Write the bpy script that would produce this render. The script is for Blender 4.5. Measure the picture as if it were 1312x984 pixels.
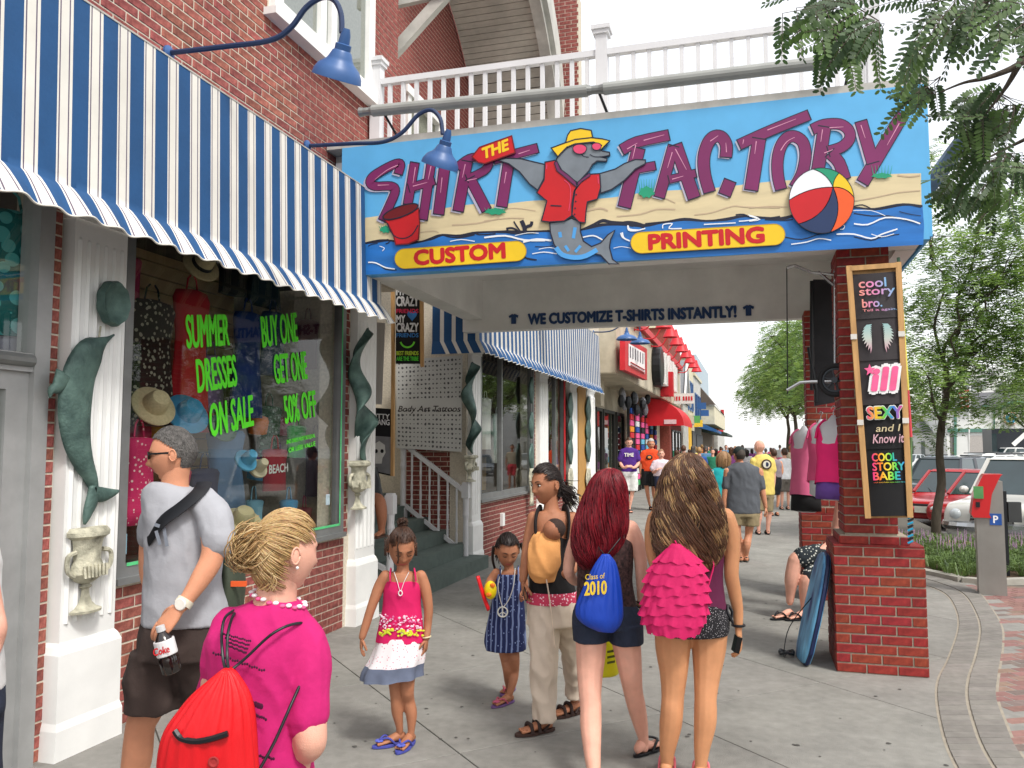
import bpy,bmesh,math,random
from mathutils import Vector,Matrix,noise
from mathutils.geometry import tessellate_polygon
R=random.Random(7)
for o in list(bpy.data.objects):bpy.data.objects.remove(o)
SC=bpy.context.scene;COL=SC.collection
# ------ camera
F=1061.0;EYE=1.70
PIT=math.atan(80/F);YAW=math.atan(309*math.cos(PIT)/F)
cam=bpy.data.objects.new('camera',bpy.data.cameras.new('camera'));COL.objects.link(cam)
cam.location=(0,0,EYE);cam.rotation_euler=(math.pi/2+PIT,0,YAW)
cam.data.sensor_fit='HORIZONTAL';cam.data.sensor_width=36;cam.data.lens=36*F/1312
cam.data.clip_start=0.05;cam.data.clip_end=3000
SC.camera=cam
# ------ sky, sun, exposure
W=bpy.data.worlds.new('World');SC.world=W;W.use_nodes=True
nt=W.node_tree;nt.nodes.clear()
SUN_EL,SUN_AZ=math.radians(54),math.radians(128)
sky=nt.nodes.new('ShaderNodeTexSky');sky.sky_type='NISHITA';sky.sun_disc=False
sky.sun_elevation=SUN_EL;sky.sun_rotation=SUN_AZ;sky.dust_density=4
b1=nt.nodes.new('ShaderNodeBackground');b1.inputs[1].default_value=0.08;nt.links.new(sky.outputs[0],b1.inputs[0])
b2=nt.nodes.new('ShaderNodeBackground');b2.inputs[0].default_value=(1,.99,.97,1);b2.inputs[1].default_value=1.0
ad=nt.nodes.new('ShaderNodeAddShader');wo=nt.nodes.new('ShaderNodeOutputWorld')
nt.links.new(b1.outputs[0],ad.inputs[0]);nt.links.new(b2.outputs[0],ad.inputs[1]);nt.links.new(ad.outputs[0],wo.inputs[0])
sl=bpy.data.lights.new('sun','SUN');sl.energy=2.7;sl.angle=math.radians(11);sl.color=(1,0.98,0.94)
so=bpy.data.objects.new('sun',sl);COL.objects.link(so)
sd=Vector((math.sin(SUN_AZ)*math.cos(SUN_EL),math.cos(SUN_AZ)*math.cos(SUN_EL),math.sin(SUN_EL)))
so.rotation_euler=sd.to_track_quat('Z','Y').to_euler()
SC.view_settings.view_transform='Standard';SC.view_settings.look='None';SC.view_settings.exposure=0.1;SC.view_settings.gamma=1
SC.render.resolution_x=1024;SC.render.resolution_y=768
# ------ photograph pixel -> point on a real plane of the place
_p,_t=PIT,YAW
FW=Vector((-math.sin(_t)*math.cos(_p),math.cos(_t)*math.cos(_p),math.sin(_p)))
RT=Vector((math.cos(_t),math.sin(_t),0));UPV=Vector((math.sin(_t)*math.sin(_p),-math.cos(_t)*math.sin(_p),math.cos(_p)))
HF=Vector((-math.sin(_t),math.cos(_t),0));CAM=Vector((0,0,EYE));ZZ=Vector((0,0,1))
def ray(x,y):return FW+RT*((x-656)/F)-UPV*((y-492)/F)
def onX(x,y,X):r=ray(x,y);return CAM+r*(X/r.x)
def onY(x,y,Y):r=ray(x,y);return CAM+r*(Y/r.y)
def onZ(x,y,Z=0):r=ray(x,y);return CAM+r*((Z-EYE)/r.z)
def onD(x,y,d):r=ray(x,y);return CAM+r*(d/r.dot(HF))
def proj(P):
 v=P-CAM;d=v.dot(FW);return(656+F*v.dot(RT)/d,492-F*v.dot(UPV)/d,d)
# ------ mesh accumulator
class MB:
 def __init__(s):s.v=[];s.f=[];s.m=[]
 def add(s,vs,fs,mi=0):
  k=len(s.v);s.v.extend([tuple(q)for q in vs])
  for f in fs:s.f.append([i+k for i in f]);s.m.append(mi)
  return s
 def join(s,o,mi=None):
  k=len(s.v);s.v.extend(o.v)
  for f,m in zip(o.f,o.m):s.f.append([i+k for i in f]);s.m.append(m if mi is None else mi)
  return s
 def box(s,x0,x1,y0,y1,z0,z1,mi=0):
  return s.add([(x,y,z)for z in(z0,z1)for y in(y0,y1)for x in(x0,x1)],[(0,2,3,1),(4,5,7,6),(0,1,5,4),(2,6,7,3),(0,4,6,2),(1,3,7,5)],mi)
 def obox(s,c,a,b,d,mi=0):
  c,a,b,d=map(Vector,(c,a,b,d))
  return s.add([c+a*i+b*j+d*k for k in(-1,1)for j in(-1,1)for i in(-1,1)],[(0,2,3,1),(4,5,7,6),(0,1,5,4),(2,6,7,3),(0,4,6,2),(1,3,7,5)],mi)
 def bar(s,p,q,w,h,mi=0,up=None):
  p,q=Vector(p),Vector(q);d=(q-p);up=Vector(up or(0,0,1))
  if abs(d.normalized().dot(up))>.99:up=Vector((0,1,0))
  a=d.cross(up).normalized();b=a.cross(d).normalized()
  return s.obox((p+q)/2,d/2,a*w/2,b*h/2,mi)
 def loft(s,rings,mi=0,cap=True,close=True):
  n=len(rings[0]);k=len(s.v);vs=[q for r in rings for q in r];fs=[]
  for i in range(len(rings)-1):
   for j in range(n if close else n-1):
    fs.append((i*n+j,i*n+(j+1)%n,(i+1)*n+(j+1)%n,(i+1)*n+j))
  if cap and close:fs.append(tuple(range(n))[::-1]);fs.append(tuple((len(rings)-1)*n+j for j in range(n)))
  return s.add(vs,fs,mi)
 def tube(s,pts,r,n=8,mi=0,cap=True,flat=1.0,up=None):
  pts=[Vector(p)for p in pts];rr=r if isinstance(r,(list,tuple))else[r]*len(pts);rings=[];nr=len(rr);np_=len(pts)
  if nr!=np_:rr=[rr[min(nr-1,int(i*(nr-1)/max(1,np_-1)+.5))]for i in range(np_)]
  pa=None
  for i,p in enumerate(pts):
   d=(pts[min(i+1,len(pts)-1)]-pts[max(i-1,0)])
   d=d.normalized()if d.length>1e-9 else Vector((0,0,1))
   a=pa if pa is not None else(Vector(up)if up else(ZZ if abs(d.z)<.9 else Vector((1,0,0))))
   a=(a-d*a.dot(d));a=a.normalized()if a.length>1e-6 else d.orthogonal().normalized()
   pa=a;b=d.cross(a)
   rings.append([p+(a*math.cos(t)*flat+b*math.sin(t))*rr[i]for t in(2*math.pi*j/n for j in range(n))])
  return s.loft(rings,mi,cap)
 def ell(s,c,r,n=16,m=10,mi=0,mat=None):
  c=Vector(c);r=(r,r,r)if isinstance(r,(int,float))else r;vs=[];fs=[]
  mat=mat or Matrix.Identity(3)
  for i in range(m+1):
   a=math.pi*i/m
   for j in range(n):
    t=2*math.pi*j/n
    vs.append(c+mat@Vector((r[0]*math.sin(a)*math.cos(t),r[1]*math.sin(a)*math.sin(t),r[2]*math.cos(a))))
  for i in range(m):
   for j in range(n):fs.append((i*n+j,(i+1)*n+j,(i+1)*n+(j+1)%n,i*n+(j+1)%n))
  return s.add(vs,fs,mi)
 def lathe(s,c,prof,n=20,mi=0,ax=None):
  c=Vector(c);mt=Vector(ax).to_track_quat('Z','Y').to_matrix()if ax else Matrix.Identity(3)
  return s.loft([[c+mt@Vector((r*math.cos(2*math.pi*j/n),r*math.sin(2*math.pi*j/n),z))for j in range(n)]for r,z in prof],mi)
 def poly(s,pts,nrm,th=0.0,mi=0,side=None):
  """flat outline pts (3d, coplanar) pushed back by th against nrm"""
  pts=[Vector(p)for p in pts];nrm=Vector(nrm);n=len(pts)
  tris=tessellate_polygon([pts])
  fx=[]
  for t in tris:
   a,b,c=(pts[i]for i in t)
   fx.append(tuple(t)if(b-a).cross(c-a).dot(nrm)>0 else tuple(t)[::-1])
  s.add(pts,fx,mi)
  if th>0:
   q=[p-nrm*th for p in pts]
   s.add(pts+q,[(i,(i+1)%n,n+(i+1)%n,n+i)for i in range(n)],mi if side is None else side)
   s.add(q,[f[::-1]for f in fx],mi if side is None else side)
  return s
 def mesh(s,name,mats):
  me=bpy.data.meshes.new(name);me.from_pydata(s.v,[],s.f)
  for m in mats:me.materials.append(m)
  if len(mats)>1:me.polygons.foreach_set('material_index',s.m)
  return me
 def build(s,name,mats,parent=None,smooth=None):
  if not isinstance(mats,(list,tuple)):mats=[mats]
  me=s.mesh(name,mats);me.validate()
  if smooth:
   me.shade_smooth()
   if smooth<180:me.set_sharp_from_angle(angle=math.radians(smooth))
  return link(name,me,parent)
def link(name,data,parent=None):
 o=bpy.data.objects.new(name,data);COL.objects.link(o)
 if parent is not None:
  o.parent=parent;o.matrix_parent_inverse=Matrix.Translation(-wloc(parent))
 return o
_W={}
def wloc(o):return _W.get(o.name,Vector((0,0,0)))
def tag(o,label=None,cat=None,group=None,kind=None):
 for k,v in(('label',label),('category',cat),('group',group),('kind',kind)):
  if v:o[k]=v
 return o
def thing(name,label,cat,loc=(0,0,0),group=None):
 o=bpy.data.objects.new(name,None);o.empty_display_size=.1;COL.objects.link(o)
 o.location=loc;_W[o.name]=Vector(loc);return tag(o,label,cat,group)
def kids(o):return[c for c in list(bpy.data.objects)if c.parent==o]
def copy_tree(root,loc,label=None,rz=None,scale=None,mats=None):
 ks={}
 def cp(o,par):
  c=o.copy();COL.objects.link(c)
  if par:c.parent=par;c.matrix_parent_inverse=o.matrix_parent_inverse.copy()
  if mats and c.data:
   mp=[mats.get(m.name,m)for m in c.data.materials]
   if mp!=list(c.data.materials):
    c.data=c.data.copy()
    for i,m in enumerate(mp):c.data.materials[i]=m
  for k in o.children:cp(k,c)
  return c
 r=cp(root,None);r.location=loc
 if rz is not None:r.rotation_euler[2]=rz
 if scale:r.scale=scale if hasattr(scale,'__len__')else(scale,)*3
 if label:r['label']=label
 return r
# ------ materials
def lin(c):
 if isinstance(c,str):c=tuple(int(c[i:i+2],16)for i in(0,2,4))
 return tuple((x/255/12.92 if x/255<=.04045 else((x/255+.055)/1.055)**2.4)for x in c)+(1,)
def M(name,col,rough=.65,var=.12,scale=12,bump=0,bscale=None,metal=0,orand=0,spec=.4,col2=None,stretch=None,dirt=0,coat=0):
 m=bpy.data.materials.new(name);m.use_nodes=True;t=m.node_tree;N=t.nodes;L=t.links
 b=N['Principled BSDF'];c=lin(col)
 b.inputs['Roughness'].default_value=rough;b.inputs['Metallic'].default_value=metal
 b.inputs['Specular IOR Level'].default_value=spec;b.inputs['Coat Weight'].default_value=coat
 tc=N.new('ShaderNodeTexCoord');src=tc.outputs['Object']
 if stretch:
  mp=N.new('ShaderNodeMapping');mp.inputs['Scale'].default_value=stretch;L.new(src,mp.inputs[0]);src=mp.outputs[0]
 nz=N.new('ShaderNodeTexNoise');nz.inputs['Scale'].default_value=scale;nz.inputs['Detail'].default_value=6;L.new(src,nz.inputs['Vector'])
 rp=N.new('ShaderNodeMapRange');rp.inputs[1].default_value=.3;rp.inputs[2].default_value=.7;L.new(nz.outputs['Fac'],rp.inputs[0])
 mx=N.new('ShaderNodeMix');mx.data_type='RGBA';L.new(rp.outputs[0],mx.inputs['Factor'])
 c2=lin(col2)if col2 else c
 mx.inputs['A'].default_value=tuple(x*(1-var)for x in c[:3])+(1,)
 mx.inputs['B'].default_value=tuple(min(1,x*(1+var))for x in c2[:3])+(1,)
 out=mx.outputs['Result']
 if orand:
  oi=N.new('ShaderNodeObjectInfo');hs=N.new('ShaderNodeHueSaturation')
  r1=N.new('ShaderNodeMapRange');r1.inputs[3].default_value=1-orand;r1.inputs[4].default_value=1+orand
  L.new(oi.outputs['Random'],r1.inputs[0]);L.new(r1.outputs[0],hs.inputs['Value']);L.new(out,hs.inputs['Color'])
  ml=N.new('ShaderNodeMath');ml.operation='MULTIPLY';ml.inputs[1].default_value=7.31;fr=N.new('ShaderNodeMath');fr.operation='FRACT'
  L.new(oi.outputs['Random'],ml.inputs[0]);L.new(ml.outputs[0],fr.inputs[0])
  r2=N.new('ShaderNodeMapRange');r2.inputs[3].default_value=.492;r2.inputs[4].default_value=.512;L.new(fr.outputs[0],r2.inputs[0]);L.new(r2.outputs[0],hs.inputs['Hue'])
  out=hs.outputs[0]
 if dirt:
  n2=N.new('ShaderNodeTexNoise');n2.inputs['Scale'].default_value=1.7;n2.inputs['Detail'].default_value=8;n2.inputs['Roughness'].default_value=.65;L.new(tc.outputs['Object'],n2.inputs['Vector'])
  r3=N.new('ShaderNodeMapRange');r3.inputs[1].default_value=.35;r3.inputs[2].default_value=.68;r3.inputs[3].default_value=1-dirt;r3.inputs[4].default_value=1.05
  L.new(n2.outputs['Fac'],r3.inputs[0]);vm=N.new('ShaderNodeVectorMath');vm.operation='SCALE';L.new(out,vm.inputs[0]);L.new(r3.outputs[0],vm.inputs['Scale']);out=vm.outputs[0]
 L.new(out,b.inputs['Base Color'])
 if bump:
  n3=N.new('ShaderNodeTexNoise');n3.inputs['Scale'].default_value=bscale or scale*3;n3.inputs['Detail'].default_value=5;L.new(src,n3.inputs['Vector'])
  bp=N.new('ShaderNodeBump');bp.inputs['Strength'].default_value=min(1,bump);bp.inputs['Distance'].default_value=.01*max(1,bump);L.new(n3.outputs['Fac'],bp.inputs['Height']);L.new(bp.outputs[0],b.inputs['Normal'])
 return m
_mc={}
def MC(col,rough=.7,**k):
 key=(str(col),rough,str(sorted(k.items())))
 if key not in _mc:_mc[key]=M('paint_'+(col if isinstance(col,str)else 'c'),col,rough,**k)
 return _mc[key]
def leafM(name,col,col2,trans=.35):
 m=M(name,col,.55,.25,6,col2=col2,orand=0);t=m.node_tree;N=t.nodes;L=t.links;b=N['Principled BSDF']
 tr=N.new('ShaderNodeBsdfTranslucent');tr.inputs[0].default_value=lin(col2);mix=N.new('ShaderNodeMixShader');mix.inputs[0].default_value=trans
 out=N['Material Output'];L.new(b.outputs[0],mix.inputs[1]);L.new(tr.outputs[0],mix.inputs[2]);L.new(mix.outputs[0],out.inputs[0]);return m
def glassM(name,tint=(1,1,1),refl=.12,rough=.02):
 m=bpy.data.materials.new(name);m.use_nodes=True;t=m.node_tree;N=t.nodes;L=t.links;N.remove(N['Principled BSDF'])
 tr=N.new('ShaderNodeBsdfTransparent');tr.inputs[0].default_value=tuple(tint)+(1,)
 gl=N.new('ShaderNodeBsdfGlossy');gl.inputs['Roughness'].default_value=rough
 lw=N.new('ShaderNodeLayerWeight');lw.inputs[0].default_value=.5;pw=N.new('ShaderNodeMath');pw.operation='POWER';pw.inputs[1].default_value=4.5;L.new(lw.outputs['Facing'],pw.inputs[0])
 mr=N.new('ShaderNodeMapRange');mr.inputs[3].default_value=refl;mr.inputs[4].default_value=1;L.new(pw.outputs[0],mr.inputs[0])
 mix=N.new('ShaderNodeMixShader');L.new(mr.outputs[0],mix.inputs[0]);L.new(tr.outputs[0],mix.inputs[1]);L.new(gl.outputs[0],mix.inputs[2])
 L.new(mix.outputs[0],N['Material Output'].inputs[0]);return m
WHITE=M('white_paint',(236,236,233),.45,.04,3,dirt=.07)
WHITE2=M('aged_white_paint',(205,203,195),.6,.08,5,dirt=.35,bump=.2)
MORTAR=M('mortar',(206,196,178),.95,.15,40,bump=.4,bscale=200)
BRICK=M('red_brick',(134,68,62),.9,.24,25,bump=.4,bscale=140,orand=.24,col2=(160,92,82),dirt=.18)
BRICKD=M('deep_red_brick',(126,34,30),.7,.16,25,bump=.3,bscale=160,orand=.15,col2=(146,48,40),dirt=.16)
DARK=M('dark_interior',(30,30,32),.9,.2)
BLACK=M('black_metal',(22,24,28),.4,.1)
ALU=M('aluminium',(150,152,152),.4,.08,8,metal=.6,dirt=.2)
GALV=M('galvanised_steel',(140,142,140),.45,.12,6,metal=.5,dirt=.25)
LBLUE=M('lamp_blue',(58,96,150),.4,.08,6,dirt=.2)
CONC=M('concrete',(141,139,133),.9,.10,14,bump=.5,bscale=160,dirt=.24,orand=.05)
CONCD=M('grey_block',(128,124,118),.9,.12,14,bump=.4,bscale=150,dirt=.15,orand=.1)
GLASS=glassM('shop_glass',(.94,.97,.95),.075)
GLASS2=glassM('window_glass',(.55,.62,.62),.25)
WOOD=M('raw_wood',(190,148,96),.65,.18,4,stretch=(8,8,1),bump=.2)
# ------ text
def text_mb(txt,P0,P1,P2,mi=0,bold=.0,depth=0.0,shear=0.0):
 """glyphs of the built-in font fitted to the parallelogram P0 (bottom left) P1 (bottom right) P2 (top left)"""
 cu=bpy.data.curves.new('t','FONT');cu.body=txt;cu.resolution_u=3;cu.shear=shear
 ob=bpy.data.objects.new('t',cu);me=bpy.data.meshes.new_from_object(ob)
 xs=[v.co.x for v in me.vertices];ys=[v.co.y for v in me.vertices]
 x0,x1,y0,y1=min(xs),max(xs),min(ys),max(ys);P0,P1,P2=Vector(P0),Vector(P1),Vector(P2);u=P1-P0;v=P2-P0
 mb=MB();n=u.cross(v).normalized()
 vs=[P0+u*((q.co.x-x0)/(x1-x0))+v*((q.co.y-y0)/(y1-y0))for q in me.vertices]
 fs=[tuple(p.vertices)for p in me.polygons];mb.add(vs,fs,mi)
 if bold>.0:
  e=bold*.85/(y1-y0)*v.length
  for k in range(8):
   dx,dy=math.cos(k*.785),math.sin(k*.785);mb.add([q+u.normalized()*dx*e+v.normalized()*dy*e-n*(.00006*(k+1))for q in vs],fs,mi)
 bpy.data.objects.remove(ob);bpy.data.meshes.remove(me);bpy.data.curves.remove(cu)
 return mb
def smoothpath(pts,k=4):
 pts=[Vector(p)for p in pts];out=[]
 for i in range(len(pts)-1):
  a=pts[max(i-1,0)];b=pts[i];c=pts[i+1];d=pts[min(i+2,len(pts)-1)]
  for j in range(k):
   t=j/k;out.append(.5*((2*b)+(c-a)*t+(2*a-5*b+4*c-d)*t*t+(3*b-a-3*c+d)*t**3))
 out.append(pts[-1]);return out
def stroke2(pts,w,close=False):
 """2d polyline -> list of quads (pairs of left/right points) with mitred joins; w number or list"""
 n=len(pts);L_=[];R_=[]
 for i in range(n):
  p=Vector(pts[i]);a=Vector(pts[(i-1)%n]if(i>0 or close)else pts[i]);b=Vector(pts[(i+1)%n]if(i<n-1 or close)else pts[i])
  d1=(p-a);d2=(b-p)
  d1=d1.normalized()if d1.length>1e-9 else d2.normalized();d2=d2.normalized()if d2.length>1e-9 else d1
  d=(d1+d2);d=d.normalized()if d.length>.05 else d1
  nn=Vector((-d.y,d.x));c=max(.6,abs(nn.dot(Vector((-d1.y,d1.x)))));ww=(w[i]if isinstance(w,(list,tuple))else w)/2/c
  L_.append(p+nn*ww);R_.append(p-nn*ww)
 return L_,R_
# == SETTING
ASPH=M('asphalt',(104,104,104),.9,.12,30,bump=.4,bscale=220,dirt=.15)
gb=MB();gb.add([(-400,-200,-.45),(400,-200,-.45),(400,1500,-.45),(-400,1500,-.45)],[(0,1,2,3)])
tag(gb.build('ground',ASPH),kind='structure')
JOINT=M('slab_joint',(92,88,80),.95,.1)
side=tag(MB().box(-9,3.6,-3,140,-.44,-.012).build('sidewalk',JOINT),kind='structure')
def clip(poly,a,b,c):
 out=[]
 for i in range(len(poly)):
  p,q=poly[i],poly[(i+1)%len(poly)];dp=a*p[0]+b*p[1]-c;dq=a*q[0]+b*q[1]-c
  if dp<=0:out.append(p)
  if dp*dq<0:
   t=dp/(dp-dq);out.append((p[0]+(q[0]-p[0])*t,p[1]+(q[1]-p[1])*t))
 return out
def slab(poly,z0,z1,name,mat,parent,bev=.004):
 if len(poly)<3:return None
 A=sum(poly[i][0]*poly[(i+1)%len(poly)][1]-poly[(i+1)%len(poly)][0]*poly[i][1]for i in range(len(poly)))/2
 if abs(A)<.002:return None
 cx=sum(p[0]for p in poly)/len(poly);cy=sum(p[1]for p in poly)/len(poly);mb=MB()
 def ins(k):return[(p[0]+(cx-p[0])/max(.02,math.hypot(cx-p[0],cy-p[1]))*k,p[1]+(cy-p[1])/max(.02,math.hypot(cx-p[0],cy-p[1]))*k)for p in poly]
 a=ins(.006);b=ins(.006+bev);n=len(poly)
 mb.add([(x,y,z0)for x,y in a]+[(x,y,z1-bev*.7)for x,y in a]+[(x,y,z1)for x,y in b],[(i,(i+1)%n,n+(i+1)%n,n+i)for i in range(n)]+[(n+i,n+(i+1)%n,2*n+(i+1)%n,2*n+i)for i in range(n)]+[tuple(range(2*n,3*n))])
 return mb.build(name,mat,parent)
s2=math.sqrt(.5)
for i in range(-6,30):
 for j in range(-4,30):
  u0,u1=2.03+1.44*i,2.03+1.44*(i+1);v0,v1=4.3+1.56*j,4.3+1.56*(j+1)
  poly=[((u-v)*s2,(u+v)*s2)for u,v in((u0,v0),(u1,v0),(u1,v1),(u0,v1))]
  cy=sum(p[1]for p in poly)/4
  if cy>30:continue
  for a,b,c in((-1,0,5.2),(1,0,2.6),(0,-1,-1.0),(0,1,28)):poly=clip(poly,a,b,c)
  slab(poly,-.05,0,'paving_slab',CONC,side)
k=0
for yy in range(28,100,3):
 for xx in(-5.2,-2.2,.8):slab([(xx,yy),(xx+3,yy),(xx+3,yy+3),(xx,yy+3)],-.05,0,'paving_slab',CONC,side)
gm=MB()
for i in range(190):
 x,y=R.uniform(-3,1),R.uniform(3.4,12);r=R.uniform(.005,.016)
 gm.add([(x,y,.0045)]+[(x+r*R.uniform(.7,1.2)*math.cos(t),y+r*R.uniform(.7,1.2)*math.sin(t),.004)for t in(j*.785 for j in range(8))],[(0,1+j,1+(j+1)%8)for j in range(8)])
tag(gm.build('gum_spots',M('old_gum',(84,82,78),.9)),kind='stuff')
cl=[(.97,3.2),(.975,4.2),(.99,5.01),(1.03,5.53),(1.14,6.29),(1.26,6.85),(1.46,7.51),(1.81,8.81),(2.0,9.84),(2.08,10.77),(1.94,11.4),(1.6,12.1)]
cr=[(1.36,3.2),(1.37,4.4),(1.4,5.32),(1.47,5.88),(1.57,6.47),(1.73,7.07),(2.02,8.09),(2.23,8.94),(2.37,9.82),(2.5,10.97),(2.4,11.8),(2.15,12.6)]
def resamp(pts,n):
 pts=smoothpath([(x,y,0)for x,y in pts],6);ds=[0]
 for i in range(1,len(pts)):ds.append(ds[-1]+(pts[i]-pts[i-1]).length)
 out=[]
 for k in range(n+1):
  s=ds[-1]*k/n;i=max(j for j in range(len(ds))if ds[j]<=s+1e-9);i=min(i,len(pts)-2)
  t=(s-ds[i])/max(1e-9,ds[i+1]-ds[i]);out.append(pts[i].lerp(pts[i+1],min(1,t)))
 return out
NB=84;a_,b_=resamp(cl,NB),resamp(cr,NB)
band=tag(MB().loft([[Vector((p.x,p.y,.001)),Vector((q.x,q.y,.001))]for p,q in zip(a_,b_)],0,False,False).build('paver_band',M('pale_joint',(150,142,128),.95)),kind='structure')
for i in range(NB):
 for s0,s1 in((.035,.485),(.515,.965)):
  q=[a_[i].lerp(b_[i],s0),a_[i].lerp(b_[i],s1),a_[i+1].lerp(b_[i+1],s1),a_[i+1].lerp(b_[i+1],s0)]
  slab([(v.x,v.y)for v in q],.0012,.008+R.uniform(0,.0015),'grey_block',CONCD,band,.002)
rp_=tag(MB().box(.8,3.6,2.5,11.6,-.011,-.006).build('brick_paving',M('sand_joint',(112,100,90),.95)),kind='structure')
PV=[M('paver_'+n,c,.9,.15,20,bump=.3,bscale=150,orand=.15)for n,c in(('rose',(134,100,94)),('grey',(118,104,98)),('tan',(132,108,96)))]
rest=MB();cand=[]
for i in range(-30,60):
 for j in range(-40,80):
  w,h=.2,.1;u0=3+i*w+(h if j%2 else 0);v0=j*h
  ang=math.radians(28);cs,sn=math.cos(ang),math.sin(ang)
  poly=[(1.2+u*cs-v*sn,3+u*sn+v*cs)for u,v in((u0-3,v0),(u0-3+w,v0),(u0-3+w,v0+h),(u0-3,v0+h))]
  cx=sum(p[0]for p in poly)/4;cy=sum(p[1]for p in poly)/4
  if not(2.6<cy<11.5 and cx<3.55):continue
  bx=min((abs(p.y-cy),p.x)for p in b_)[1]
  if cx<bx-.05:continue
  d=math.hypot(cx,cy)
  px=proj(Vector((cx,cy,0)));vis=0 if-50<px[0]<1400 and px[1]<1040 else 1
  cand.append((vis,d,poly))
cand.sort(key=lambda t:t[:2])
for n_,(vis,d,poly)in enumerate(cand):
 if n_<300:slab(poly,-.006,R.uniform(-.001,.002),'paver',PV[R.choice((0,0,0,0,1,2))],rp_,.003)
 elif not vis:
  z=.0005;rest.add([(x+(sum(p[0]for p in poly)/4-x)*.05,y+(sum(p[1]for p in poly)/4-y)*.05,z)for x,y in poly],[(0,1,2,3)],R.choice((0,0,1,2)))
tag(rest.build('far_pavers',PV,rp_),kind='stuff')
KERB=M('kerb_concrete',(170,166,156),.9,.08,12,bump=.3,dirt=.2)
kb=thing('kerb','pale concrete kerb edging the planting bed behind the parking meter','kerb',(2.5,12,0));del kb['label'];del kb['category'];kb['kind']='structure'
kp=[(1.5,13.4),(2.1,12.5),(2.5,11.75),(2.75,11.65),(3.7,12.1),(5.2,12.9),(6.9,13.8)]
for i in range(len(kp)-1):
 (x0,y0),(x1,y1)=kp[i],kp[i+1];MB().bar((x0,y0,.01),(x1*.995+x0*.005,y1*.995+y0*.005,.01),.14,.1).build('kerb_stone',KERB,kb)
MB().bar((7.2,15.75,-.1),(2.2,16.3,-.1),.15,.24).build('kerb_stone',KERB,kb)
bed=MB();bed.poly([(x,y,.03)for x,y in kp[::-1]][::-1]+[(7.1,15.65,.03),(2.2,16.2,.03),(1.5,15.6,.03)],(0,0,1),.45)
tag(bed.build('planting_bed',M('mulch',(84,66,50),.95,.3,60,bump=1,bscale=80)),kind='structure')
LEAFD=leafM('grass_green',(62,88,44),(110,134,70),.2);LIL=M('lilac_flower',(170,140,165),.8,.2,40);STRAW=M('straw',(170,140,90),.9)
tf=MB();R2=random.Random(3)
def inbed(x,y):
 c=False;P=kp+[(7.1,15.65),(2.2,16.2),(1.5,15.6)]
 for i in range(len(P)):
  (x0,y0),(x1,y1)=P[i],P[(i+1)%len(P)]
  if(y0>y)!=(y1>y)and x<(x1-x0)*(y-y0)/(y1-y0)+x0:c=not c
 return c
for i in range(900):
 x,y=R2.uniform(1.5,7.2),R2.uniform(11.6,19.5)
 if not inbed(x,y)or not inbed(x,y-.12):continue
 dead=R2.random()<.05
 for k in range(34):
  a=R2.uniform(0,6.28);l=R2.uniform(.14,.25);sp=R2.uniform(.08,.24);w=.006
  p0=Vector((x+.05*math.cos(a),y+.05*math.sin(a),.03));p1=p0+Vector((math.cos(a)*sp*.5,math.sin(a)*sp*.5,l*.8));p2=p0+Vector((math.cos(a)*sp*1.3,math.sin(a)*sp*1.3,l*.75))
  s=Vector((-math.sin(a),math.cos(a),0))*w
  tf.add([p0-s,p0+s,p1+s,p1-s,p2],[(0,1,2,3),(3,2,4)],2 if dead else 0)
 if y>13.6 and R2.random()<.45:
  for k in range(5):
   q=Vector((x+R2.uniform(-.12,.12),y+R2.uniform(-.12,.12),0));h=R2.uniform(.2,.31)
   tf.tube([q+ZZ*.06,q+ZZ*(h-.1),q+ZZ*h],[.002,.009,.003],4,1)
tag(tf.build('liriope_plants',[LEAFD,LIL,STRAW]),kind='stuff')
tag(MB().box(3.62,90,6,120,-.43,-.385).build('parking_lot',M('parking_asphalt',(128,128,126),.9,.1,20,bump=.3,bscale=150,dirt=.12)),kind='structure')
tag(MB().box(3.6,400,130,1200,-.43,-.36).build('sea',M('pale_sea',(150,170,180),.2,.1)),kind='structure')
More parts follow.
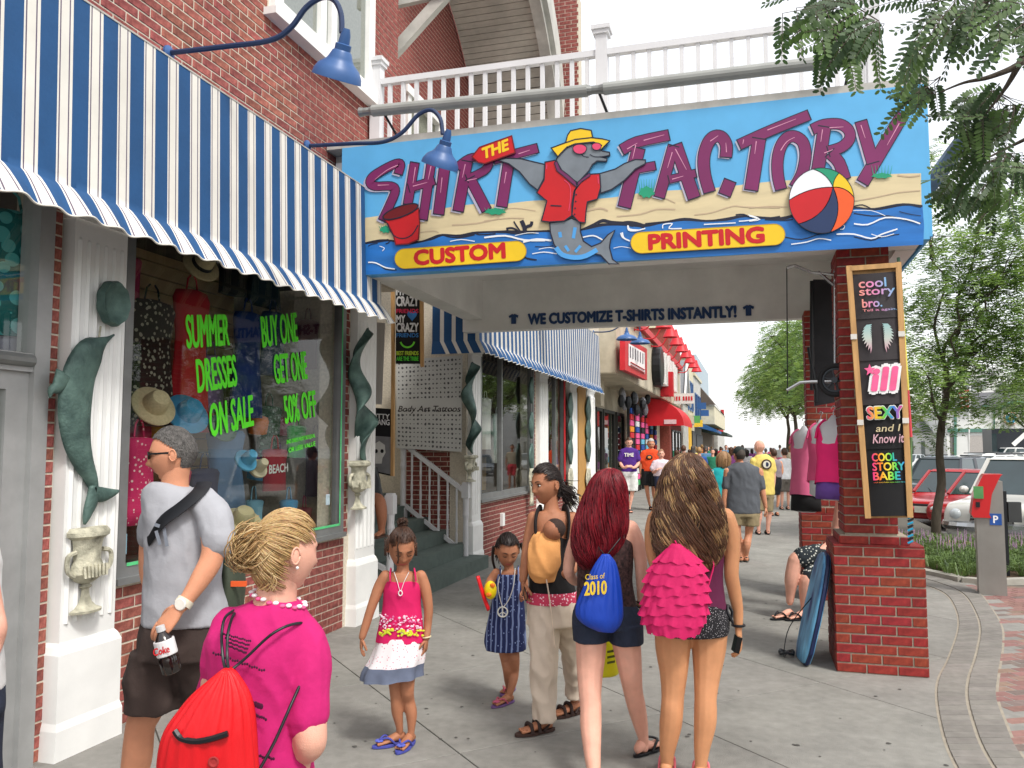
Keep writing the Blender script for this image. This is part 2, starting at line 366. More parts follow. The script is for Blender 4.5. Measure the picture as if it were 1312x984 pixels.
# == BUILDINGS
_bm={}
def brick_mesh(L_,H_,D_,mat):
 k=(L_,H_,D_,mat.name)
 if k not in _bm:
  e=min(.004,D_*.6);mb=MB();a,h=L_/2,H_/2
  q=[(-a,0,-h),(a,0,-h),(a,0,h),(-a,0,h)];q2=[(-a,-D_+e,-h),(a,-D_+e,-h),(a,-D_+e,h),(-a,-D_+e,h)];q3=[(-a+e,-D_,-h+e),(a-e,-D_,-h+e),(a-e,-D_,h-e),(-a+e,-D_,h-e)]
  mb.add(q+q2+q3,[(i,(i+1)%4,4+(i+1)%4,4+i)for i in range(4)]+[(4+i,4+(i+1)%4,8+(i+1)%4,8+i)for i in range(4)]+[(8,9,10,11)])
  _bm[k]=mb.mesh('brick',[mat])
 return _bm[k]
def bricks(parent,faces,mat,limit=300,BL=.215,BH=.07,D=.012,mort=.011,seed=1):
 """faces: (origin, u, n, width, height, holes) with v = +Z; bricks stand D proud of the mortar plane"""
 rr=random.Random(seed);cand=[]
 for O,u,n,wd,ht,holes in faces:
  O,u,n=Vector(O),Vector(u).normalized(),Vector(n)
  rows=max(1,round(ht/BH));bh=ht/rows
  for j in range(rows):
   x=-(BL/2 if j%2 else 0)
   while x<wd-.01:
    segs=[(max(0,x),min(wd,x+BL))];z0,z1=j*bh,(j+1)*bh
    for(h0,h1,g0,g1)in holes:
     if z1>g0+.02 and z0<g1-.02:
      ns=[]
      for s0,s1 in segs:
       if s1<=h0 or s0>=h1:ns.append((s0,s1))
       else:
        if s0<h0:ns.append((s0,h0))
        if s1>h1:ns.append((h1,s1))
      segs=ns
    for s0,s1 in segs:
     if s1-s0>.03:cand.append((O+u*((s0+s1)/2)+ZZ*((z0+z1)/2),u,n,s1-s0-mort,bh-mort))
    x+=BL
 def size(c):
  px=proj(c[0])
  if px[2]<.3 or not(-30<px[0]<1342 and-30<px[1]<1014):return-1/(1+abs(px[2]))
  if c[2].dot(CAM-c[0])<0:return-1
  return 1/px[2]
 cand.sort(key=size,reverse=True);rest=MB()
 for k,(P,u,n,w,h)in enumerate(cand):
  if k<limit and size((P,u,n,w,h))>0:
   o=link('brick',brick_mesh(round(BL-mort,4),round(h,4),D,mat),parent)
   rot=Matrix((u,-n,ZZ)).transposed().to_4x4();off=rr.uniform(-.001,.0015)
   o.matrix_basis=Matrix.Translation(P+n*off)@rot@Matrix.Diagonal((w/(BL-mort),1,1,1))
  else:
   rest.obox(P+n*(D/2),u*w/2,n*D/2,ZZ*h/2)
 if rest.v:tag(rest.build('brickwork',mat,parent),kind='stuff')
A1=-3.75;A2=-3.95;NX=(1,0,0);UY=(0,1,0);NY=(0,-1,0);UX=(1,0,0)
B=thing('brick_building','red brick shop building with white fluted pilasters, big display windows and upstairs porch','building',(A1,6,0))
wb=MB()
wb.box(A1-.25,A1,0.4,8.3,4.3,9.2)
wb.box(A1-.25,A1,4.2,7.73,0,.86);wb.box(A1-.25,A1,7.12,7.26,.86,3.4);wb.box(A1-.25,A1,3.66,3.74,0,3.4)
wb.box(A1-.25,A1,.4,8.3,3.4,4.3)
wb.box(A2-.25,A2,11.25,22,0,.9);wb.box(A2-.25,A2,11.25,11.8,.9,3.4);wb.box(A2-.25,A2,15.0,15.6,.9,3.4);wb.box(A2-.25,A2,17.6,18.6,.9,3.4)
wb.box(A2-.25,A2,11.25,22,3.4,5.2)
wb.box(-5.9,A2,11.3,11.5,0,4.4)
wb.box(-6.1,-5.9,7.7,11.5,0,4.4)
wb.box(-5.9,A1-.25,7.72,7.84,0,4.4)
wb.box(-4.85,-4.6,8.3,13.6,4.4,9.5)
wb.box(-4.85,-2.75,13.6,13.85,4.4,9.5)
wb.box(-4.6,-3.751,8.1,8.3,4.4,9.2)
wall=wb.build('wall',MORTAR,B)
W1=(5.72-.4,7.62-.4,5.22-4.3,7.6-4.3)
faces=[((A1,.4,4.3),UY,NX,7.9,4.9,[W1,(0,3.3,0,5)]),((A1,4.2,0),UY,NX,2.98,.84,[]),((A1,7.12,.86),UY,NX,.13,2.2,[]),((A1,3.66,0),UY,NX,.08,3.1,[]),((A2,11.75,0),UY,NX,10,.9,[]),((A2,15.05,.9),UY,NX,.12,2.3,[]),((A2,17.65,.9),UY,NX,.2,2.4,[]),((-4.9,11.3,.3),UX,NY,.93,1.6,[]),((-4.6,8.3,4.4),UY,NX,5.3,5.1,[(2.1,3.4,.3,2.25)]),((-4.6,13.6,4.4),UX,NY,1.85,5.1,[(0,2,1.75,2.8)])]
bricks(wall,faces,BRICK,300,seed=5,D=.004)
# ---- pilasters
def pilaster(y0,y1,X,z1,fl=4):
 m=MB();w=y1-y0;m.box(X-.02,X+.07,y0,y1,.62,z1-.12)
 m.box(X-.02,X+.10,y0-.03,y1+.03,z1-.12,z1);m.box(X-.02,X+.085,y0-.015,y1+.015,z1-.16,z1-.12)
 prof=[(.62,.07,0),(.6,.085,.015),(.56,.10,.03),(.2,.10,.03),(.16,.112,.04),(0,.112,.045)]
 rg=[]
 for z,d,e in prof:rg.append([Vector((X-.02,y0-e,z)),Vector((X+d,y0-e,z)),Vector((X+d,y1+e,z)),Vector((X-.02,y1+e,z))])
 m.loft(rg,0)
 p=m.build('pilaster',WHITE,B)
 for k in range(fl+1):
  yy=y0+w*(.1+.8*k/fl);q=MB();q.tube([(X+.064,yy,.72),(X+.064,yy,z1-.28)],[w*.045]*2,6,0)
  q.ell((X+.064,yy,z1-.28),(w*.045,)*3,6,4);q.build('fillet',WHITE,p)
 return p
pilaster(3.76,4.17,A1,3.16,5);pilaster(7.28,7.70,A1,3.2,4);pilaster(11.3,11.7,A2,3.2,3)
pilaster(15.25,15.9,A2,3.2,3);pilaster(17.95,18.7,A2,3.2,3);pilaster(19.9,20.9,A2,3.2,3)
MB().box(A2-.02,A2+.06,18.95,19.85,0,3.3).build('timber_panel',M('ochre_timber',(186,140,76),.7,.12,5,stretch=(6,6,1)),B)
# ---- windows
def window(y0,y1,z0,z1,X,mull=(),fr=.05,inn=.03,glass=GLASS,fm=ALU,name='shop_window',hb=(),dep=.06):
 m=MB();m.box(X-dep,X+inn,y0,y0+fr,z0,z1);m.box(X-dep,X+inn,y1-fr,y1,z0,z1)
 m.box(X-dep,X+inn,y0+fr,y1-fr,z0,z0+fr);m.box(X-dep,X+inn,y0+fr,y1-fr,z1-fr,z1)
 for y in mull:m.box(X-dep+.005,X+inn-.008,y-fr*.4,y+fr*.4,z0+fr,z1-fr)
 for z in hb:m.box(X-dep+.008,X+inn-.012,y0+fr,y1-fr,z-fr*.4,z+fr*.4)
 w=m.build(name,fm,B)
 ys=[y0+fr]+list(mull)+[y1-fr]
 for a,b in zip(ys,ys[1:]):
  MB().add([(X-.02,a,z0+fr),(X-.02,b,z0+fr),(X-.02,b,z1-fr),(X-.02,a,z1-fr)],[(0,1,2,3)]).build('pane',glass,w)
 return w
w1=window(4.22,7.12,.9,3.3,A1,mull=(),fr=.07)
MB().box(A1-.08,A1+.06,4.2,7.13,.86,.9).build('sill',ALU,w1)
tr=MB().box(A1+.031,A1+.036,4.3,7.04,.965,.985).box(A1+.031,A1+.036,7.03,7.045,.97,3.3).build('green_trim',M('green_tape',(90,200,130),.5),w1)
window(11.8,15.0,.9,3.3,A2,mull=(12.95,14.85),fr=.08,name='shop_window');MB().box(A2-.08,A2+.06,11.8,15.0,.86,.9).build('sill',ALU,B)
window(15.95,17.6,.9,3.3,A2,mull=(16.8,),fr=.07)
MB().box(A2+.031,A2+.045,17.5,17.62,.95,3.3).box(A2+.031,A2+.045,16.5,17.62,3.15,3.22).build('red_trim',M('red_trim',(190,30,36)),B)
up=window(5.74,7.6,5.27,8.3,A1+.03,mull=(6.55,6.75),fr=.13,glass=GLASS2,fm=WHITE,name='upper_window',hb=(6.6,),dep=.12)
MB().box(A1-.01,A1+.12,5.66,7.66,5.2,5.262).build('sill',WHITE,up)
bl=M('curtain_white',(200,202,204),.8,.06,8);MB().box(A1-.2,A1-.19,5.8,7.6,5.3,8.2).build('curtain',bl,up)
pw=MB();
for a in((10.4,10.52),(11.58,11.7)):pw.box(-4.62,-4.53,a[0],a[1],4.7,6.62)
pw.box(-4.62,-4.50,10.3,11.8,6.62,6.74);pw.box(-4.62,-4.54,10.52,11.58,4.7,4.8);pwo=pw.build('porch_window',WHITE,B)
MB().add([(-4.6,10.52,4.8),(-4.6,11.58,4.8),(-4.6,11.58,6.62),(-4.6,10.52,6.62)],[(0,1,2,3)]).build('pane',GLASS2,pwo)
bd=MB()
for k in range(30):bd.box(-4.64,-4.63,10.52,11.58,4.82+k*.06,4.82+k*.06+.05)
bd.build('blind',M('blind_slats',(150,156,160),.6),pwo)
cw=MB();P=lambda x,y,Y=13.58:onY(x,y,Y)
a,b=P(590,112),P(716,82);MB().box(-4.58,-2.95,13.42,13.598,6.12,7.2).build('frieze',WHITE2,B)
ww=MB();x0,x1=P(664,150).x,P(702,150).x
ww.box(x0,x0+.07,13.5,13.6,4.5,5.85);ww.box(x1-.07,x1,13.5,13.6,4.5,5.85);ww.box(x0+.07,x1-.07,13.5,13.6,5.75,5.85)
wo_=ww.build('side_window',WHITE,B);MB().add([(x0+.07,13.58,4.5),(x1-.07,13.58,4.5),(x1-.07,13.58,5.75),(x0+.07,13.58,5.75)],[(0,1,2,3)]).build('pane',GLASS2,wo_)
prof=smoothpath([(0,13.42,7.2),(0,13.1,7.9),(0,12.3,8.7),(0,11.0,9.4),(0,9.5,9.9)],6)
cov=MB();cov.loft([[Vector((-4.58,p.y+.05,p.z+.05)),Vector((-3.25,p.y+.05,p.z+.05))]for p in prof],0,False,False);cvo=cov.build('porch_ceiling',DARK,B)
BEAD=M('bead_board',(196,192,180),.6,.07,6,dirt=.3,stretch=(1,6,6))
tot=0
for i in range(len(prof)-1):
 p,q=prof[i],prof[i+1];n=max(1,round((q-p).length/.11))
 for k in range(n):
  a=p.lerp(q,k/n+.03/n);b=p.lerp(q,(k+1)/n-.06/n);d=(b-a);nn=Vector((0,d.z,-d.y)).normalized()*-.012
  c=(a+b)/2;MB().obox((-3.9,c.y,c.z),(.66,0,0),d/2,Vector((0,nn.y,nn.z))).build('bead_board',BEAD,cvo)
fs=MB();fs.loft([[Vector((-3.24,p.y,p.z-.15)),Vector((-3.06,p.y,p.z-.15)),Vector((-3.06,p.y+.1,p.z+.5)),Vector((-3.24,p.y+.1,p.z+.5))]for p in prof],0)
fs.loft([[Vector((-3.06,p.y,p.z)),Vector((-2.98,p.y,p.z)),Vector((-2.98,p.y+.1,p.z+.5)),Vector((-3.06,p.y+.1,p.z+.5))]for p in prof],0)
fs.box(-3.3,-2.96,13.3,13.58,6.5,7.1);fs.box(-3.4,-2.9,13.25,13.59,7.1,7.22)
fs.build('rake_board',WHITE2,B)
pp=MB();a=onY(497,150,8.6);pp.box(a.x-.05,a.x+.05,8.55,8.65,4.4,9.0)
pp.build('porch_post',WHITE2,B)
pb=MB();pb.bar(onY(499,74,8.6),onY(590,-28,8.6),.09,.13);pb.build('brace',WHITE2,B)
pb=MB();pb.bar(onY(499,6,8.56),onY(590,-14,8.56),.07,.1);pb.build('brace',WHITE2,B)
dr=MB();X=A1
for y0,y1 in((3.56,3.66),):dr.box(X-.1,X+.03,y0,y1,0,3.3)
dr.box(X-.08,X+.02,1.2,3.56,3.2,3.3);dr.box(X-.08,X+.02,1.2,3.56,2.1,2.2);dr.box(X-.05,X-.005,3.42,3.56,.0,2.1);dr.box(X-.05,X-.005,2.3,3.42,0,.25);dr.box(X-.05,X-.005,2.3,3.42,2.0,2.1)
door=dr.build('shop_door',M('door_aluminium',(176,177,176),.4,.06,8,metal=.3,dirt=.2),B)
MB().add([(X-.02,2.35,.25),(X-.02,3.42,.25),(X-.02,3.42,2.0),(X-.02,2.35,2.0),(X-.02,1.3,2.2),(X-.02,3.55,2.2),(X-.02,3.55,3.2),(X-.02,1.3,3.2)],[(0,1,2,3),(4,5,6,7)]).build('pane',GLASS,door)
MB().tube([(X+.02,2.3,2.16),(X+.02,3.55,2.16)],.035,10).build('door_closer',GALV,door)
# ---- dark shop interiors and slat wall backs
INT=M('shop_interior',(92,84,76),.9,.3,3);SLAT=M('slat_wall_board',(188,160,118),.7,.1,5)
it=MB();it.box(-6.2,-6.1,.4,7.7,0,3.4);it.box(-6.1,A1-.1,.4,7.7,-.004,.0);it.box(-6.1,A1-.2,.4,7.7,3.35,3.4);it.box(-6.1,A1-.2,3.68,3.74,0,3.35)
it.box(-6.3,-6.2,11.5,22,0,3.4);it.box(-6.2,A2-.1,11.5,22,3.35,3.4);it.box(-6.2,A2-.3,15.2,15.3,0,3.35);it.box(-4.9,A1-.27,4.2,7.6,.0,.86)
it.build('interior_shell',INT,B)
sw=MB()
for k in range(20):
 sw.box(-4.92,-4.89,4.3,7.0,.9+k*.125,.9+k*.125+.115)
 sw.box(-4.6,A1-.3,3.60,3.64,.3+k*.125,.3+k*.125+.113)
sw.box(-4.85,-4.8,11.9,14.8,.9,1.5);sw.build('slat_wall',SLAT,B)
pb_=MB();pb_.box(-6.0,A2-.1,11.5,11.56,0,3.3);pb_.build('partition',INT,B)
# ---- entrance steps
STEP=M('step_green_grey',(92,104,98),.85,.1,10,bump=.3,bscale=120,dirt=.2)
st=B
for k in range(6):
 MB().box(-6.05,-3.62-.30*k,7.95+.001*k,11.28-.001*k,.17*k+(.001 if k else 0),.17*(k+1)-.0).build('step',STEP,st)
CN=thing('canopy','flat white canopy bridging the pavement from the shop to the two brick pillars','canopy',(-1.2,8.6,3.3))
CW=M('canopy_white',(236,236,232),.6,.04,2,dirt=.1)
cm=MB();cm.box(-3.72,1.27,6.86,7.1,3.26,4.36);cm.build('beam',CW,CN);cm=MB();cm.box(-3.73,1.27,10.46,10.62,3.24,4.36);cm.build('beam',CW,CN)
cm=MB();cm.box(-3.72,1.27,7.1,10.46,3.92,4.36);cm.build('ceiling',CW,CN)
cm=MB();cm.box(-3.70,-3.45,7.1,10.46,3.4,3.92);cm.build('side_beam',CW,CN);cm=MB();cm.box(1.12,1.268,7.1,10.46,3.25,3.92);cm.build('side_beam',CW,CN)
cm=MB();cm.box(-3.74,1.34,6.72,6.9,4.44,4.5);cm.box(-3.74,1.33,6.9,10.66,4.362,4.46);cm.build('coping',WHITE2,CN)
for k,px in enumerate((703,926)):
 c=onY(px,348-(10 if k else 0),7.6);MB().box(c.x-.09,c.x+.09,7.5,7.7,3.8,3.92).box(c.x-.075,c.x+.075,7.515,7.685,3.775,3.8).build('ceiling_lamp',M('lamp_tan_%d'%k,(150,142,122)),CN)
c=onY(645,352,7.7);MB().box(c.x-.35,c.x+.35,7.3,7.8,3.905,3.92).build('ceiling_patch',M('stained_panel',(190,180,152)),CN)
NAVY=M('navy_ink',(34,66,112),.6)
g=text_mb('WE CUSTOMIZE T-SHIRTS INSTANTLY!',onY(677,415.5,10.44),onY(943,406,10.44),onY(677,402.5,10.44),bold=.06);g.build('lettering',NAVY,CN)
def tshirt_outline(c,s):
 pts=[(-.25,1),(-.1,.9),(.1,.9),(.25,1),(1,.6),(.8,.15),(.5,.35),(.5,-1),(-.5,-1),(-.5,.35),(-.8,.15),(-1,.6)]
 return[Vector((c.x+x*s,c.y,c.z+z*s))for x,z in pts]
for px,py in((658,408.5),(959,397.5)):MB().poly(tshirt_outline(onY(px,py,10.44),.068),(0,-1,0)).build('shirt_symbol',NAVY,CN)
# ---- brick pillars
def pillar(x0,x1,y0,y1,seed,label,zt=3.26,ins=.1,r=None):
 T=thing('brick_pillar',label,'pillar',((x0+x1)/2,(y0+y1)/2,0),'brick pillars under the canopy')
 m=MB();e=.007
 m.box(x0+e,x1-e,y0+e,y1-e,0,.95);m.box(x0+.06,x1-.1,y0+.06,y1-.06,.95,1.02);m.box(x0+ins,x1-ins-.07,y0+ins,y1-ins,1.02,zt)
 c=m.build('core',M('pillar_mortar',(158,148,132),.95,.15,40,bump=.4,bscale=200),T);f=[]
 def four(a,b,c_,d,z,h):
  f.append(((a,c_+e,z),UX,NY,b-a,h,[]));f.append(((a+e,d,z),(0,-1,0),(-1,0,0),d-c_,h,[]))
  f.append(((b-e,c_,z),UY,NX,d-c_,h,[]));f.append(((b,d-e,z),(-1,0,0),(0,1,0),b-a,h,[]))
 four(x0,x1,y0,y1,0,.94);four(x0+.05,x1-.09,y0+.05,y1-.05,.95,.07);four(x0+ins-e,x1-ins-.07+e,y0+ins-e,y1-ins+e,1.03,zt-1.03)
 cp=MB();cp.box(x0+.004,x1-.004,y0+.004,y1-.004,.94,.955);cp.build('plinth_cap',BRICKD,T)
 bricks(T,f,BRICKD,290,seed=seed,D=.007);return T
pillar(.57,1.21,6.84,7.5,2,'front brick pillar on a stepped brick plinth, holding the long framed board of transfers')
pillar(.50,1.15,9.9,10.5,3,'rear brick pillar behind the hanging tank tops and cart wheel')
# ---- striped awnings
AWB=M('awning_blue',(30,78,126),.75,.08,4,bump=.15,bscale=40,dirt=.12);AWW=M('awning_white',(222,219,210),.75,.04,4,dirt=.1);AWT=M('awning_pinstripe',(96,84,104),.75)
def awning(Y0,Y1,Xw,zt,Xf,zf,zv,per,label,loc,ends=(),phase=0,dx=.13,ext=None,Xe=None):
 T=thing('awning',label,'awning',loc,'blue and white striped awnings');m=MB()
 def drop(y,t):
  if t<=1:return Vector((Xf-.03+.03*t,y,zt+(zf-zt)*t))
  s=t-1;ph=math.sin(y/per*2*math.pi)+.5*math.sin(y/per*2.7+1)
  return Vector((Xf+dx*(s**.8)+.012*s*ph,y,zf+(zv-zf)*s+.008*s*ph))
 y=Y0+phase;bands=[];YE=ext or Y1
 while y<YE:
  for fr,mi in((.53,0),(.05,1),(.04,2),(.25,1),(.04,2),(.09,1)):
   bands.append((y,min(YE,y+per*fr),mi));y+=per*fr
   if y>=YE:break
 for a,b,mi in bands:
  if b-a<1e-4:continue
  cuts=[a,Y1,b]if a<Y1<b else[a,b]
  for a_,b_ in zip(cuts,cuts[1:]):
   n=3 if b_-a_>per*.2 else 1
   for k in range(n):
    ya,yb=a_+(b_-a_)*k/n,a_+(b_-a_)*(k+1)/n
    t0=0 if ya<Y1-1e-6 else(zt-3.235)/(zt-zf)
    ts=[t0]+[t for t in(.5,.96)if t>t0]+[1.0,1.1,1.3,1.5,1.75,2.0]
    m.loft([[drop(ya,t),drop(yb,t)]for t in ts],mi,False,False)
 m.loft([[Vector((Xw,Y0,zt+.09)),Vector((Xw,Y1,zt+.09))],[drop(Y0,0),drop(Y1,0)]],0,False,False)
 m.build('canvas',[AWB,AWW,AWT],T,smooth=50)
 e=MB();pts=[drop(Y0+(YE-Y0)*k/500,2.0)for k in range(501)];e.tube(pts,.006,5);e.tube([drop(Y0,0),drop(Y1,0)],.007,5);e.build('piping',AWW,T)
 for ye in ends:
  s=MB();xe=Xe or Xw;n=12;w=Xf-xe
  for k in range(n):
   xa,xb=xe+w*k/n,xe+w*(k+1)/n;c=k%3
   rows=[(zt,0),(zf,0),((zf+zv)/2,.5),(zv,1)]
   s.loft([[Vector((xa+dx*q*(k>0),ye-.03*q,z)),Vector((xb+dx*q,ye-.03*q,z))]for z,q in rows],0 if c<2 else 1,False,False)
  s.build('end_panel',[AWB,AWW],T)
 fr=MB();fr.tube([(Xf-.04,Y0+.02,zf+.02),(Xf-.04,Y1-.02,zf+.02)],.016,6)
 for k in range(6):
  yk=Y0+.1+(Y1-Y0-.2)*k/5;fr.tube([(Xw+.02,yk,zt-.05),(Xf-.05,yk,zt-.03)],.014,6);fr.tube([(Xw+.02,yk,zf+.02),(Xf-.04,yk,zf+.02)],.014,6)
 fr.build('frame',GALV,T);return T
awning(-1.0,6.70,A1+.02,4.05,-3.31,3.02,2.84,.205,'large near blue and white striped awning above the summer dresses window',(-3.7,3,4.3),phase=.035,ext=7.02)
awning(10.66,20.05,A2+.02,4.4,-3.56,3.15,2.97,.223,'farther blue and white striped awning beyond the canopy',(-3.9,15,4.3),ends=(10.66,),dx=.1,Xe=-4.25)
# == ornaments on the pilasters
VERD=M('verdigris_metal',(64,88,84),.55,.25,9,bump=.5,bscale=60,metal=.2,col2=(88,112,104));PEWT=M('aged_plaster',(150,148,130),.7,.3,14,bump=.6,bscale=90,col2=(190,186,165))
XP=A1+.085
def relief(T,name,pts,X,th,mat,dome=.03):
 """outline in photograph pixels laid on the pilaster plane X, domed out by rings"""
 P=[onX(x,y,X)for x,y in pts];c=sum(P,Vector())/len(P);m=MB()
 m.poly(P,NX,th)
 return m
def spine(T,name,pts,X,mat,th=.03,n=10,sub=4):
 """pts: (px,py,halfwidth px): rounded body along a spine"""
 P=[onX(a,b,X)for a,b,_ in pts];wd=[abs(onX(a+w,b,X).y-onX(a,b,X).y)*.82 for a,b,w in pts]
 S=smoothpath(P,sub);Wd=smoothpath([(w,0,0)for w in wd],sub);rings=[]
 for i,p in enumerate(S):
  d=(S[min(i+1,len(S)-1)]-S[max(i-1,0)]);d.x=0;d=d.normalized()if d.length>1e-9 else Vector((0,0,1));s=Vector((0,-d.z,d.y));w=max(.002,Wd[i].x)
  rings.append([p+s*w*math.cos(t)+Vector((1,0,0))*min(th,w)*math.sin(t)for t in(2*math.pi*j/n for j in range(n))])
 m=MB();m.loft(rings);return m.build(name,mat,T,smooth=180)
def urn(T,px,py0,py1,w,X):
 """three-dimensional half urn with two handles; px centre, w half width px"""
 a=onX(px,py1,X);b=onX(px,py0,X);h=b.z-a.z;hw=abs(onX(px+w,py0,X).y-b.y)
 prof=[(.72,0),(.74,.03),(.5,.06),(.3,.12),(.2,.2),(.17,.27),(.3,.3),(.2,.33),(.55,.38),(.8,.46),(.72,.56),(.62,.62),(.66,.78),(.72,.86),(.98,.9),(1.0,.95),(.85,1.0)]
 m=MB();m.loft([[Vector((X+max(0,math.sin(t))*hw*r*.6,b.y+hw*r*math.cos(t),a.z+h*z))for t in(math.pi*2*j/20 for j in range(20))]for r,z in prof])
 u=thing('urn_ornament',T,'ornament',(X,b.y,a.z),'plaster urns on the pilasters');m.build('urn_body',PEWT,u,smooth=40)
 for s in(-1,1):
  q=MB();q.tube(smoothpath([(X+.02,b.y+s*hw*.72,a.z+h*.44),(X+.025,b.y+s*hw*1.05,a.z+h*.52),(X+.025,b.y+s*hw*1.05,a.z+h*.68),(X+.02,b.y+s*hw*.66,a.z+h*.72)],4),hw*.09,6);q.build('handle',PEWT,u)
 for k in range(7):
  t=-.9+.3*k;q=MB();q.tube([(X+hw*.5,b.y+hw*.58*t,a.z+h*.42),(X+hw*.46,b.y+hw*.62*t,a.z+h*.56)],hw*.06,5);q.build('gadroon',PEWT,u)
 return u
dp=thing('dolphin_ornament','green metal dolphin leaping on the near white pilaster above the urn','ornament',(XP,3.9,1.8))
spine(dp,'body',[(146,429,1.2),(138,434,3),(128,440,8),(116,452,20),(102,480,25),(96,520,26),(98,560,22),(106,590,15),(115,610,9),(121,628,5)],XP+.012,VERD,.035)
spine(dp,'fluke',[(119,624,5),(126,633,9),(138,633,7),(152,629,1.5)],XP+.025,VERD,.02)
spine(dp,'fluke',[(119,622,5),(118,640,9),(113,655,7),(108,672,1.5)],XP+.025,VERD,.02)
spine(dp,'dorsal_fin',[(82,480,14),(74,495,9),(66,500,5),(64,510,1)],XP+.02,VERD,.02)
dk=thing('disc_ornament','scalloped green metal dish above the dolphin on the near pilaster','ornament',(XP,4.1,2.6))
c0=onX(142,389,XP+.02);rr_=[]
for rad,off in((1.0,.0),(1.0,.03),(.92,.05),(.75,.035),(.6,.015),(.3,.008),(.02,.008)):
 rr_.append([Vector((c0.x+off,c0.y+.115*rad*(1+(.03*math.cos(t*9)if rad>.8 else 0))*math.cos(t),c0.z+.135*rad*(1+(.03*math.cos(t*9)if rad>.8 else 0))*math.sin(t)))for t in(2*math.pi*j/54 for j in range(54))])
MB().loft(rr_).build('dish',VERD,dk,smooth=50);MB().tube([onX(129,418,XP+.01),onX(127,432,XP+.01)],.006,6).build('stem',PEWT,dk)
urn('weathered plaster urn under the dolphin on the near pilaster',112,675,783,25,XP)
def twist(pxs,X,label):
 T=thing('twisted_ornament',label,'ornament',onX(pxs[0][0],pxs[0][1],X),'twisted metal ornaments');P=[onX(a,b,X)for a,b,_ in pxs];S=smoothpath(P,8);Wd=smoothpath([(abs(onX(a+w,b,X).y-onX(a,b,X).y),0,0)for a,b,w in pxs],8)
 n=len(S);rings=[]
 for i,p in enumerate(S):
  ph=i/n*math.pi*3.2;w=max(.003,Wd[i].x);a=Vector((math.sin(ph)*.55,math.cos(ph)*.8,.5)).normalized()
  c=p+Vector((.05,0.35*w*math.sin(ph),0));q=a.cross(ZZ).normalized()
  rings.append([c+a*min(.15,w*1.15)*math.cos(t)+q*.012*math.sin(t)for t in(2*math.pi*j/10 for j in range(10))])
 MB().loft(rings).build('ribbon',VERD,T,smooth=180);return T
twist([(465,421,1),(457,440,7),(452,465,10),(460,490,15),(456,520,18),(458,545,18),(459,568,11),(459,590,2)],A1+.085,'twisted green metal ribbon ornament on the pilaster beside the near window')
urn('slim plaster urn below the twisted ribbon left of the steps',458,590,652,11,A1+.085)
twist([(600,465,1),(600,485,5),(598,510,7),(602,540,8),(600,562,7),(600,580,1)],A2+.085,'twisted green metal ribbon ornament on the pilaster right of the steps')
urn('slim plaster urn below the twisted ribbon right of the steps',601,583,617,6,A2+.085)
for i,(px,ys)in enumerate(((681,(500,545,585)),(731,(520,550,578)),(754,(525,552,575)))):
 T=thing('leaf_ornament',['long green fish ornament on the white pilaster behind the mother','three green leaf ovals on the second-last white pilaster','three green leaf ovals on the last white pilaster by the timber panel'][i],'ornament',onX(px,ys[0],A2+.085))
 for y in ys:spine(T,'leaf',[(px,y-17,.5),(px,y-8,3),(px,y,4),(px,y+8,3),(px,y+17,.5)],A2+.10,VERD,.03,sub=2)
 spine(T,'vase',[(px,600,2),(px,612,4),(px,622,3),(px,634,1.5),(px,648,3)],A2+.10,PEWT,.03,sub=2)
# == window writing
NEON=M('neon_green_paint',(92,232,40),.6,.05);NEON.node_tree.nodes['Principled BSDF'].inputs['Emission Strength'].default_value=0
XG=A1-.012
WR=thing('window_lettering','neon green hand lettering about summer dresses painted on the near shop window','lettering',(XG,5.5,2.2))
for s,a,b,c in(('SUMMER',(240,446),(294,442),(238,404)),('DRESSES',(254,503),(304,494),(251,461)),('ON SALE',(270,560),(325,545),(268,518)),('BUY ONE',(337,445),(382,437),(334,406)),('GET ONE',(353,492),(394,485),(350,455)),('50% OFF',(366,543),(406,533),(363,508)),('2ND DRESS MUST BE EQUAL',(367,570),(404,561),(367,564)),('OR LESS VALUE',(370,580),(404,571),(370,574))):
 text_mb(s,onX(*a,XG),onX(*b,XG),onX(*c,XG),bold=.022).build('line_of_letters',NEON,WR)
# == goods in the window
RG=random.Random(11)
def clothmat(c,**k):return MC(c,.85,var=.15,scale=6,bump=.3,bscale=20,**k)
PR={}
def printmat(name,a,b,sc=18,th=.52):
 if name in PR:return PR[name]
 m=M(name,a,.85,.05);t=m.node_tree;N=t.nodes;L=t.links;tc=N.new('ShaderNodeTexCoord');v=N.new('ShaderNodeTexVoronoi');v.inputs['Scale'].default_value=sc;L.new(tc.outputs['Object'],v.inputs[0])
 r=N.new('ShaderNodeMath');r.operation='GREATER_THAN';r.inputs[1].default_value=th;L.new(v.outputs['Distance'],r.inputs[0]);mx=N.new('ShaderNodeMix');mx.data_type='RGBA'
 mx.inputs['A'].default_value=lin(b);mx.inputs['B'].default_value=lin(a);L.new(r.outputs[0],mx.inputs['Factor']);L.new(mx.outputs['Result'],N['Principled BSDF'].inputs['Base Color']);PR[name]=m;return m
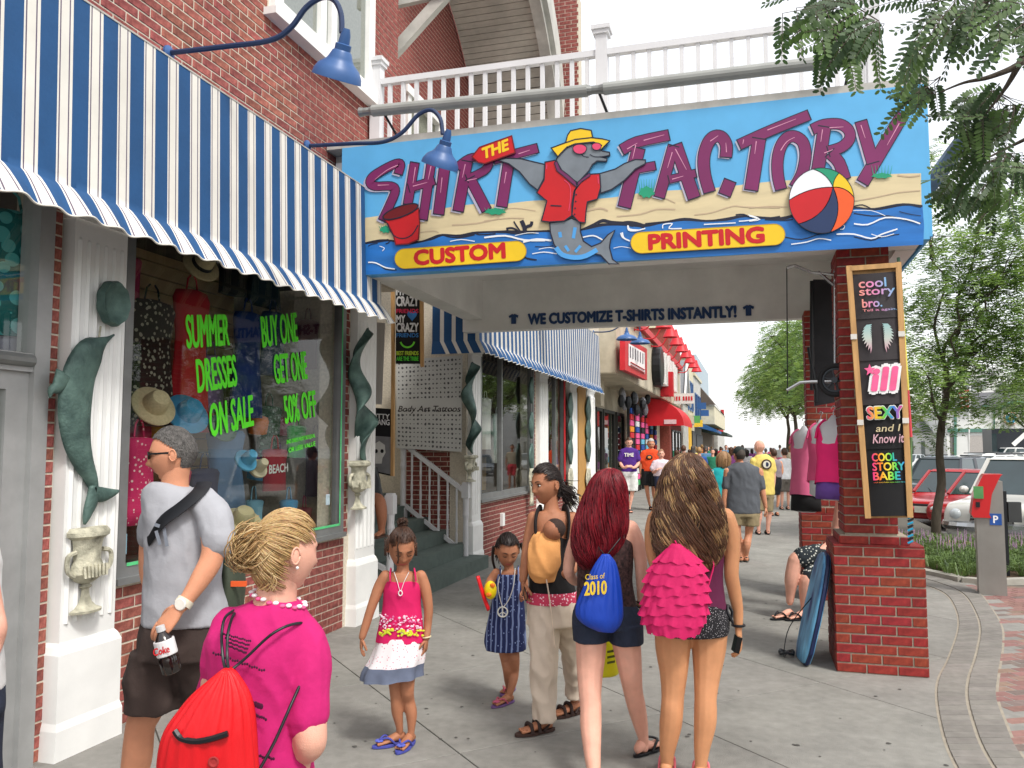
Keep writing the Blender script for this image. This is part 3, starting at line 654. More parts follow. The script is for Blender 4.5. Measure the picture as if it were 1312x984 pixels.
def garment(P,w,h,mat,label,kind='dress',d=.1,name=None,wv=.5,grp='clothes in the near shop window',n=None,flare=1.2):
 """hanging garment with folds, centred on P (top), facing +n"""
 T=thing(name or kind,label,kind,P,grp);n=Vector(n or(1,0,0));u=n.cross(ZZ).normalized()*-1;rings=[]
 prof=[(.16,0),(.42,.015),(.5,.07),(.45,.2),(.4,.34),(.42,.5),(.42*flare,.8),(.45*flare,1)]if kind=='dress' else[(.2,0),(.42,.02),(.5,.08),(.44,.3),(.42,.6),(.44,1)]
 ph=RG.uniform(0,6)
 for i,(r,z)in enumerate(prof):
  rg=[]
  for j in range(28):
   t=2*math.pi*j/28;f=1+.10*z*math.sin(7*t+ph)*(1 if kind=='dress' else .4)
   rg.append(P+u*w*r*math.cos(t)*f+n*d*(.35+.65*min(1,r*2))*math.sin(t)*f*.8-ZZ*h*z)
  rings.append(rg)
 MB().loft(rings).build('cloth',mat,T,smooth=180)
 q=MB()
 for s in(-1,1):q.tube([P+u*s*w*.16+ZZ*.0,P+u*s*w*.12+ZZ*.09,P+u*s*w*.05+ZZ*.12],.008,5)
 q.build('strap',mat,T);return T
def hat(P,r,mat,label,n=(.8,-.3,.5),band=None,grp='hats in the near shop window'):
 T=thing('hat',label,'hat',P,grp);MB().lathe(P,[(0.02,-.01),(r*.98,-.012),(r,0),(r*.96,.008),(r*.56,.015),(r*.52,.05),(r*.48,.09),(r*.38,.115),(.01,.12)],28,ax=n).build('straw_body',mat,T,smooth=50)
 if band:MB().lathe(P,[(r*.575,.014),(r*.575,.03),(r*.545,.045),(r*.53,.044)],28,ax=n).build('band',band,T,smooth=60)
 return T
XI=-4.35
def ig(px,py,X=XI):return onX(px,py,X)
garment(ig(195,385),.5,.95,printmat('black_white_floral',(28,28,26),(170,168,150),26,.34),'black dress with a pale floral print hanging left in the window')
garment(ig(246,372),.42,1.15,clothmat((190,28,40)),'long red dress behind the green lettering')
garment(ig(318,400),.4,.95,clothmat((28,58,130)),'deep blue dress in the middle of the window')
garment(ig(290,550),.42,.7,clothmat((92,130,170)),'striped denim blue dress low in the window',n=(1,-.2,0))
garment(ig(178,560,-4.1),.3,.6,printmat('pink_print',(206,44,100),(240,200,200),30,.25),'hot pink patterned dress at the lower left of the window')
garment(ig(350,400),.34,.6,clothmat((40,60,100)),'small navy dress at the upper right of the window')
garment(ig(340,300,-4.5),.5,.7,clothmat((24,52,60)),'dark teal cover-up hanging high under the awning')
garment(ig(380,545),.28,.32,clothmat((64,190,96)),'lime green tote shirt on the right of the window','shirt')
garment(ig(352,575,-4.2),.36,.38,clothmat((170,30,44)),'red beach shirt with white lettering','shirt');text_mb('BEACH',ig(345,607,-4.075),ig(369,604,-4.075),ig(345,596,-4.075),bold=.03).build('printed_word',MC((235,235,230)))
bpy.data.objects['printed_word'].parent=[o for o in bpy.data.objects if o.name.startswith('shirt')and 'red beach' in o.get('label','')][0];_o=bpy.data.objects['printed_word'];_o.matrix_parent_inverse=Matrix.Translation(-wloc(_o.parent))
STRAWM=M('straw_weave',(206,190,150),.85,.12,60,bump=.6,bscale=250)
hat(ig(197,520,-4.05),.16,STRAWM,'pale straw hat at the left of the window');hat(ig(240,530,-4.05),.17,MC((60,150,196),.8),'bright turquoise sun hat in the window')
hat(ig(258,340,-4.1),.15,STRAWM,'straw hat with black band high behind the glass',band=BLACK);hat(ig(285,548,-4.2),.13,MC((92,120,110)),'grey green hat beside the turquoise one')
hat(ig(315,590,-4.0),.10,MC((84,160,196)),'small light blue cap in the window');hat(ig(330,600,-4.0),.09,MC((190,180,150)),'small beige cap next to the light blue cap')
hat(ig(310,668,-4.0),.17,M('sand_fabric',(166,156,120),.9),'beige bucket hat with flower badge at the bottom of the window',n=(.5,-.3,.8))
for i,(x,y,c,w,h)in enumerate(((165,330,(150,30,70),.2,.35),(300,320,(14,14,14),.35,.4),(165,620,(60,50,40),.2,.5),(225,600,(200,60,90),.3,.4),(262,600,(60,62,90),.3,.5),(405,560,(70,40,60),.3,.6),(395,410,(96,40,50),.3,.5),(325,640,(120,170,190),.2,.3),(370,640,(70,140,180),.2,.3),(390,650,(190,90,110),.15,.25))):
 garment(ig(x,y,-4.4+.05*(i%3)),w,h,clothmat(c),['maroon top by the near pilaster behind glass','black shawl hanging in shadow under the awning','brown beaded top at lower left of the window','pink top behind the grey shirted man','slate patterned top behind the grey shirted man','plum top at the right edge of the window','brick red top near the right edge of the window','pale aqua top low in the window','sky blue towel low on the right of the window','rose towel at the lower right corner of the window'][i],'top',n=(1,-.15,0))
for x,y,c,w,h,l in((8,270,(20,110,110),.5,.7,'teal tie-dye shirt above the shop door'),(20,360,(150,150,165),.4,.45,'grey lettered shirt inside the door bay'),(8,500,(90,220,130),.3,.4,'mint green shirt beside the door'),(12,575,(180,60,50),.35,.4,'rainbow tie-dye shirt beside the door')):
 garment(onX(x,y,-3.95),w,h,printmat('tiedye%d'%x,c,tuple(min(255,v+70)for v in c),9,.4),l,'shirt',grp='shirts in the door bay',n=(.9,-.4,0))
gcol=[(206,60,110),(240,200,60),(70,150,200),(220,220,214),(120,60,140),(60,140,100),(230,130,60),(40,60,110),(180,40,50),(150,200,210)]
for i in range(34):
 x,y=RG.uniform(165,425),RG.uniform(520,668);q_=ig(x,y,-4.62+RG.uniform(-.1,.1));c_=gcol[i%10]
 if q_.z<1.0:continue
 lb_='%s beach bag at the %s %s of the back shelf in the near window'%(['pink','yellow','sky blue','white','violet','sea green','orange','navy','red','pale aqua'][i%10],'upper' if y<590 else 'lower','left' if x<250 else 'middle' if x<340 else 'right')
 if lb_ in PR:continue
 PR[lb_]=1;T=MB();T.lathe(q_,[(.02,-.16),(.09,-.15),(.10,-.04),(.085,.0),(.03,.02)],10,ax=(.2,RG.uniform(-.3,.3),1));tag(T.build('beach_bag',clothmat(c_),smooth=60),lb_,'bag','beach bags on the back shelf of the window')
for i,(x,y,c_)in enumerate(((270,455,(150,120,170)),(225,440,(200,190,160)),(345,520,(60,100,80)),(392,500,(180,60,90)),(300,480,(90,70,60)),(410,430,(70,70,90)))):
 garment(ig(x,y,-4.6),.34,.5,printmat('print%d'%i,c_,tuple(min(255,v+60)for v in c_),22,.3),'patterned %s top hanging on the back wall of the near window'%['mauve','sand','dark green','raspberry','brown','slate'][i],'top',n=(1,-.15,0))
for i,(x,y,c)in enumerate(((622,510,(220,222,214)),(637,530,(200,210,206)),(655,520,(150,120,110)),(665,560,(226,228,226)),(698,520,(60,110,190)),(706,560,(200,90,50)),(710,530,(160,60,60)))):
 garment(onX(x,y,-4.5),.5,.9,clothmat(c),['white blouse at the left of the far window','pale grey blouse in the far window','brown patterned blouse in the far window','white shirt at the right of the far window','blue towel in the second far window','orange shirt in the second far window','wine red shirt in the second far window'][i],'top',grp='clothes in the far shop windows')
for px,py,w,c,l in((157,698,.09,(150,190,210),'small pale blue round sticker card inside the window corner'),(421,640,.07,(210,225,240),'small white opening sticker at the right end of the window')):
 p=onX(px,py,XG-.02);T=MB().box(XG-.03,XG-.027,p.y-w/2,p.y+w/2,p.z-w*.7,p.z+w*.7).build('window_sticker',MC(c));tag(T,l,'sticker')
# == THE BIG SIGN (real flat board at Y = 6.7, layers a few tenths of a millimetre apart, cut-outs 2-3 cm proud)
YS=6.715
SG=thing('shop_sign','big painted beach sign over the pavement with purple lettering and a dolphin cut-out','sign',(-1.2,YS,3.3))
FL=lambda n,c,**k:M(n,c,.5,.05,5,**k)
SKYB=FL('sign_sky',(92,172,222));SAND=M('sign_sand',(214,198,158),.55,.07,5,stretch=(.6,1,4));SEA=M('sign_sea',(34,110,186),.5,.18,3,stretch=(.7,1,5));INKN=FL('sign_ink',(26,30,50))
PURP=M('sign_purple',(120,36,92),.5,.12,3);PINK=FL('sign_pink',(216,150,180));LAV=FL('sign_lavender',(176,172,192));SWHT=FL('sign_white',(232,236,240));SGRN=FL('sign_green',(30,150,112))
SRED=FL('sign_red',(196,24,32));SYEL=FL('sign_yellow',(236,196,32));SGREY=M('sign_grey',(118,126,134),.5,.12,8);SDK=FL('sign_dark_red',(110,16,24));SPNK=FL('sign_rose',(220,70,110));SNAV=FL('sign_navy',(32,52,92));SORG=FL('sign_orange',(232,92,36));SCOL=FL('sign_plum',(112,40,90));SLB=FL('sign_light_blue',(80,160,225))
_ly=[0.0]
def S(x,y,off):return onY(x,y,YS-off)
def sp(pts,off,mat,name,parent=SG,th=0,mats=None):
 return MB().poly([S(x,y,off)for x,y in pts],NY,th).build(name,mat,parent)
class Fr:
 def __init__(s,ox,oy,k):s.o=(ox,oy,k)
 def __call__(s,pts):return[(s.o[0]+p[0]/s.o[2],s.o[1]+p[1]/s.o[2])+tuple(p[2:])for p in pts]
fA,fB,fC,fD=Fr(440,130,4.1),Fr(620,130,4.277),Fr(780,130,4.92),Fr(960,110,4.474)
def curve(pts,k=5):return[(p.x,p.y)for p in smoothpath([(x,y,0)for x,y in pts],k)]
def strokemb(mb,pts,w,off,mi,parent=None,smooth=0,close=False):
 if smooth:pts=curve(pts,smooth)
 if isinstance(w,(list,tuple))and len(w)!=len(pts):w=[w[0]+(w[1]-w[0])*i/(len(pts)-1)for i in range(len(pts))]
 L_,R_=stroke2([Vector(p[:2])for p in pts],w,close);n=len(pts)
 V=[S(p.x,p.y,off)for p in L_]+[S(p.x,p.y,off)for p in R_]
 fs=[(i,(i+1)%n,n+(i+1)%n,n+i)for i in range(n if close else n-1)]
 mb.add(V,fs,mi)
bx=[(445,195.5),(1175,115.5),(1182,313.5),(470,352.5)]
TL,TR_=onY(445,195,YS),onY(1175,115,YS);BLp,BRp=onY(470,352,YS),onY(1182,313,YS)
xl,xr=-3.58,1.3;zb,zt_=3.245,4.44
MB().box(xl,xr,YS+.0005,6.86,zb,zt_).build('board',SKYB,SG)
MB().box(xr,xr+.02,YS,10.4,zb+.02,zt_).build('side_board',SKYB,SG)
def inx(pts):return pts
sp(curve([(468,279),(520,272),(560,268),(611,261),(640,262),(684,257),(740,256),(784,253),(830,246),(880,243),(894,243),(940,238),(983,233),(1040,229),(1094,226),(1140,223),(1180,222)],3)+[(1181,280),(1181,300),(462,340)],.0008,SAND,'painted_sand')
seatop=curve([(466,312),(484,309),(498,308),(520,311),(537,310),(552,306),(567,301),(590,302),(611,298),(640,297),(665,297),(703,296),(730,296),(746,294),(772,288),(800,288),(826,289),(850,285),(877,281),(905,283),(930,281),(955,277),(1000,280),(1030,272),(1060,268),(1094,266),(1121,268),(1157,262),(1182,264)],4)
sp(seatop+[(1184,290),(1183,313.5),(463,352.3)],.0012,SEA,'painted_sea')
mb=MB();n=len(seatop)
strokemb(mb,seatop,[2.4+1.6*math.sin(i*.37)**2 for i in range(n)],.0018,0)
for i,(fr,pts,w)in enumerate(((fA,[(520,700),(560,712),(620,715),(690,700)],9),(fA,[(690,685),(712,700),(800,695)],9),(fB,[(545,700),(600,675),(650,650),(700,660),(800,668),(880,690)],16),(fB,[(620,668),(650,655),(700,662),(820,680)],20),(fC,[(0,765),(60,770),(120,760),(180,768),(230,785)],20),(fC,[(230,770),(330,760),(480,745)],10),(fC,[(800,715),(850,712),(900,730),(1000,735),(1080,725)],12),(fD,[(600,690),(650,682),(700,705)],8),(fD,[(720,705),(800,690),(900,680),(985,695)],10),(fD,[(600,730),(700,745),(800,745),(900,770),(985,785)],7),(fD,[(200,865),(300,880),(400,850),(460,840)],7),(fD,[(600,865),(700,885),(760,865),(860,850)],6),(fA,[(130,845),(180,850),(220,880),(280,885)],8),(fA,[(215,730),(235,725),(240,740),(222,748)],7),(fA,[(940,810),(960,822),(1010,832)],9),(fB,[(210,840),(240,862),(290,868)],9),(fA,[(180,745),(150,750),(130,760)],5),(fD,[(90,765),(200,770),(250,765)],9),(fD,[(860,720),(920,735),(985,745)],5),(fB,[(280,795),(340,796),(380,790)],5))):
 strokemb(mb,fr(pts),w/fr.o[2]*.8,.0022+i*.00012,0,smooth=3)
for i,(pts,w)in enumerate((([(855,668),(890,665),(930,690)],10),([(895,630),(910,655),(935,690)],8),([(935,625),(950,660),(955,695)],22),([(990,630),(985,650),(960,660),(950,690)],16),([(860,665),(880,690),(1010,690)],10))):strokemb(mb,fA(pts),w/4.1,.0048+i*.0001,0,smooth=3)
tag(mb.build('painted_black_waves',INKN,SG),kind='stuff')
mb=MB()
for i,(fr,pts,w)in enumerate(((fA,[(130,845),(170,848),(220,872),(270,880)],9),(fA,[(740,715),(850,705),(950,728),(1060,730)],12),(fA,[(560,735),(620,725),(690,735)],6),(fB,[(215,770),(290,755),(370,762)],14),(fB,[(265,835),(330,825),(400,835)],7),(fB,[(540,745),(600,735),(650,758)],10),(fB,[(790,680),(800,700),(850,705)],10),(fB,[(750,720),(760,745),(800,765)],9),(fB,[(170,735),(240,720),(300,722)],5),(fC,[(85,825),(95,860),(130,878)],12),(fC,[(120,780),(125,810),(170,815),(230,800)],10),(fC,[(340,800),(345,775),(400,770),(380,800),(460,800)],9),(fC,[(600,775),(700,770),(800,765)],9),(fC,[(880,715),(940,735),(880,750),(820,755)],9),(fC,[(30,925),(80,915),(140,925)],5),(fD,[(590,715),(700,715),(780,745)],5),(fD,[(600,790),(680,795),(780,755),(900,765),(980,790)],11),(fD,[(500,850),(600,850),(700,875),(760,850),(850,820)],11),(fD,[(240,908),(330,895),(400,875),(470,885)],8),(fD,[(0,745),(60,765),(0,775)],9),(fD,[(700,850),(760,865),(830,848)],6),(fD,[(520,800),(545,800),(540,820),(520,822)],6),(fA,[(190,760),(215,770),(205,785)],5),(fB,[(300,810),(360,800),(420,815)],5))):
 strokemb(mb,fr(pts),w/fr.o[2]*.75,.0056+i*.00012,0,smooth=3)
tag(mb.build('painted_foam',SWHT,SG),kind='stuff')
mb=MB();DUNE=FL('sign_dune_line',(190,168,140))
for i,(fr,pts,w)in enumerate(((fA,[(570,650),(700,640),(820,615)],7),(fA,[(820,570),(900,560),(1010,575)],4),(fC,[(50,725),(200,710),(300,680),(420,680)],8),(fC,[(540,715),(650,700),(780,660),(860,665),(1080,670)],7),(fC,[(180,610),(330,605),(420,640)],6),(fD,[(600,660),(720,640),(850,612),(980,600)],6),(fB,[(560,600),(640,585),(680,600)],9),(fB,[(0,655),(120,640),(220,640)],5),(fD,[(0,700),(120,690),(220,695)],5),(fD,[(850,512),(920,520),(980,512)],8),(fA,[(380,690),(470,680),(500,690)],4))):
 strokemb(mb,fr(pts),w/fr.o[2],.0026+i*.00011,0,smooth=3)
tag(mb.build('painted_dune_lines',DUNE,SG),kind='stuff')
def letter(fr,strokes,hl,z0,name='letter',sh=(-14,10)):
 mb=MB();z=z0;strokes=[(p_,w_*1.16,s_)for p_,w_,s_ in strokes]
 for pts,w,sm in strokes:strokemb(mb,fr([(x+sh[0],y+sh[1])for x,y in pts]),w/fr.o[2],z,3,smooth=sm);z+=.00006
 for pts,w,sm in strokes:
  q=fr(pts);strokemb(mb,q,(w/fr.o[2]+2.2)if not isinstance(w,tuple)else tuple(a/fr.o[2]+2.2 for a in w),z,0,smooth=sm);z+=.00006
 for pts,w,sm in strokes:
  q=fr(pts);a,b=Vector(q[0][:2]),Vector(q[1][:2]);c,d=Vector(q[-2][:2]),Vector(q[-1][:2])
  q2=q
  strokemb(mb,q2,(w/fr.o[2]-.1)if not isinstance(w,tuple)else tuple(a/fr.o[2]-.1 for a in w),z+.0004,1,smooth=sm);z+=.00006
  for p_,d_ in((a,(a-b).normalized()),(d,(d-c).normalized())):
   ww=(w[0]if isinstance(w,tuple)else w)/fr.o[2]+2.2;strokemb(mb,[p_-d_*.3,p_+d_*1.2],ww,z+.0009,0);z+=.00003
 z+=.0013
 for pts in hl:strokemb(mb,fr(pts),(1.2,.5),z,2,smooth=3);z+=.00005
 return mb.build(name,[INKN,PURP,PINK,LAV],SG)
z=.0088
LS=[(fA,[([(288,380),(300,335),(285,325),(235,345),(160,390),(140,425),(165,445),(250,445),(272,470),(245,540),(205,625)],36,4)],[[(285,335),(230,360),(165,410)],[(180,440),(240,438)]]),(fA,[([(375,322),(338,540)],38,0),([(462,320),(418,620)],38,0),([(345,455),(478,415)],36,0)],[[(378,345),(365,430)],[(365,445),(440,425)],[(460,340),(445,410)]]),(fA,[([(532,345),(500,592)],46,0)],[[(518,400),(510,480)]]),(fA,[([(650,315),(603,575)],46,0),([(598,345),(660,300),(735,290),(765,315),(750,355),(700,385),(650,405)],34,4),([(665,405),(700,470),(752,570)],44,3)],[[(640,330),(625,400)],[(650,415),(700,405)]]),(fA,[([(790,305),(1020,245)],40,0),([(868,320),(832,552)],46,0)],[[(920,275),(980,255)],[(855,370),(845,430)]]),(fC,[([(188,295),(98,665)],68,0),([(82,305),(180,255),(378,212)],56,3),([(140,432),(293,405)],44,0)],[[(170,275),(150,360)],[(220,245),(350,210)],[(115,300),(180,262)]]),(fC,[([(408,280),(318,603)],56,0),([(422,272),(538,608)],66,0),([(380,492),(548,452)],40,0)],[[(420,300),(490,430)],[(400,490),(470,470)],[(400,320),(370,420)]]),(fC,[([(738,350),(742,280),(715,228),(670,220),(628,258),(600,350),(605,460),(635,570)],62,4),([(765,500),(730,588)],64,0)],[[(742,320),(738,260)],[(640,250),(690,215)]]),(fC,[([(948,235),(898,558)],70,0),([(822,272),(940,218),(1080,158),(1262,85)],54,3)],[[(930,250),(920,330)],[(1000,180),(1180,110)],[(850,240),(845,270)]]),(fD,[([(182,592),(165,520),(162,430),(180,350),(215,300),(260,290),(305,320),(322,380),(318,440),(300,510),(262,580)],54,4)],[[(180,370),(215,320),(260,295)]]),(fD,[([(432,235),(392,492)],60,0),([(362,250),(430,222),(520,220),(570,255),(575,305),(530,350),(455,375)],50,4),([(462,385),(515,440),(548,535)],56,3)],[[(420,250),(410,320)],[(460,240),(540,235)],[(430,385),(480,365)]]),(fD,[([(640,203),(708,440)],58,0),([(880,165),(650,555)],60,0)],[[(640,225),(665,300)],[(860,215),(790,340)]])]
for fr,st_,hl in LS:letter(fr,st_,hl,z)
mb=MB()
for fr,cx,cy,w,h in((fA,798,578,105,34),(fA,222,672,60,36),(fC,238,572,95,70),(fD,760,515,110,30),(fB,62,600,110,36)):
 if fr is fB:continue
 pts=[(cx+w/2*math.cos(t)*(1+.15*math.sin(5*t)),cy+h/2*math.sin(t)*(1+.2*math.sin(7*t)))for t in(6.28*k/24 for k in range(24))]
 mb.poly([S(x,y,.0125)for x,y in fr(pts)],NY)
 for k in range(7):
  x=cx-w/2+w*(k+.5)/7;strokemb(mb,fr([(x,cy),(x+(k-3)*4,cy-h*.6-42*(fr is not fA))]),(5/fr.o[2],.3),.0126+.0001*k,0)
tag(mb.build('painted_grass',SGRN,SG),kind='stuff')
def cut(fr,pts,off,mat,name,parent=SG,th=.02,out=1.6,sm=0,ol=INKN):
 q=fr(pts);q=curve(q+[q[0]],sm)[:-1]if sm else q
 mb=MB();mb.poly([S(x,y,off)for x,y in q],NY,th,0,1)
 strokemb(mb,q,out,off+.0011,1,close=True);return mb.build(name,[mat,ol],parent)
DF=thing('dolphin_cutout','grey dolphin cut-out in red shirt and yellow hat mounted on the big sign','sign',S(740,240,0))
cut(fB,[(360,665),(440,655),(480,640),(530,660),(528,710),(545,765),(590,795),(640,775),(680,730),(718,705),(695,755),(688,800),(705,865),(738,890),(685,890),(640,842),(600,832),(560,858),(500,866),(430,842),(385,785),(365,720)],.018,SGREY,'tail',DF)
mb=MB()
for i,(pts,w)in enumerate((([(395,800),(430,840),(500,855),(560,845),(620,812)],26),([(415,715),(420,745)],18),([(500,690),(490,750)],18),([(445,790),(465,820)],16),([(530,790),(500,825)],16))):strokemb(mb,fB(pts),w/4.277,.0195+i*.0001,0,smooth=3)
mb.build('splash_marks',SLB,DF)
cut(fB,[(80,322),(120,311),(200,313),(270,330),(335,345),(330,420),(295,486),(250,452),(195,385),(135,340)],.02,SGREY,'flipper',DF)
cut(fB,[(635,395),(720,370),(770,340),(830,318),(885,320),(885,340),(830,370),(770,432),(700,482),(640,502)],.02,SGREY,'flipper',DF)
cut(fB,[(395,322),(410,290),(450,255),(500,232),(580,225),(620,250),(650,272),(688,278),(690,296),(640,305),(675,312),(672,328),(620,326),(595,345),(575,380),(515,445),(440,400)],.022,SGREY,'head',DF)
cut(fB,[(335,332),(390,322),(420,380),(460,420),(508,470),(495,490),(482,560),(482,625),(440,655),(360,660),(315,655),(330,600),(345,545),(290,500),(330,430)],.026,SRED,'shirt_front',DF)
cut(fB,[(512,470),(540,430),(585,398),(635,395),(640,470),(622,535),(567,550),(560,600),(555,665),(520,660),(483,620),(490,550),(500,485)],.026,SRED,'shirt_front',DF)
cut(fB,[(385,335),(400,325),(420,370),(460,400),(505,440),(510,470),(490,455),(440,412),(400,380)],.030,SCOL,'collar',DF,.004,1);cut(fB,[(515,440),(580,390),(582,408),(535,440),(512,466)],.030,SCOL,'collar',DF,.004,1)
mb=MB()
for k,y in enumerate((510,548,585,618)):mb.poly([S(x,y_,.0285)for x,y_ in fB([(506-k*3+5*math.cos(t),y+5*math.sin(t))for t in(6.28*j/8 for j in range(8))])],NY)
for p in([(365,570),(425,573)],):strokemb(mb,fB(p),1.6,.0285,0)
mb.build('button',INKN,DF);mb=MB()
for p in([(440,430),(470,460),(475,520),(465,600)],[(625,410),(628,450)],[(345,345),(343,370)]):strokemb(mb,fB(p),.9,.0286,0,smooth=3)
mb.build('highlight_lines',SPNK,DF)
cut(fB,[(448,225),(458,185),(475,160),(530,148),(588,158),(598,205),(520,212)],.026,SYEL,'hat_crown',DF)
cut(fB,[(368,255),(430,232),(500,208),(590,198),(650,205),(690,215),(660,245),(635,268),(645,240),(600,222),(500,232),(455,250),(425,280),(405,302)],.029,SYEL,'hat_brim',DF)
for cx,cy,rx,ry in((525,256,38,32),(617,243,26,24)):cut(fB,[(cx+rx*math.cos(t),cy+ry*math.sin(t)*(1 if math.sin(t)>0 else .7))for t in(6.28*j/16 for j in range(16))],.0305,SPNK,'glasses_lens',DF,.003,.9)
mb=MB();strokemb(mb,fB([(580,290),(610,303),(660,300),(690,292)]),.9,.0245,0,smooth=3);strokemb(mb,fB([(536,290),(545,300),(575,305)]),.9,.0246,0,smooth=2);mb.build('mouth_line',INKN,DF)
BK=thing('bucket_cutout','red toy bucket cut-out on the left of the big sign','sign',S(513,287,0))
cut(fA,[(205,605),(235,625),(300,610),(395,560),(400,640),(393,725),(340,748),(275,752),(262,700),(235,645)],.02,SRED,'bucket_body',BK,ol=SDK)
cut(fA,[(300+92*math.cos(t)-12*math.sin(t),578+33*math.sin(t)-26*math.cos(t))for t in(6.28*j/24 for j in range(24))],.023,SDK,'rim',BK,.003)
mb=MB();strokemb(mb,fA([(230,640),(260,700),(310,720),(360,700),(392,650)]),1.4,.0215,0,smooth=3);mb.build('handle_line',INKN,BK)
TG=thing('tag_cutout','red arrow-ended tag reading THE mounted on the big sign','sign',S(632,192,0))
cut(fA,[(675,290),(715,240),(884,180),(902,268),(742,326),(708,320)],.03,SRED,'tag_board',TG,ol=SDK)
text_mb('THE',S(440+738/4.1,130+300/4.1,.0325),S(440+872/4.1,130+250/4.1,.0325),S(440+728/4.1,130+248/4.1,.0325),bold=.05,shear=.12).build('tag_lettering',SYEL,TG)
def capsule(fr,a,b,r,txt,tb,label):
 T=thing('capsule_sign',label,'sign',S(*fr([a])[0],0));(ax,ay),(bx_,by)=a,b;L=math.hypot(bx_-ax,by-ay);ux,uy=(bx_-ax)/L,(by-ay)/L;pts=[]
 for j in range(13):t=math.pi/2+math.pi*j/12;c,s=math.cos(t),math.sin(t);pts.append((ax+r*(c*ux-s*uy),ay+r*(c*uy+s*ux)))
 for j in range(13):t=-math.pi/2+math.pi*j/12;c,s=math.cos(t),math.sin(t);pts.append((bx_+r*(c*ux-s*uy),by+r*(c*uy+s*ux)))
 cut(fr,pts,.02,SYEL,'capsule_board',T,out=.8,ol=FL('capsule_edge',(190,150,30)));q=fr(tb)
 text_mb(txt,S(*q[0],.0225),S(*q[1],.0225),S(*q[2],.0225),bold=.065).build('capsule_lettering',SRED,T)
capsule(fA,(322,826),(908,785),52,'CUSTOM',[(375,858),(848,820),(372,785)],'yellow capsule sign reading CUSTOM at the lower left of the big sign')
capsule(fC,(205,890),(1045,838),66,'PRINTING',[(256,932),(978,885),(252,842)],'yellow capsule sign reading PRINTING at the lower middle of the big sign')
BB=thing('beach_ball_cutout','striped beach ball cut-out on the right of the big sign','sign',S(1053,257,0))
C_,hub,RR=(415,657),(480,580),187
bd_=[(370,495),(515,500),(602,640),(465,832),(285,790),(228,655)]
an=[math.atan2(y-C_[1],x-C_[0])for x,y in bd_]
def ctrl(i):
 x,y=C_[0]+RR*math.cos(an[i]),C_[1]+RR*math.sin(an[i]);mx_,my_=(x+hub[0])/2,(y+hub[1])/2;dx,dy=x-hub[0],y-hub[1];k=(.12,-.1,-.14,-.14,-.16,.08)[i]
 return[(hub[0]+(x-hub[0])*t+-dy*k*4*t*(1-t),hub[1]+(y-hub[1])*t+dx*k*4*t*(1-t))for t in(j/8 for j in range(9))]
cols=[SGRN,SYEL,SORG,SNAV,SRED,SWHT]
for i in range(6):
 a0,a1=an[i],an[(i+1)%6]
 while a1<a0:a1+=2*math.pi
 arc=[(C_[0]+RR*math.cos(a0+(a1-a0)*j/12),C_[1]+RR*math.sin(a0+(a1-a0)*j/12))for j in range(1,12)]
 pts=ctrl(i)+arc+ctrl((i+1)%6)[::-1][:-1]
 cut(fD,pts,.03,cols[i],'gore',BB,.025,.9)
# == overhead tube, railing, gooseneck lamps
TB=thing('overhead_tube','long grey tube light housing running above the big sign with a joint','tube',(-1.3,6.6,4.8))
GP=M('grey_tube',(158,160,156),.45,.06,3,dirt=.2)
ya=6.66;p0,p1=onY(470,143,ya),onY(1090,76,ya);pm=onY(763,115,ya);ux=(p1-p0).normalized()
MB().tube([p0+ux*.06,pm-ux*.07],.052,14).build('tube_section',GP,TB);MB().tube([pm+ux*.07,p1],.052,14).build('tube_section',GP,TB)
for c in(p0,pm):MB().tube([c-ux*.07,c-ux*.03,c+ux*.03,c+ux*.07],[.045,.036,.036,.045],12).build('coupling',GALV,TB)
for c,q in((p0+ux*.15,onY(511,178,6.8)),(pm+ux*.02,onY(780,150,6.8)),(p1,onY(1081,121,6.8))):MB().tube([c,q],.012,6).build('bracket',BLACK,TB)
RL=thing('roof_railing','white balustrade along the top of the canopy above the big sign','railing',(-1.2,7.6,4.46))
WR_=M('railing_white',(212,212,214),.45,.04,3,dirt=.06);yr=7.6;zb_=4.47
def post(x,y=None,top=5.72):
 y=yr if y is None else y;m=MB();m.box(x-.055,x+.055,y-.055,y+.055,zb_,top-.1);m.box(x-.075,x+.075,y-.075,y+.075,top-.1,top-.06);m.box(x-.09,x+.09,y-.09,y+.09,top-.06,top-.02)
 m.add([(x-.09,y-.09,top-.02),(x+.09,y-.09,top-.02),(x+.09,y+.09,top-.02),(x-.09,y+.09,top-.02),(x,y,top+.03)],[(0,1,4),(1,2,4),(2,3,4),(3,0,4)]);m.build('post',WR_,RL)
xp=[-3.66,-1.31,1.08]
for x in xp:post(x)
for a,b in zip(xp,xp[1:]):
 MB().box(a+.056,b-.056,yr-.035,yr+.035,5.42,5.48).build('top_rail',WR_,RL);MB().box(a+.056,b-.056,yr-.025,yr+.025,4.55,4.6).build('bottom_rail',WR_,RL)
 n=15
 for k in range(n):x=a+(b-a)*(k+1)/(n+1);MB().box(x-.019,x+.019,yr-.019,yr+.019,4.6,5.42).build('baluster',WR_,RL)
post(1.08,10.3)
MB().box(1.05,1.11,yr+.056,10.24,5.42,5.48).build('top_rail',WR_,RL);MB().box(1.055,1.105,yr+.056,10.24,4.55,4.6).build('bottom_rail',WR_,RL)
for k in range(17):y=yr+(10.3-yr)*(k+1)/18;MB().box(1.06,1.10,y-.019,y+.019,4.6,5.42).build('baluster',WR_,RL)
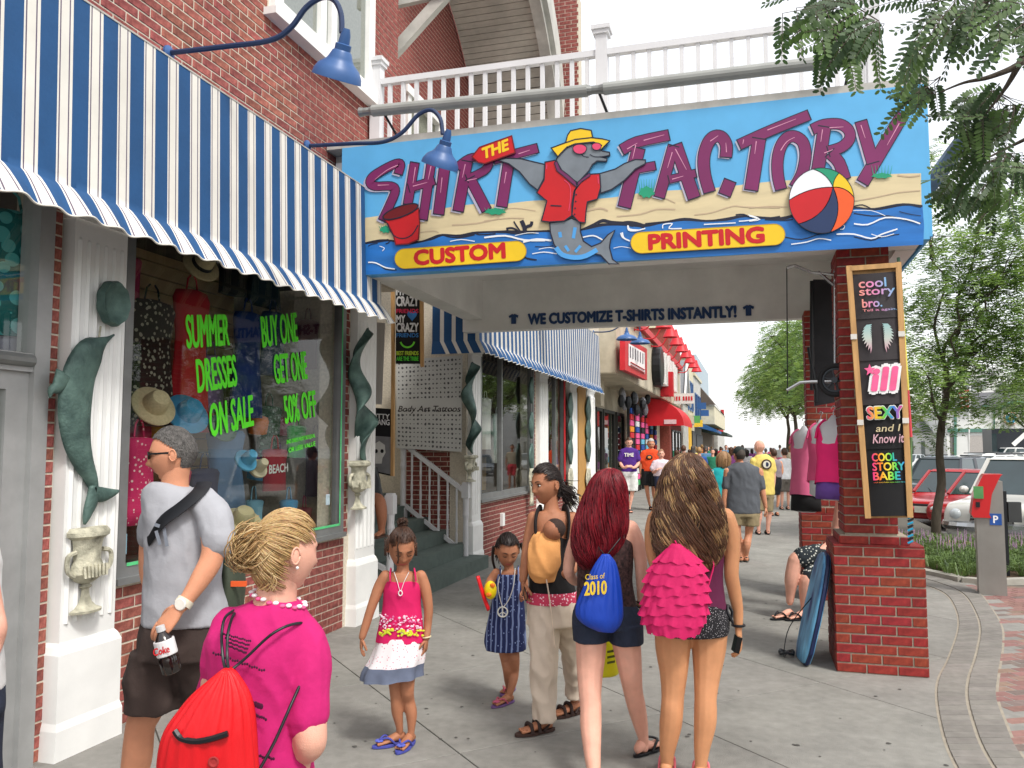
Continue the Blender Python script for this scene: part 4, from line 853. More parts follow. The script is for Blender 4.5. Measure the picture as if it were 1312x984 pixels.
def gooseneck(pts,shade_c,r,axis,label,rad=.018,mat=LBLUE,arm=None,grp='blue gooseneck lamps',base=None):
 T=thing('gooseneck_lamp',label,'lamp',pts[0],grp);MB().tube(smoothpath(pts,6),rad,8).build('arm',arm or M('lamp_arm_navy',(40,58,92),.4),T)
 MB().lathe(shade_c,[(.03,.45),(.06,.36),(.07,.28),(r*.95,-.12),(r,-.14),(r*.96,-.14),(.06,.22)]if 'red' in grp else[(.02,.26),(.032,.22),(.036,.17),(.05,.165),(.05,.13),(.06,.12),(.075,.085),(r*.55,.065),(r*.82,.03),(r*.96,-.01),(r,-.045),(r*.99,-.046),(r*.93,-.01),(r*.78,.02),(.05,.06)],28,ax=axis).build('shade',mat,T,smooth=40)
 MB().ell(Vector(shade_c)+Vector(axis)*.02,.045,10,8).build('bulb',M('bulb_glass',(210,210,205),.2),T);MB().lathe(pts[0],[(.05,0),(.05,.015),(.02,.03)],14,ax=(1,0,0)).build('wall_plate',mat,T);return T
def lampat(w,mid,topp,down,shade,r,axis,label):
 gooseneck([w]+mid+[topp,down],shade,r,axis,label)
w0=onX(215,68,A1+.02);D0=w0.y
L1=[w0,onX(285,62,-3.35),onX(350,50,-3.0),onX(385,20,-2.85),onX(405,2,-2.75),onX(424,-4,-2.62),onX(436,14,-2.55),onX(438,45,-2.55)]
sc=onX(433,80,-2.55)
def lampfit(wpx,pxs,Y,ctr,rpx,label):
 """lamp standing out from the wall at constant Y"""
 pts=[onY(x,y,Y)for x,y in[wpx]+pxs];pts[0]=Vector((A1+.02,Y,pts[0].z));c=onY(*ctr,Y);r=abs(onY(ctr[0]+rpx,ctr[1],Y).x-c.x)
 gooseneck(pts,c,r,Vector((.42,-.32,1)).normalized(),label)
YL=w0.y;lampfit((215,68),[(285,60),(345,52),(372,36),(392,10),(412,-3),(428,0),(437,18),(438,42)],YL,(433,92),29,'blue gooseneck lamp over the near awning, highest in the picture')
w2=onX(393,187,A1+.02);lampfit((393,187),[(450,184),(490,182),(515,170),(535,148),(552,141),(564,152),(567,172)],w2.y-.0,(565,206),23,'blue gooseneck lamp hanging in front of the big sign')
for k,px in enumerate((803,820)):
 wY=20.2+k*1.0;c=onY(px,433+5*k,wY);s=.26
 gooseneck([Vector((A2,wY,c.z+.3)),Vector((A2+.5,wY,c.z+.32)),Vector((c.x-.25,wY,c.z+.62)),Vector((c.x-.05,wY,c.z+.66)),Vector((c.x,wY,c.z+.3))],c,s,Vector((0,0,1)),['first far blue gooseneck lamp by the framed red sign','second far blue gooseneck lamp covering the framed red sign'][k])
# == STREET THINGS
def stair_rail(newel,upper,label,n=5):
 """newel, upper: (base Vector, height)"""
 T=thing('stair_railing',label,'railing',newel[0],'white stair railings');RW=WR_
 for nm,(b,h)in(('newel_post',newel),('upper_post',upper)):
  m=MB();s=.05;m.box(b.x-s,b.x+s,b.y-s,b.y+s,b.z,b.z+.14);m.lathe((b.x,b.y,b.z+.14),[(s*.95,0),(s*.8,.02),(s*.8,h*.25),(s*.7,h*.45),(s*.95,h*.5),(s*.8,h*.55),(s*.9,h-.36)],12)
  m.box(b.x-s,b.x+s,b.y-s,b.y+s,b.z+h-.22,b.z+h-.02);m.box(b.x-s*.8,b.x+s*.8,b.y-s*.8,b.y+s*.8,b.z+h-.02,b.z+h);m.build(nm,RW,T)
 a,b=newel[0]+ZZ*(newel[1]-.14),upper[0]+ZZ*(upper[1]-.14);c,d=newel[0]+ZZ*.2,upper[0]+ZZ*.2
 MB().bar(a,b,.06,.06).build('top_rail',RW,T);MB().bar(c,d,.05,.05).build('bottom_rail',RW,T)
 for k in range(n):
  t=(k+1)/(n+1);p,q=c.lerp(d,t),a.lerp(b,t);h=q.z-p.z
  MB().lathe(p,[(.018,0),(.018,h*.2),(.012,h*.24),(.02,h*.35),(.012,h*.6),(.017,h*.7),(.018,h)],8).build('baluster',RW,T)
 return T
nb=onX(605,717,-3.9);nb.z=0;nb=Vector((-3.9,11.1,0));ub=onY(516,655,11.1)
hN=onY(606,618,11.1).z;hU=onY(516,556,11.1).z
stair_rail((nb,hN),(Vector((ub.x,11.1,.68)),hU-.68),'far white stair railing with turned balusters right of the entrance steps',6)
y2=8.25;q=onY(499,726,y2);hq=onY(499,632,y2).z
stair_rail((Vector((onY(500,700,y2).x,y2,.17)),hq-.17),(Vector((onY(500,700,y2).x-.8,y2,.5)),.95),'near white stair railing partly behind the twisted ornament pilaster',3)
def board(T,name,pxs,Y,mat,th=.02,n=NY,mats=None):return MB().poly([onY(x,y,Y)for x,y in pxs],n,th).build(name,mat,T)
TC=thing('tattoo_poster','large white chart of small tattoo motifs on the entrance wall behind the stair railing','poster',onY(550,580,11.0));Yt=11.02
PAPER=M('poster_paper',(196,196,192),.7,.04,3)
board(TC,'sheet',[(508,462),(592,455),(591,579),(508,574)],Yt,PAPER)
mb=MB();rt=random.Random(5)
def ty(x,f):return(462-(x-508)*7/84)*(1-f)+(574+(x-508)*5/83)*f
for r in range(20):
 for c in range(17):
  f=.04+.92*r/19
  if .46<f<.56:continue
  x=511+78*c/16;y=ty(x,f);s=rt.uniform(.8,2.0)
  pts=[(x+s*rt.uniform(.5,1.2)*math.cos(t),y+s*1.1*rt.uniform(.4,1.2)*math.sin(t))for t in(0,1,2,3,4,5.2)]
  mb.poly([onY(*p_,Yt-.002)for p_ in pts],NY)
tag(mb.build('motifs',M('motif_ink',(84,84,86)),TC),kind='stuff');text_mb('Body Art Tattoos',onY(510,530,Yt-.003),onY(590,530,Yt-.003),onY(510,520,Yt-.003),bold=.012,shear=.25).build('title',M('title_ink',(60,52,50)),TC)
EB=thing('shirt_board','narrow wood framed board with MY CRAZY FRIENDS transfers hanging beside the entrance','board',onY(522,460,9.6));Ye=9.6
BLKC=M('black_cloth',(24,24,26),.85,.1,20)
board(EB,'backing',[(507,345),(538,345),(538,466),(507,466)],Ye,BLKC)
for a,b in(((503,340),(504,470)),((540,340),(541,470))):MB().bar(onY(*a,Ye-.01),onY(*b,Ye-.01),.04,.04).build('frame_rail',WOOD,EB)
for s,y0,y1,c in(('MY',368,378,(225,225,225)),('CRAZY',380,392,(225,225,225)),('FRIENDS',396,401,(220,50,90)),('MY',404,413,(225,225,225)),('CRAZY',414,425,(225,225,225)),('FRIENDS',427,432,(60,130,200)),('BEST FRIENDS',450,455,(190,220,60)),('ARE THE TRIBE',457,462,(90,220,60))):
 x1=536 if len(s)>3 else 519
 text_mb(s,onY(508,y1,Ye-.004),onY(x1,y1,Ye-.004),onY(508,y0,Ye-.004),bold=.035).build('transfer_text',MC(c),EB)
def heart(c,s):return[(c[0]+s*.8*math.sin(t)**3,c[1]-s*(13*math.cos(t)-5*math.cos(2*t)-2*math.cos(3*t)-math.cos(4*t))/17)for t in(6.283*k/24 for k in range(24))]
for c,s,col in(((526,368),9,(230,60,100)),((528,404),8,(60,130,200))):MB().poly([onY(*p_,Ye-.003)for p_ in heart(c,s)],NY).build('heart_print',MC(col),EB)
mb=MB();L_,R_=stroke2([Vector((522+9*math.cos(t),436+9*math.sin(t)))for t in(.2+.27*k for k in range(11))],2.2)
mb.add([onY(p_.x,p_.y,Ye-.003)for p_ in L_+R_],[(i,i+1,12+i,11+i)for i in range(10)]);mb.build('smile_print',MC((120,230,60)),EB)
GC=thing('grey_cloth','pale grey hanging cloth banner beside the twisted ornament at the entrance','banner',onY(483,520,8.3));board(GC,'cloth',[(472,412),(493,414),(489,518),(472,518)],8.3,M('grey_cloth',(168,164,160),.85,.08,5,stretch=(8,1,1)),.01)
KG=thing('shirt_board','lower entrance board with black KITTY GANG and skull shirts in a wood frame','board',onY(488,640,8.6));Yk=8.6
board(KG,'backing',[(474,522),(501,524),(501,610),(474,604)],Yk,BLKC);MB().bar(onY(504,440,Yk),onY(503,610,Yk),.035,.035).build('frame_rail',WOOD,KG)
for s,y0,y1,x0 in(('KITTY',530,536,476),('GANG',537,544,479)):text_mb(s,onY(x0,y1,Yk-.004),onY(499,y1+.8,Yk-.004),onY(x0,y0,Yk-.004),bold=.03).build('transfer_text',MC((215,215,215)),KG)
MB().poly([onY(x,y,Yk-.003)for x,y in((474,558),(501,560),(501,608),(474,602))],NY).build('grey_shirt',MC((120,120,122)),KG)
sk=[(478,570),(486,565),(493,570),(494,580),(490,587),(489,594),(481,594),(480,586),(477,580)]
MB().poly([onY(x,y,Yk-.005)for x,y in sk],NY).build('skull_print',MC((205,205,200)),KG)
for cx in(482,489.5):MB().poly([onY(cx+2.2*math.cos(t),578+2.6*math.sin(t),Yk-.007)for t in(6.28*k/10 for k in range(10))],NY).build('skull_eye',BLKC,KG)
tag(MB().box(A2,A2+.05,12.9,13.02,.42,.62).build('outlet_box',WHITE),'white electrical box low on the brick wall below the far window','outlet')
# ---- long board of transfers leaning on the front pillar
LB=thing('transfer_board','tall leaning wood framed board of printed black shirt transfers on the front brick pillar','board',onY(1138,664,6.72))
Yb=6.74;C4=[(1085,341),(1153,336),(1168,663),(1110,664)];n_b=Vector((0,-1,0))
def bb(u,v,off=0):
 x=(C4[0][0]*(1-u)+C4[1][0]*u)*(1-v)+(C4[3][0]*(1-u)+C4[2][0]*u)*v;y=(C4[0][1]*(1-u)+C4[1][1]*u)*(1-v)+(C4[3][1]*(1-u)+C4[2][1]*u)*v
 return onY(x,y,Yb-off)
MB().poly([bb(0,0),bb(1,0),bb(1,1),bb(0,1)],NY,.03).build('backing',WOOD,LB)
MB().bar(bb(.035,0,.02),bb(.035,1,.02),.035,.04,0,(1,0,0)).build('frame_rail',WOOD,LB);MB().bar(bb(.965,0,.02),bb(.965,1,.02),.035,.04,0,(1,0,0)).build('frame_rail',WOOD,LB);MB().bar(bb(.07,.012,.02),bb(.93,.012,.02),.04,.035).build('frame_rail',WOOD,LB)
vs=[.035,.205,.37,.545,.72,.985]
DKG=M('charcoal_cloth',(58,54,56),.85,.1,14)
for k in range(5):
 m=MB();v0,v1=vs[k],vs[k+1];rings=[]
 for j in range(9):
  u=.085+.83*j/8;bow=.022*math.sin(math.pi*j/8)+.012
  rings.append([bb(u,v0,bow+.003),bb(u,v1+.008,bow+.009)])
 m.loft(rings,0,False,False);m.build('shirt_panel',[DKG,DKG,DKG,BLKC,BLKC][k],LB,smooth=60)
def bt(s,u0,u1,v0,v1,col,bold=.02,shear=0,off=.052,nm='transfer_text'):
 mt=col if not isinstance(col,tuple)else MC(col)
 return text_mb(s,bb(u0,v1,off),bb(u1,v1,off),bb(u0,v0,off),bold=bold,shear=shear).build(nm,mt,LB)
def rainbow(name,stops,axis=0,scale=1,off=0):
 m=M(name,(200,200,200));t=m.node_tree;N=t.nodes;L=t.links;tc=N.new('ShaderNodeTexCoord');sx=N.new('ShaderNodeSeparateXYZ');L.new(tc.outputs['Generated'],sx.inputs[0]);cr_=N.new('ShaderNodeValToRGB');L.new(sx.outputs[axis],cr_.inputs[0]);e=cr_.color_ramp.elements
 while len(e)<len(stops):e.new(.5)
 for i,c in enumerate(stops):e[i].position=i/(len(stops)-1);e[i].color=lin(c)
 L.new(cr_.outputs[0],N['Principled BSDF'].inputs['Base Color']);return m
PK=(232,150,150);RB1=rainbow('pastel_ink',[(235,150,130),(225,140,190),(120,180,220)]);
bt('cool',.2,.72,.055,.09,RB1);bt('story',.2,.88,.095,.13,RB1,shear=0);bt('bro.',.24,.62,.135,.168,RB1);bt('Tell it again.',.24,.9,.175,.187,RB1,.01)
def wing(s):
 mb=MB()
 for k in range(9):
  t=k/8;x0,y0=.5+s*(.10+.02*t),.235+.055*t;x1,y1=.5+s*(.16+.16*math.sin(math.pi*(.25+.75*t))+.0),.25+.10*t
  P=[bb(x0,y0,.048+k*.0002),bb((x0+x1)/2+s*.02,(y0+y1)/2-.006,.048+k*.0002),bb(x1,y1,.048+k*.0002),bb((x0+x1)/2-s*.01,(y0+y1)/2+.01,.048+k*.0002)]
  mb.poly(P,NY)
 mb.build('wing_print',rainbow('wing_ink',[(210,150,170),(190,200,190),(150,190,190)],2),LB)
wing(-1);wing(1)
bt('ill',.30,.88,.405,.5,(235,235,235),.11,.15,.050,'ill_outline');bt('ill',.32,.86,.41,.495,(240,100,150),.05,.15,.054)
st5=[(0.30+.12*(1 if k%2==0 else .42)*math.sin(k*.6283),.415-.025*(1 if k%2==0 else .42)*math.cos(k*.6283))for k in range(10)]
MB().poly([bb(u,v,.0555)for u,v in st5],NY).build('star_print',MC((240,100,150)),LB)
RB=rainbow('rainbow_ink',[(225,50,120),(240,180,40),(90,200,60),(50,130,220),(210,40,120)]);RV=rainbow('rainbow_ink_side',[(230,50,60),(240,190,40),(120,220,60),(60,190,220)]);RBD=rainbow('rainbow_ink_bright',[(235,40,130),(250,120,40),(245,230,60),(60,210,90),(60,150,230)])
bt('SEXY',.18,.92,.56,.61,(225,225,215),.06,0,.050,'sexy_outline');bt('SEXY',.19,.91,.562,.608,RB,.04,0,.054);bt('and I',.34,.86,.633,.66,(205,190,150),.01,.2);bt('Know it',.26,.92,.67,.705,(215,170,180),.01,.2)
bt('COOL',.22,.74,.745,.776,RBD,.03);bt('STORY',.22,.9,.782,.813,RBD,.03);bt('BABE',.22,.8,.819,.85,RBD,.03);bt('cool story babe now make me a',.22,.9,.857,.863,RV,.01)
for u,v in((.03,.28),(.97,.28),(.03,.62),(.97,.62)):MB().obox(bb(u,v,.044),(.022,0,0),(0,.002,0),(0,0,.02)).build('tape',MC((215,212,205)),LB)
PO=thing('striped_pole','thin vertical pole of faded green and yellow with a teal twisted end beside the board','pole',onY(1166,700,6.95))
yo=6.8
for a,b,c in(((1151,330),(1156,400),(80,110,90)),((1156,400),(1163,500),(210,200,90)),((1163,500),(1167,560),(200,70,80)),((1167,560),(1166,655),(90,120,80))):MB().tube([onY(*a,yo),onY(*b,yo)],.012,8).build('pole_section',MC(c),PO)
tw=MB()
for k in range(9):tw.tube([onY(1163,664+k*4,yo-.02),onY(1170,661+k*4,yo-.02)],.008,6,k%2)
tw.build('twisted_cord',[MC((40,150,190)),BLACK],PO);
# ---- hanging rack arms, trolley wheel
RK=thing('wall_rack','chrome bracket frame with a small black spoked wheel on the front brick pillar','rack',(.62,7.2,2.9));yk=7.15
K=lambda x,y,Y=yk:onY(x,y,Y)
CH=M('chrome',(180,182,184),.25,.04,metal=.9)
for pts in([(1008,343),(1018,340),(1040,349),(1070,352)],[(1070,345),(1070,470)],[(1048,348),(1068,365)],[(1008,500),(1025,490),(1040,489),(1068,489)]):MB().tube([K(*p_)for p_ in pts],.013,8).build('tube_arm',CH,RK)
MB().tube([K(1008,343),K(1009,505)],.005,5).build('cord',BLACK,RK)
wc=K(1070,487,7.0);ax=Vector((-.25,-1,0)).normalized();RUB=M('rubber',(30,30,32),.8)
t1,t2=ax.orthogonal().normalized(),None;t2=ax.cross(t1);mb=MB();mb.tube([wc+(t1*math.cos(a)+t2*math.sin(a))*.115 for a in(6.2832*k/32 for k in range(33))],.02,8,cap=False);mb.build('wheel_tyre',RUB,RK,smooth=180)
mb=MB();mb.tube([wc+(t1*math.cos(a)+t2*math.sin(a))*.09 for a in(6.2832*k/28 for k in range(29))],.01,6,cap=False);mb.tube([wc-ax*.03,wc+ax*.03],.025,10);mb.build('wheel_rim',M('wheel_plastic',(52,58,64),.5),RK)
for k in range(6):a=1.047*k;MB().tube([wc,wc+(t1*math.cos(a)+t2*math.sin(a))*.09],.009,6).build('spoke',M('wheel_plastic2',(48,52,58),.5)if k==0 else bpy.data.materials['wheel_plastic2'],RK)
BG=thing('folding_trolley','black folding trolley bag hanging behind the wheel between the pillars','trolley',(.75,8.6,1.8));yg=8.8
G=lambda x,y:onY(x,y,yg)
MB().poly([G(1042,358),(G(1068,358)),G(1070,515),G(1044,520)],NY,.12).build('bag',M('black_nylon',(32,32,36),.6,.25,6,bump=.6,bscale=14),BG)
for pts in([(1036,445),(1046,500),(1046,515)],[(1040,360),(1040,500)]):MB().tube([G(*p_)for p_ in pts],.018,8).build('frame_tube',BLACK,BG)
# ---- tank tops on hangers
def tank(C,w,h,face,mat,label,shorts=None,txt=None):
 """half-torso form with a tank top; C = top centre, face = facing vector"""
 T=thing('tank_top_display',label,'tank top',C,'tank tops on white torso forms');n=Vector(face).normalized();u=ZZ.cross(n).normalized()
 def ring(z,a,d,k=20,off=0):return[C-ZZ*z+u*a*math.cos(t)*w+n*d*math.sin(t)*w+u*off for t in(2*math.pi*j/k for j in range(k))]
 fm=MB();fm.loft([ring(-.02,.05,.05),ring(.02,.14,.1),ring(.06,.42,.2),ring(.1,.5,.26),ring(.2,.46,.32),ring(.35*h/.6,.4,.3),ring(h*.9,.44,.3),ring(h*1.18,.46,.3),ring(h*1.22,.3,.2)]);fm.build('torso_form',M('form_white',(214,216,220),.45,.04)if 'form_white' not in bpy.data.materials else bpy.data.materials['form_white'],T,smooth=180)
 sh=MB();prof=[(.24,.465,.345),(.3,.45,.35),(h*.6,.44,.34),(h*.85,.5,.35),(h,.54,.37)]
 top_=[C-ZZ*(.215-.165*math.exp(-((abs(math.cos(t))-.66)/.2)**2))+u*.455*math.cos(t)*w+n*.31*math.sin(t)*w for t in(2*math.pi*j/20 for j in range(20))]
 sh.loft([top_]+[ring(z,a,d)if z<h*.8 else[p_+n*.010*math.sin(1.9*j)+ZZ*.03*math.sin(.31*j)*(z/h)for j,p_ in enumerate(ring(z+.02*math.sin(0),a,d))]for z,a,d in prof],0,False);sh.build('top',mat,T,smooth=180)
 for s in(-1,1):
  q=MB();q.tube(smoothpath([C-ZZ*.17+u*s*w*.36+n*w*.27,C-ZZ*.08+u*s*w*.33+n*w*.18,C-ZZ*.025+u*s*w*.25+n*0,C-ZZ*.08+u*s*w*.33-n*w*.18,C-ZZ*.16+u*s*w*.36-n*w*.25],4),.022,8,flat=.5);q.build('shoulder_strap',mat,T,smooth=180)
 if shorts:q=MB();q.loft([ring(h*.93,.47,.33),ring(h*1.05,.5,.35),ring(h*1.2,.51,.36)]);q.build('shorts',shorts,T,smooth=180)
 MB().tube(smoothpath([C,C+ZZ*.05,C+ZZ*.08+u*.02,C+ZZ*.1,C+ZZ*.07-u*.02],3),.004,5).build('hook',CH,T);return T
HP=M('hot_pink_cloth',(240,44,120),.8,.1,5,bump=.4,bscale=14);LP=M('soft_pink_cloth',(226,110,150),.8,.1,5,bump=.4,bscale=14);PUR=M('purple_cloth',(112,76,160),.8,.12,5,bump=.6,bscale=25)
tank(onD(1068,535,6.9),.33,.56,(-.55,-1,0),HP,'hot pink tank top with purple shorts on a white torso form, frontmost beside the pillar',shorts=PUR)
tank(onD(1052,540,8.1),.30,.60,(-.75,-1,0),M('rose_cloth',(232,92,140),.8,.1,5),'rose tank top half hidden between the two other tank tops')
tank(onD(1030,548,8.7),.33,.72,(-.8,-1,0),LP,'soft pink tank top on a white torso form over black shorts at the far pillar',shorts=BLKC)
# ---- boogie board
BO=thing('boogie_board','blue patterned boogie board leaning against the left side of the front brick plinth','board',(.4,7.0,0))
a=Vector((.34,7.1,.0));top=onD(1057,708,6.75);d=(top-a);L=d.length;d.normalize();n=Vector((-.98,-.12,0));n=(n-d*n.dot(d)).normalized();u=d.cross(n).normalized()
def bring(w,z,t):return[a+d*z+u*w*math.cos(q)+n*t*(1 if math.sin(q)>0 else-1)*min(1,abs(math.sin(q))*2.5)for q in(2*math.pi*j/24 for j in range(24))]
BM=M('board_marbled_blue',(16,60,140),.5,.3,6,col2=(120,190,240),stretch=(1,1,.35))
mb=MB();mb.loft([bring(.12,0,.02),bring(.19,.015,.028),bring(.24,.1,.03),bring(.265,L*.4,.03),bring(.25,L*.7,.03),bring(.2,L*.88,.03),bring(.12,L*.97,.028),bring(.03,L,.02)]);mb.build('deck',BM,BO,smooth=60)
mb=MB();mb.tube([a+d*z+u*w for z,w in((0,.12),(.015,.19),(.1,.245),(L*.4,.27),(L*.7,.255),(L*.88,.205),(L*.97,.125),(L,.0))],.016,6);mb.build('rail_edge',M('board_edge_navy',(20,34,74),.5),BO)
c=onZ(1008,838,.02);MB().tube(smoothpath([a+d*.5+n*.03,Vector((.25,7.15,.25)),Vector((.2,7.1,.04)),c],5),.004,5).build('leash',BLACK,BO)
MB().tube([c+Vector((.05*math.cos(t),.05*math.sin(t),.015+.01*math.sin(3*t)))for t in(6.28*k/12 for k in range(13))],.018,6,flat=.7).build('wrist_cuff',BLACK,BO)
# ---- parking pay station
KS=thing('parking_meter','grey steel parking pay station with red head and blue P sign by the brick paving','parking meter',(2.61,10.85,0))
STL=M('brushed_steel',(150,148,142),.4,.08,3,metal=.35,dirt=.15,stretch=(1,1,.2));RP=M('meter_red',(200,30,34),.35,.06,3,coat=.3)
kx,ky=2.62,10.9;rotk=Matrix.Rotation(math.radians(-8),3,'Z')
def kb_(m,x0,x1,y0,y1,z0,z1,mi=0,sh=0):
 V=[Vector((x,y,z))for z in(z0,z1)for y in(y0,y1)for x in(x0,x1)];V=[rotk@v+Vector((kx,ky,0))for v in V]
 m.add(V,[(0,2,3,1),(4,5,7,6),(0,1,5,4),(2,6,7,3),(0,4,6,2),(1,3,7,5)],mi)
m=MB();kb_(m,-.14,.14,-.12,.12,0,.95);kb_(m,-.02,.14,-.119,.12,.951,1.3);m.build('column',STL,KS)
m=MB();m.loft([[rotk@Vector((x,y,z))+Vector((kx,ky,0))for x,y in((-.19,-.15),(.02,-.17),(.02,.13),(-.19,.13))]if 0 else[rotk@Vector((x+o,y,z))+Vector((kx,ky,0))for x,y in((-.12,-.15),(.06,-.15),(.06,.14),(-.12,.14))]for z,o in((.88,-.05),(.92,-.07),(1.15,-.035),(1.3,.03),(1.36,.06),(1.38,.08))]);m.build('red_head',RP,KS,smooth=30)
m=MB();kb_(m,-.16,-.06,-.166,-.15,1.1,1.24);m.build('screen',M('meter_screen',(90,150,90),.3),KS)
m=MB();kb_(m,-.14,-.10,-.163,-.152,1.0,1.06);m.build('coin_plate',BLACK,KS)
m=MB();kb_(m,-.005,.115,-.127,-.121,.80,.93);m.build('p_plate',MC((36,84,160),.4),KS)
pp=[rotk@Vector((x,-.129,z))+Vector((kx,ky,0))for x,z in((.032,.825),(.078,.825),(.032,.905))];text_mb('P',*pp,bold=.03).build('p_letter',MC((240,240,240)),KS)
m=MB();kb_(m,.17,.24,-.05,.05,.0,1.05);m.build('bollard_post',BLACK,KS)if 0 else None
BP=thing('black_post','black post with a small box standing just right of the parking pay station','post',(3.0,12.1,0));q=onD(1287,700,10.9);MB().box(q.x-.04,q.x+.04,q.y-.04,q.y+.04,0,1.12).build('post_shaft',BLACK,BP);MB().box(q.x+.05,q.x+.2,q.y-.06,q.y+.04,.72,.98).build('meter_box',M('box_grey',(58,60,60),.5),BP)
# ---- side flag / banner pole and wire beyond the sign
BN=thing('banner_pole','weathered blue grey flat pole sticking up diagonally behind the right end of the sign','pole',onD(1180,255,9));MB().bar(onD(1182,250,9),onD(1238,175,8.2),.05,.17,0,(1,0,0)).build('flat_pole',M('weathered_blue',(120,138,156),.7,.3,4,dirt=.3),BN)
tag(MB().tube([onY(1174,149,7.2),onD(1245,146,8),onD(1330,150,11)],.012,6).build('guy_wire',GALV),'thin steel wire running right from the top corner of the sign','wire')
# == FURTHER BUILDINGS ON THE LEFT
CON2=M('beige_panel',(196,186,164),.85,.08,3,bump=.2,bscale=60,dirt=.2);CREAM=M('cream_render',(214,206,178),.8,.06,4,dirt=.15);RDT=M('red_trim_paint',(196,34,44),.5,.08,4)
TINT=glassM('door_glass',(.30,.36,.34),.12);BFR=M('bronze_frame',(40,38,36),.5)
B2=thing('beige_building','beige panelled shop building with overhanging fascia and a red lamp trim beyond the striped awning','building',(-4,30,0))
x0=-3.62
MB().box(-8,x0,22.8,44,3.72,5.75).build('overhang',CON2,B2)
for k in range(7):MB().box(x0,x0+.012,22.83+k*3,22.83+k*3+2.96,3.75,5.6).build('fascia_panel',CON2,B2)
for k in range(3):MB().box(-5.6+k*.66,-5.6+k*.66+.64,22.785,22.8,3.75,5.72).build('fascia_panel',CON2,B2)
MB().box(x0-.05,x0+.16,25.5,44,5.62,5.85).build('red_cornice',RDT,B2)
MB().box(-8,-4.7,22.0,44,0,3.72).build('wall',CON2,B2);MB().box(-5.2,-4.25,22.1,22.6,0,4.6).build('corner_pier',CON2,B2);MB().box(-4.9,-4.3,24.2,24.8,2.9,3.719).build('soffit_block',CON2,B2)
for k,(a,b)in enumerate(((22.9,24.7),(24.9,26.0),(26.2,28.4),(28.8,30.6))):
 m=MB();X=-4.55
 for u,v in((a,a+.1),(b-.1,b)):m.box(X-.1,X,u,v,0,2.9)
 m.box(X-.1,X,a+.1,b-.1,2.8,2.9);m.box(X-.1,X,a+.1,b-.1,0,.15);d=m.build('glass_door',BFR,B2)
 MB().add([(X-.05,a+.1,.15),(X-.05,b-.1,.15),(X-.05,b-.1,2.8),(X-.05,a+.1,2.8)],[(0,1,2,3)]).build('pane',TINT,d)
text_mb('SALE',Vector((-4.54,25.1,1.8)),Vector((-4.54,25.9,1.8)),Vector((-4.54,25.1,2.1)),bold=.02).build('door_lettering',MC((190,60,70)),B2)if 0 else None
RG=random.Random(4);pal=[(200,40,50),(30,30,34),(220,220,220),(40,80,160),(230,90,150),(60,160,90),(240,150,40),(110,190,220)]
for k in range(6):
 yy=29.6+k*1.5
 T=thing('shirt_rack','rack of folded coloured shirts, %s from the glass doors of the beige shop'%('first second third fourth fifth sixth'.split()[k]),'rack',(-4.3,yy,0),'shirt racks outside the beige shop')
 MB().box(-4.32,-4.22,yy,yy+.06,0,3.2).box(-4.32,-4.22,yy+.9,yy+.96,0,3.2).build('rack_frame',BFR,T)
 for r in range(13):MB().box(-4.30,-4.18,yy+.08,yy+.88,.25+r*.22,.25+r*.22+.19).build('folded_shirt',MC(RG.choice(pal),.85),T)
for k in range(4):
 T=thing('hanging_display',['cluster of black and grey bags hanging under the overhang, nearest','second cluster of bags hanging under the overhang','third cluster of bags hanging under the overhang','farthest cluster of bags hanging under the overhang'][k],'display',(-3.9,28+2.4*k,3.7));m=MB()
 for j in range(7):m.ell((-4.1+RG.uniform(-.2,.25),28+2.4*k+RG.uniform(-.7,.7),3.3+RG.uniform(-.3,.25)),(.12,.2,.22),8,6,j%2)
 m.build('bag_cluster',[MC((40,42,46)),MC((130,130,136))],T)
FS=thing('framed_sign','white shop sign with red frame and dark lettering hung on the beige fascia','sign',(x0+.3,26,4.6))
def XP(x,y,X=x0+.3):return onX(x,y,X)
q=[XP(801,431),XP(829,447),XP(829,487),XP(801,474)];MB().poly(q,NX,.15).build('red_frame',RDT,FS)
q=[XP(805,440),XP(826,452),XP(826,479),XP(805,468)];MB().poly([v+Vector((.01,0,0))for v in q],NX).build('white_face',MC((228,224,222)),FS)
text_mb('SUPERIOR',XP(806,458)+Vector((.02,0,0)),XP(825.5,467)+Vector((.02,0,0)),XP(806,442)+Vector((.02,0,0)),bold=.02).build('sign_word',MC((60,50,60)),FS)if 0 else None
m=MB()
for k in range(6):a=XP(807+k*3.2,458+k*1.6)+Vector((.02,0,0));b=XP(807+k*3.2,444+k*1.8)+Vector((.02,0,0));m.bar(a,b,.12,.01,0,(1,0,0));
m.build('worn_letters',MC((90,84,96)),FS);m=MB()
for k in range(2):m.bar(XP(807,464+4*k)+Vector((.02,0,0)),XP(825,474+4*k)+Vector((.02,0,0)),.01,.06,0,NX)
m.build('red_line_of_text',RDT,FS)
SF=thing('channel_letters','row of tall white channel letters with a round black first one on the beige fascia','sign',(x0+.2,34,4.8))
MB().lathe((x0+.02,31.9,4.75),[(.75,0),(.78,.04),(.78,.3),(.7,.33)],20,ax=(1,0,0)).build('round_letter',BLACK,SF)
LW_=MC((232,230,226),.5)
for k,(yy,w_,h_)in enumerate(((32.9,.5,1.25),(33.6,.22,1.3),(34.1,.5,1.25),(35.0,.3,1.35),(35.6,.5,1.2),(36.5,.55,1.25),(37.4,.3,1.2),(38.0,.6,1.15))):MB().box(x0+.1,x0+.34,yy,yy+w_,4.15,4.15+h_).build('worn_letter',LW_,SF)
MB().box(x0+.05,x0+.1,31.5,38.8,4.05,4.13).build('letter_rail',BLACK,SF)
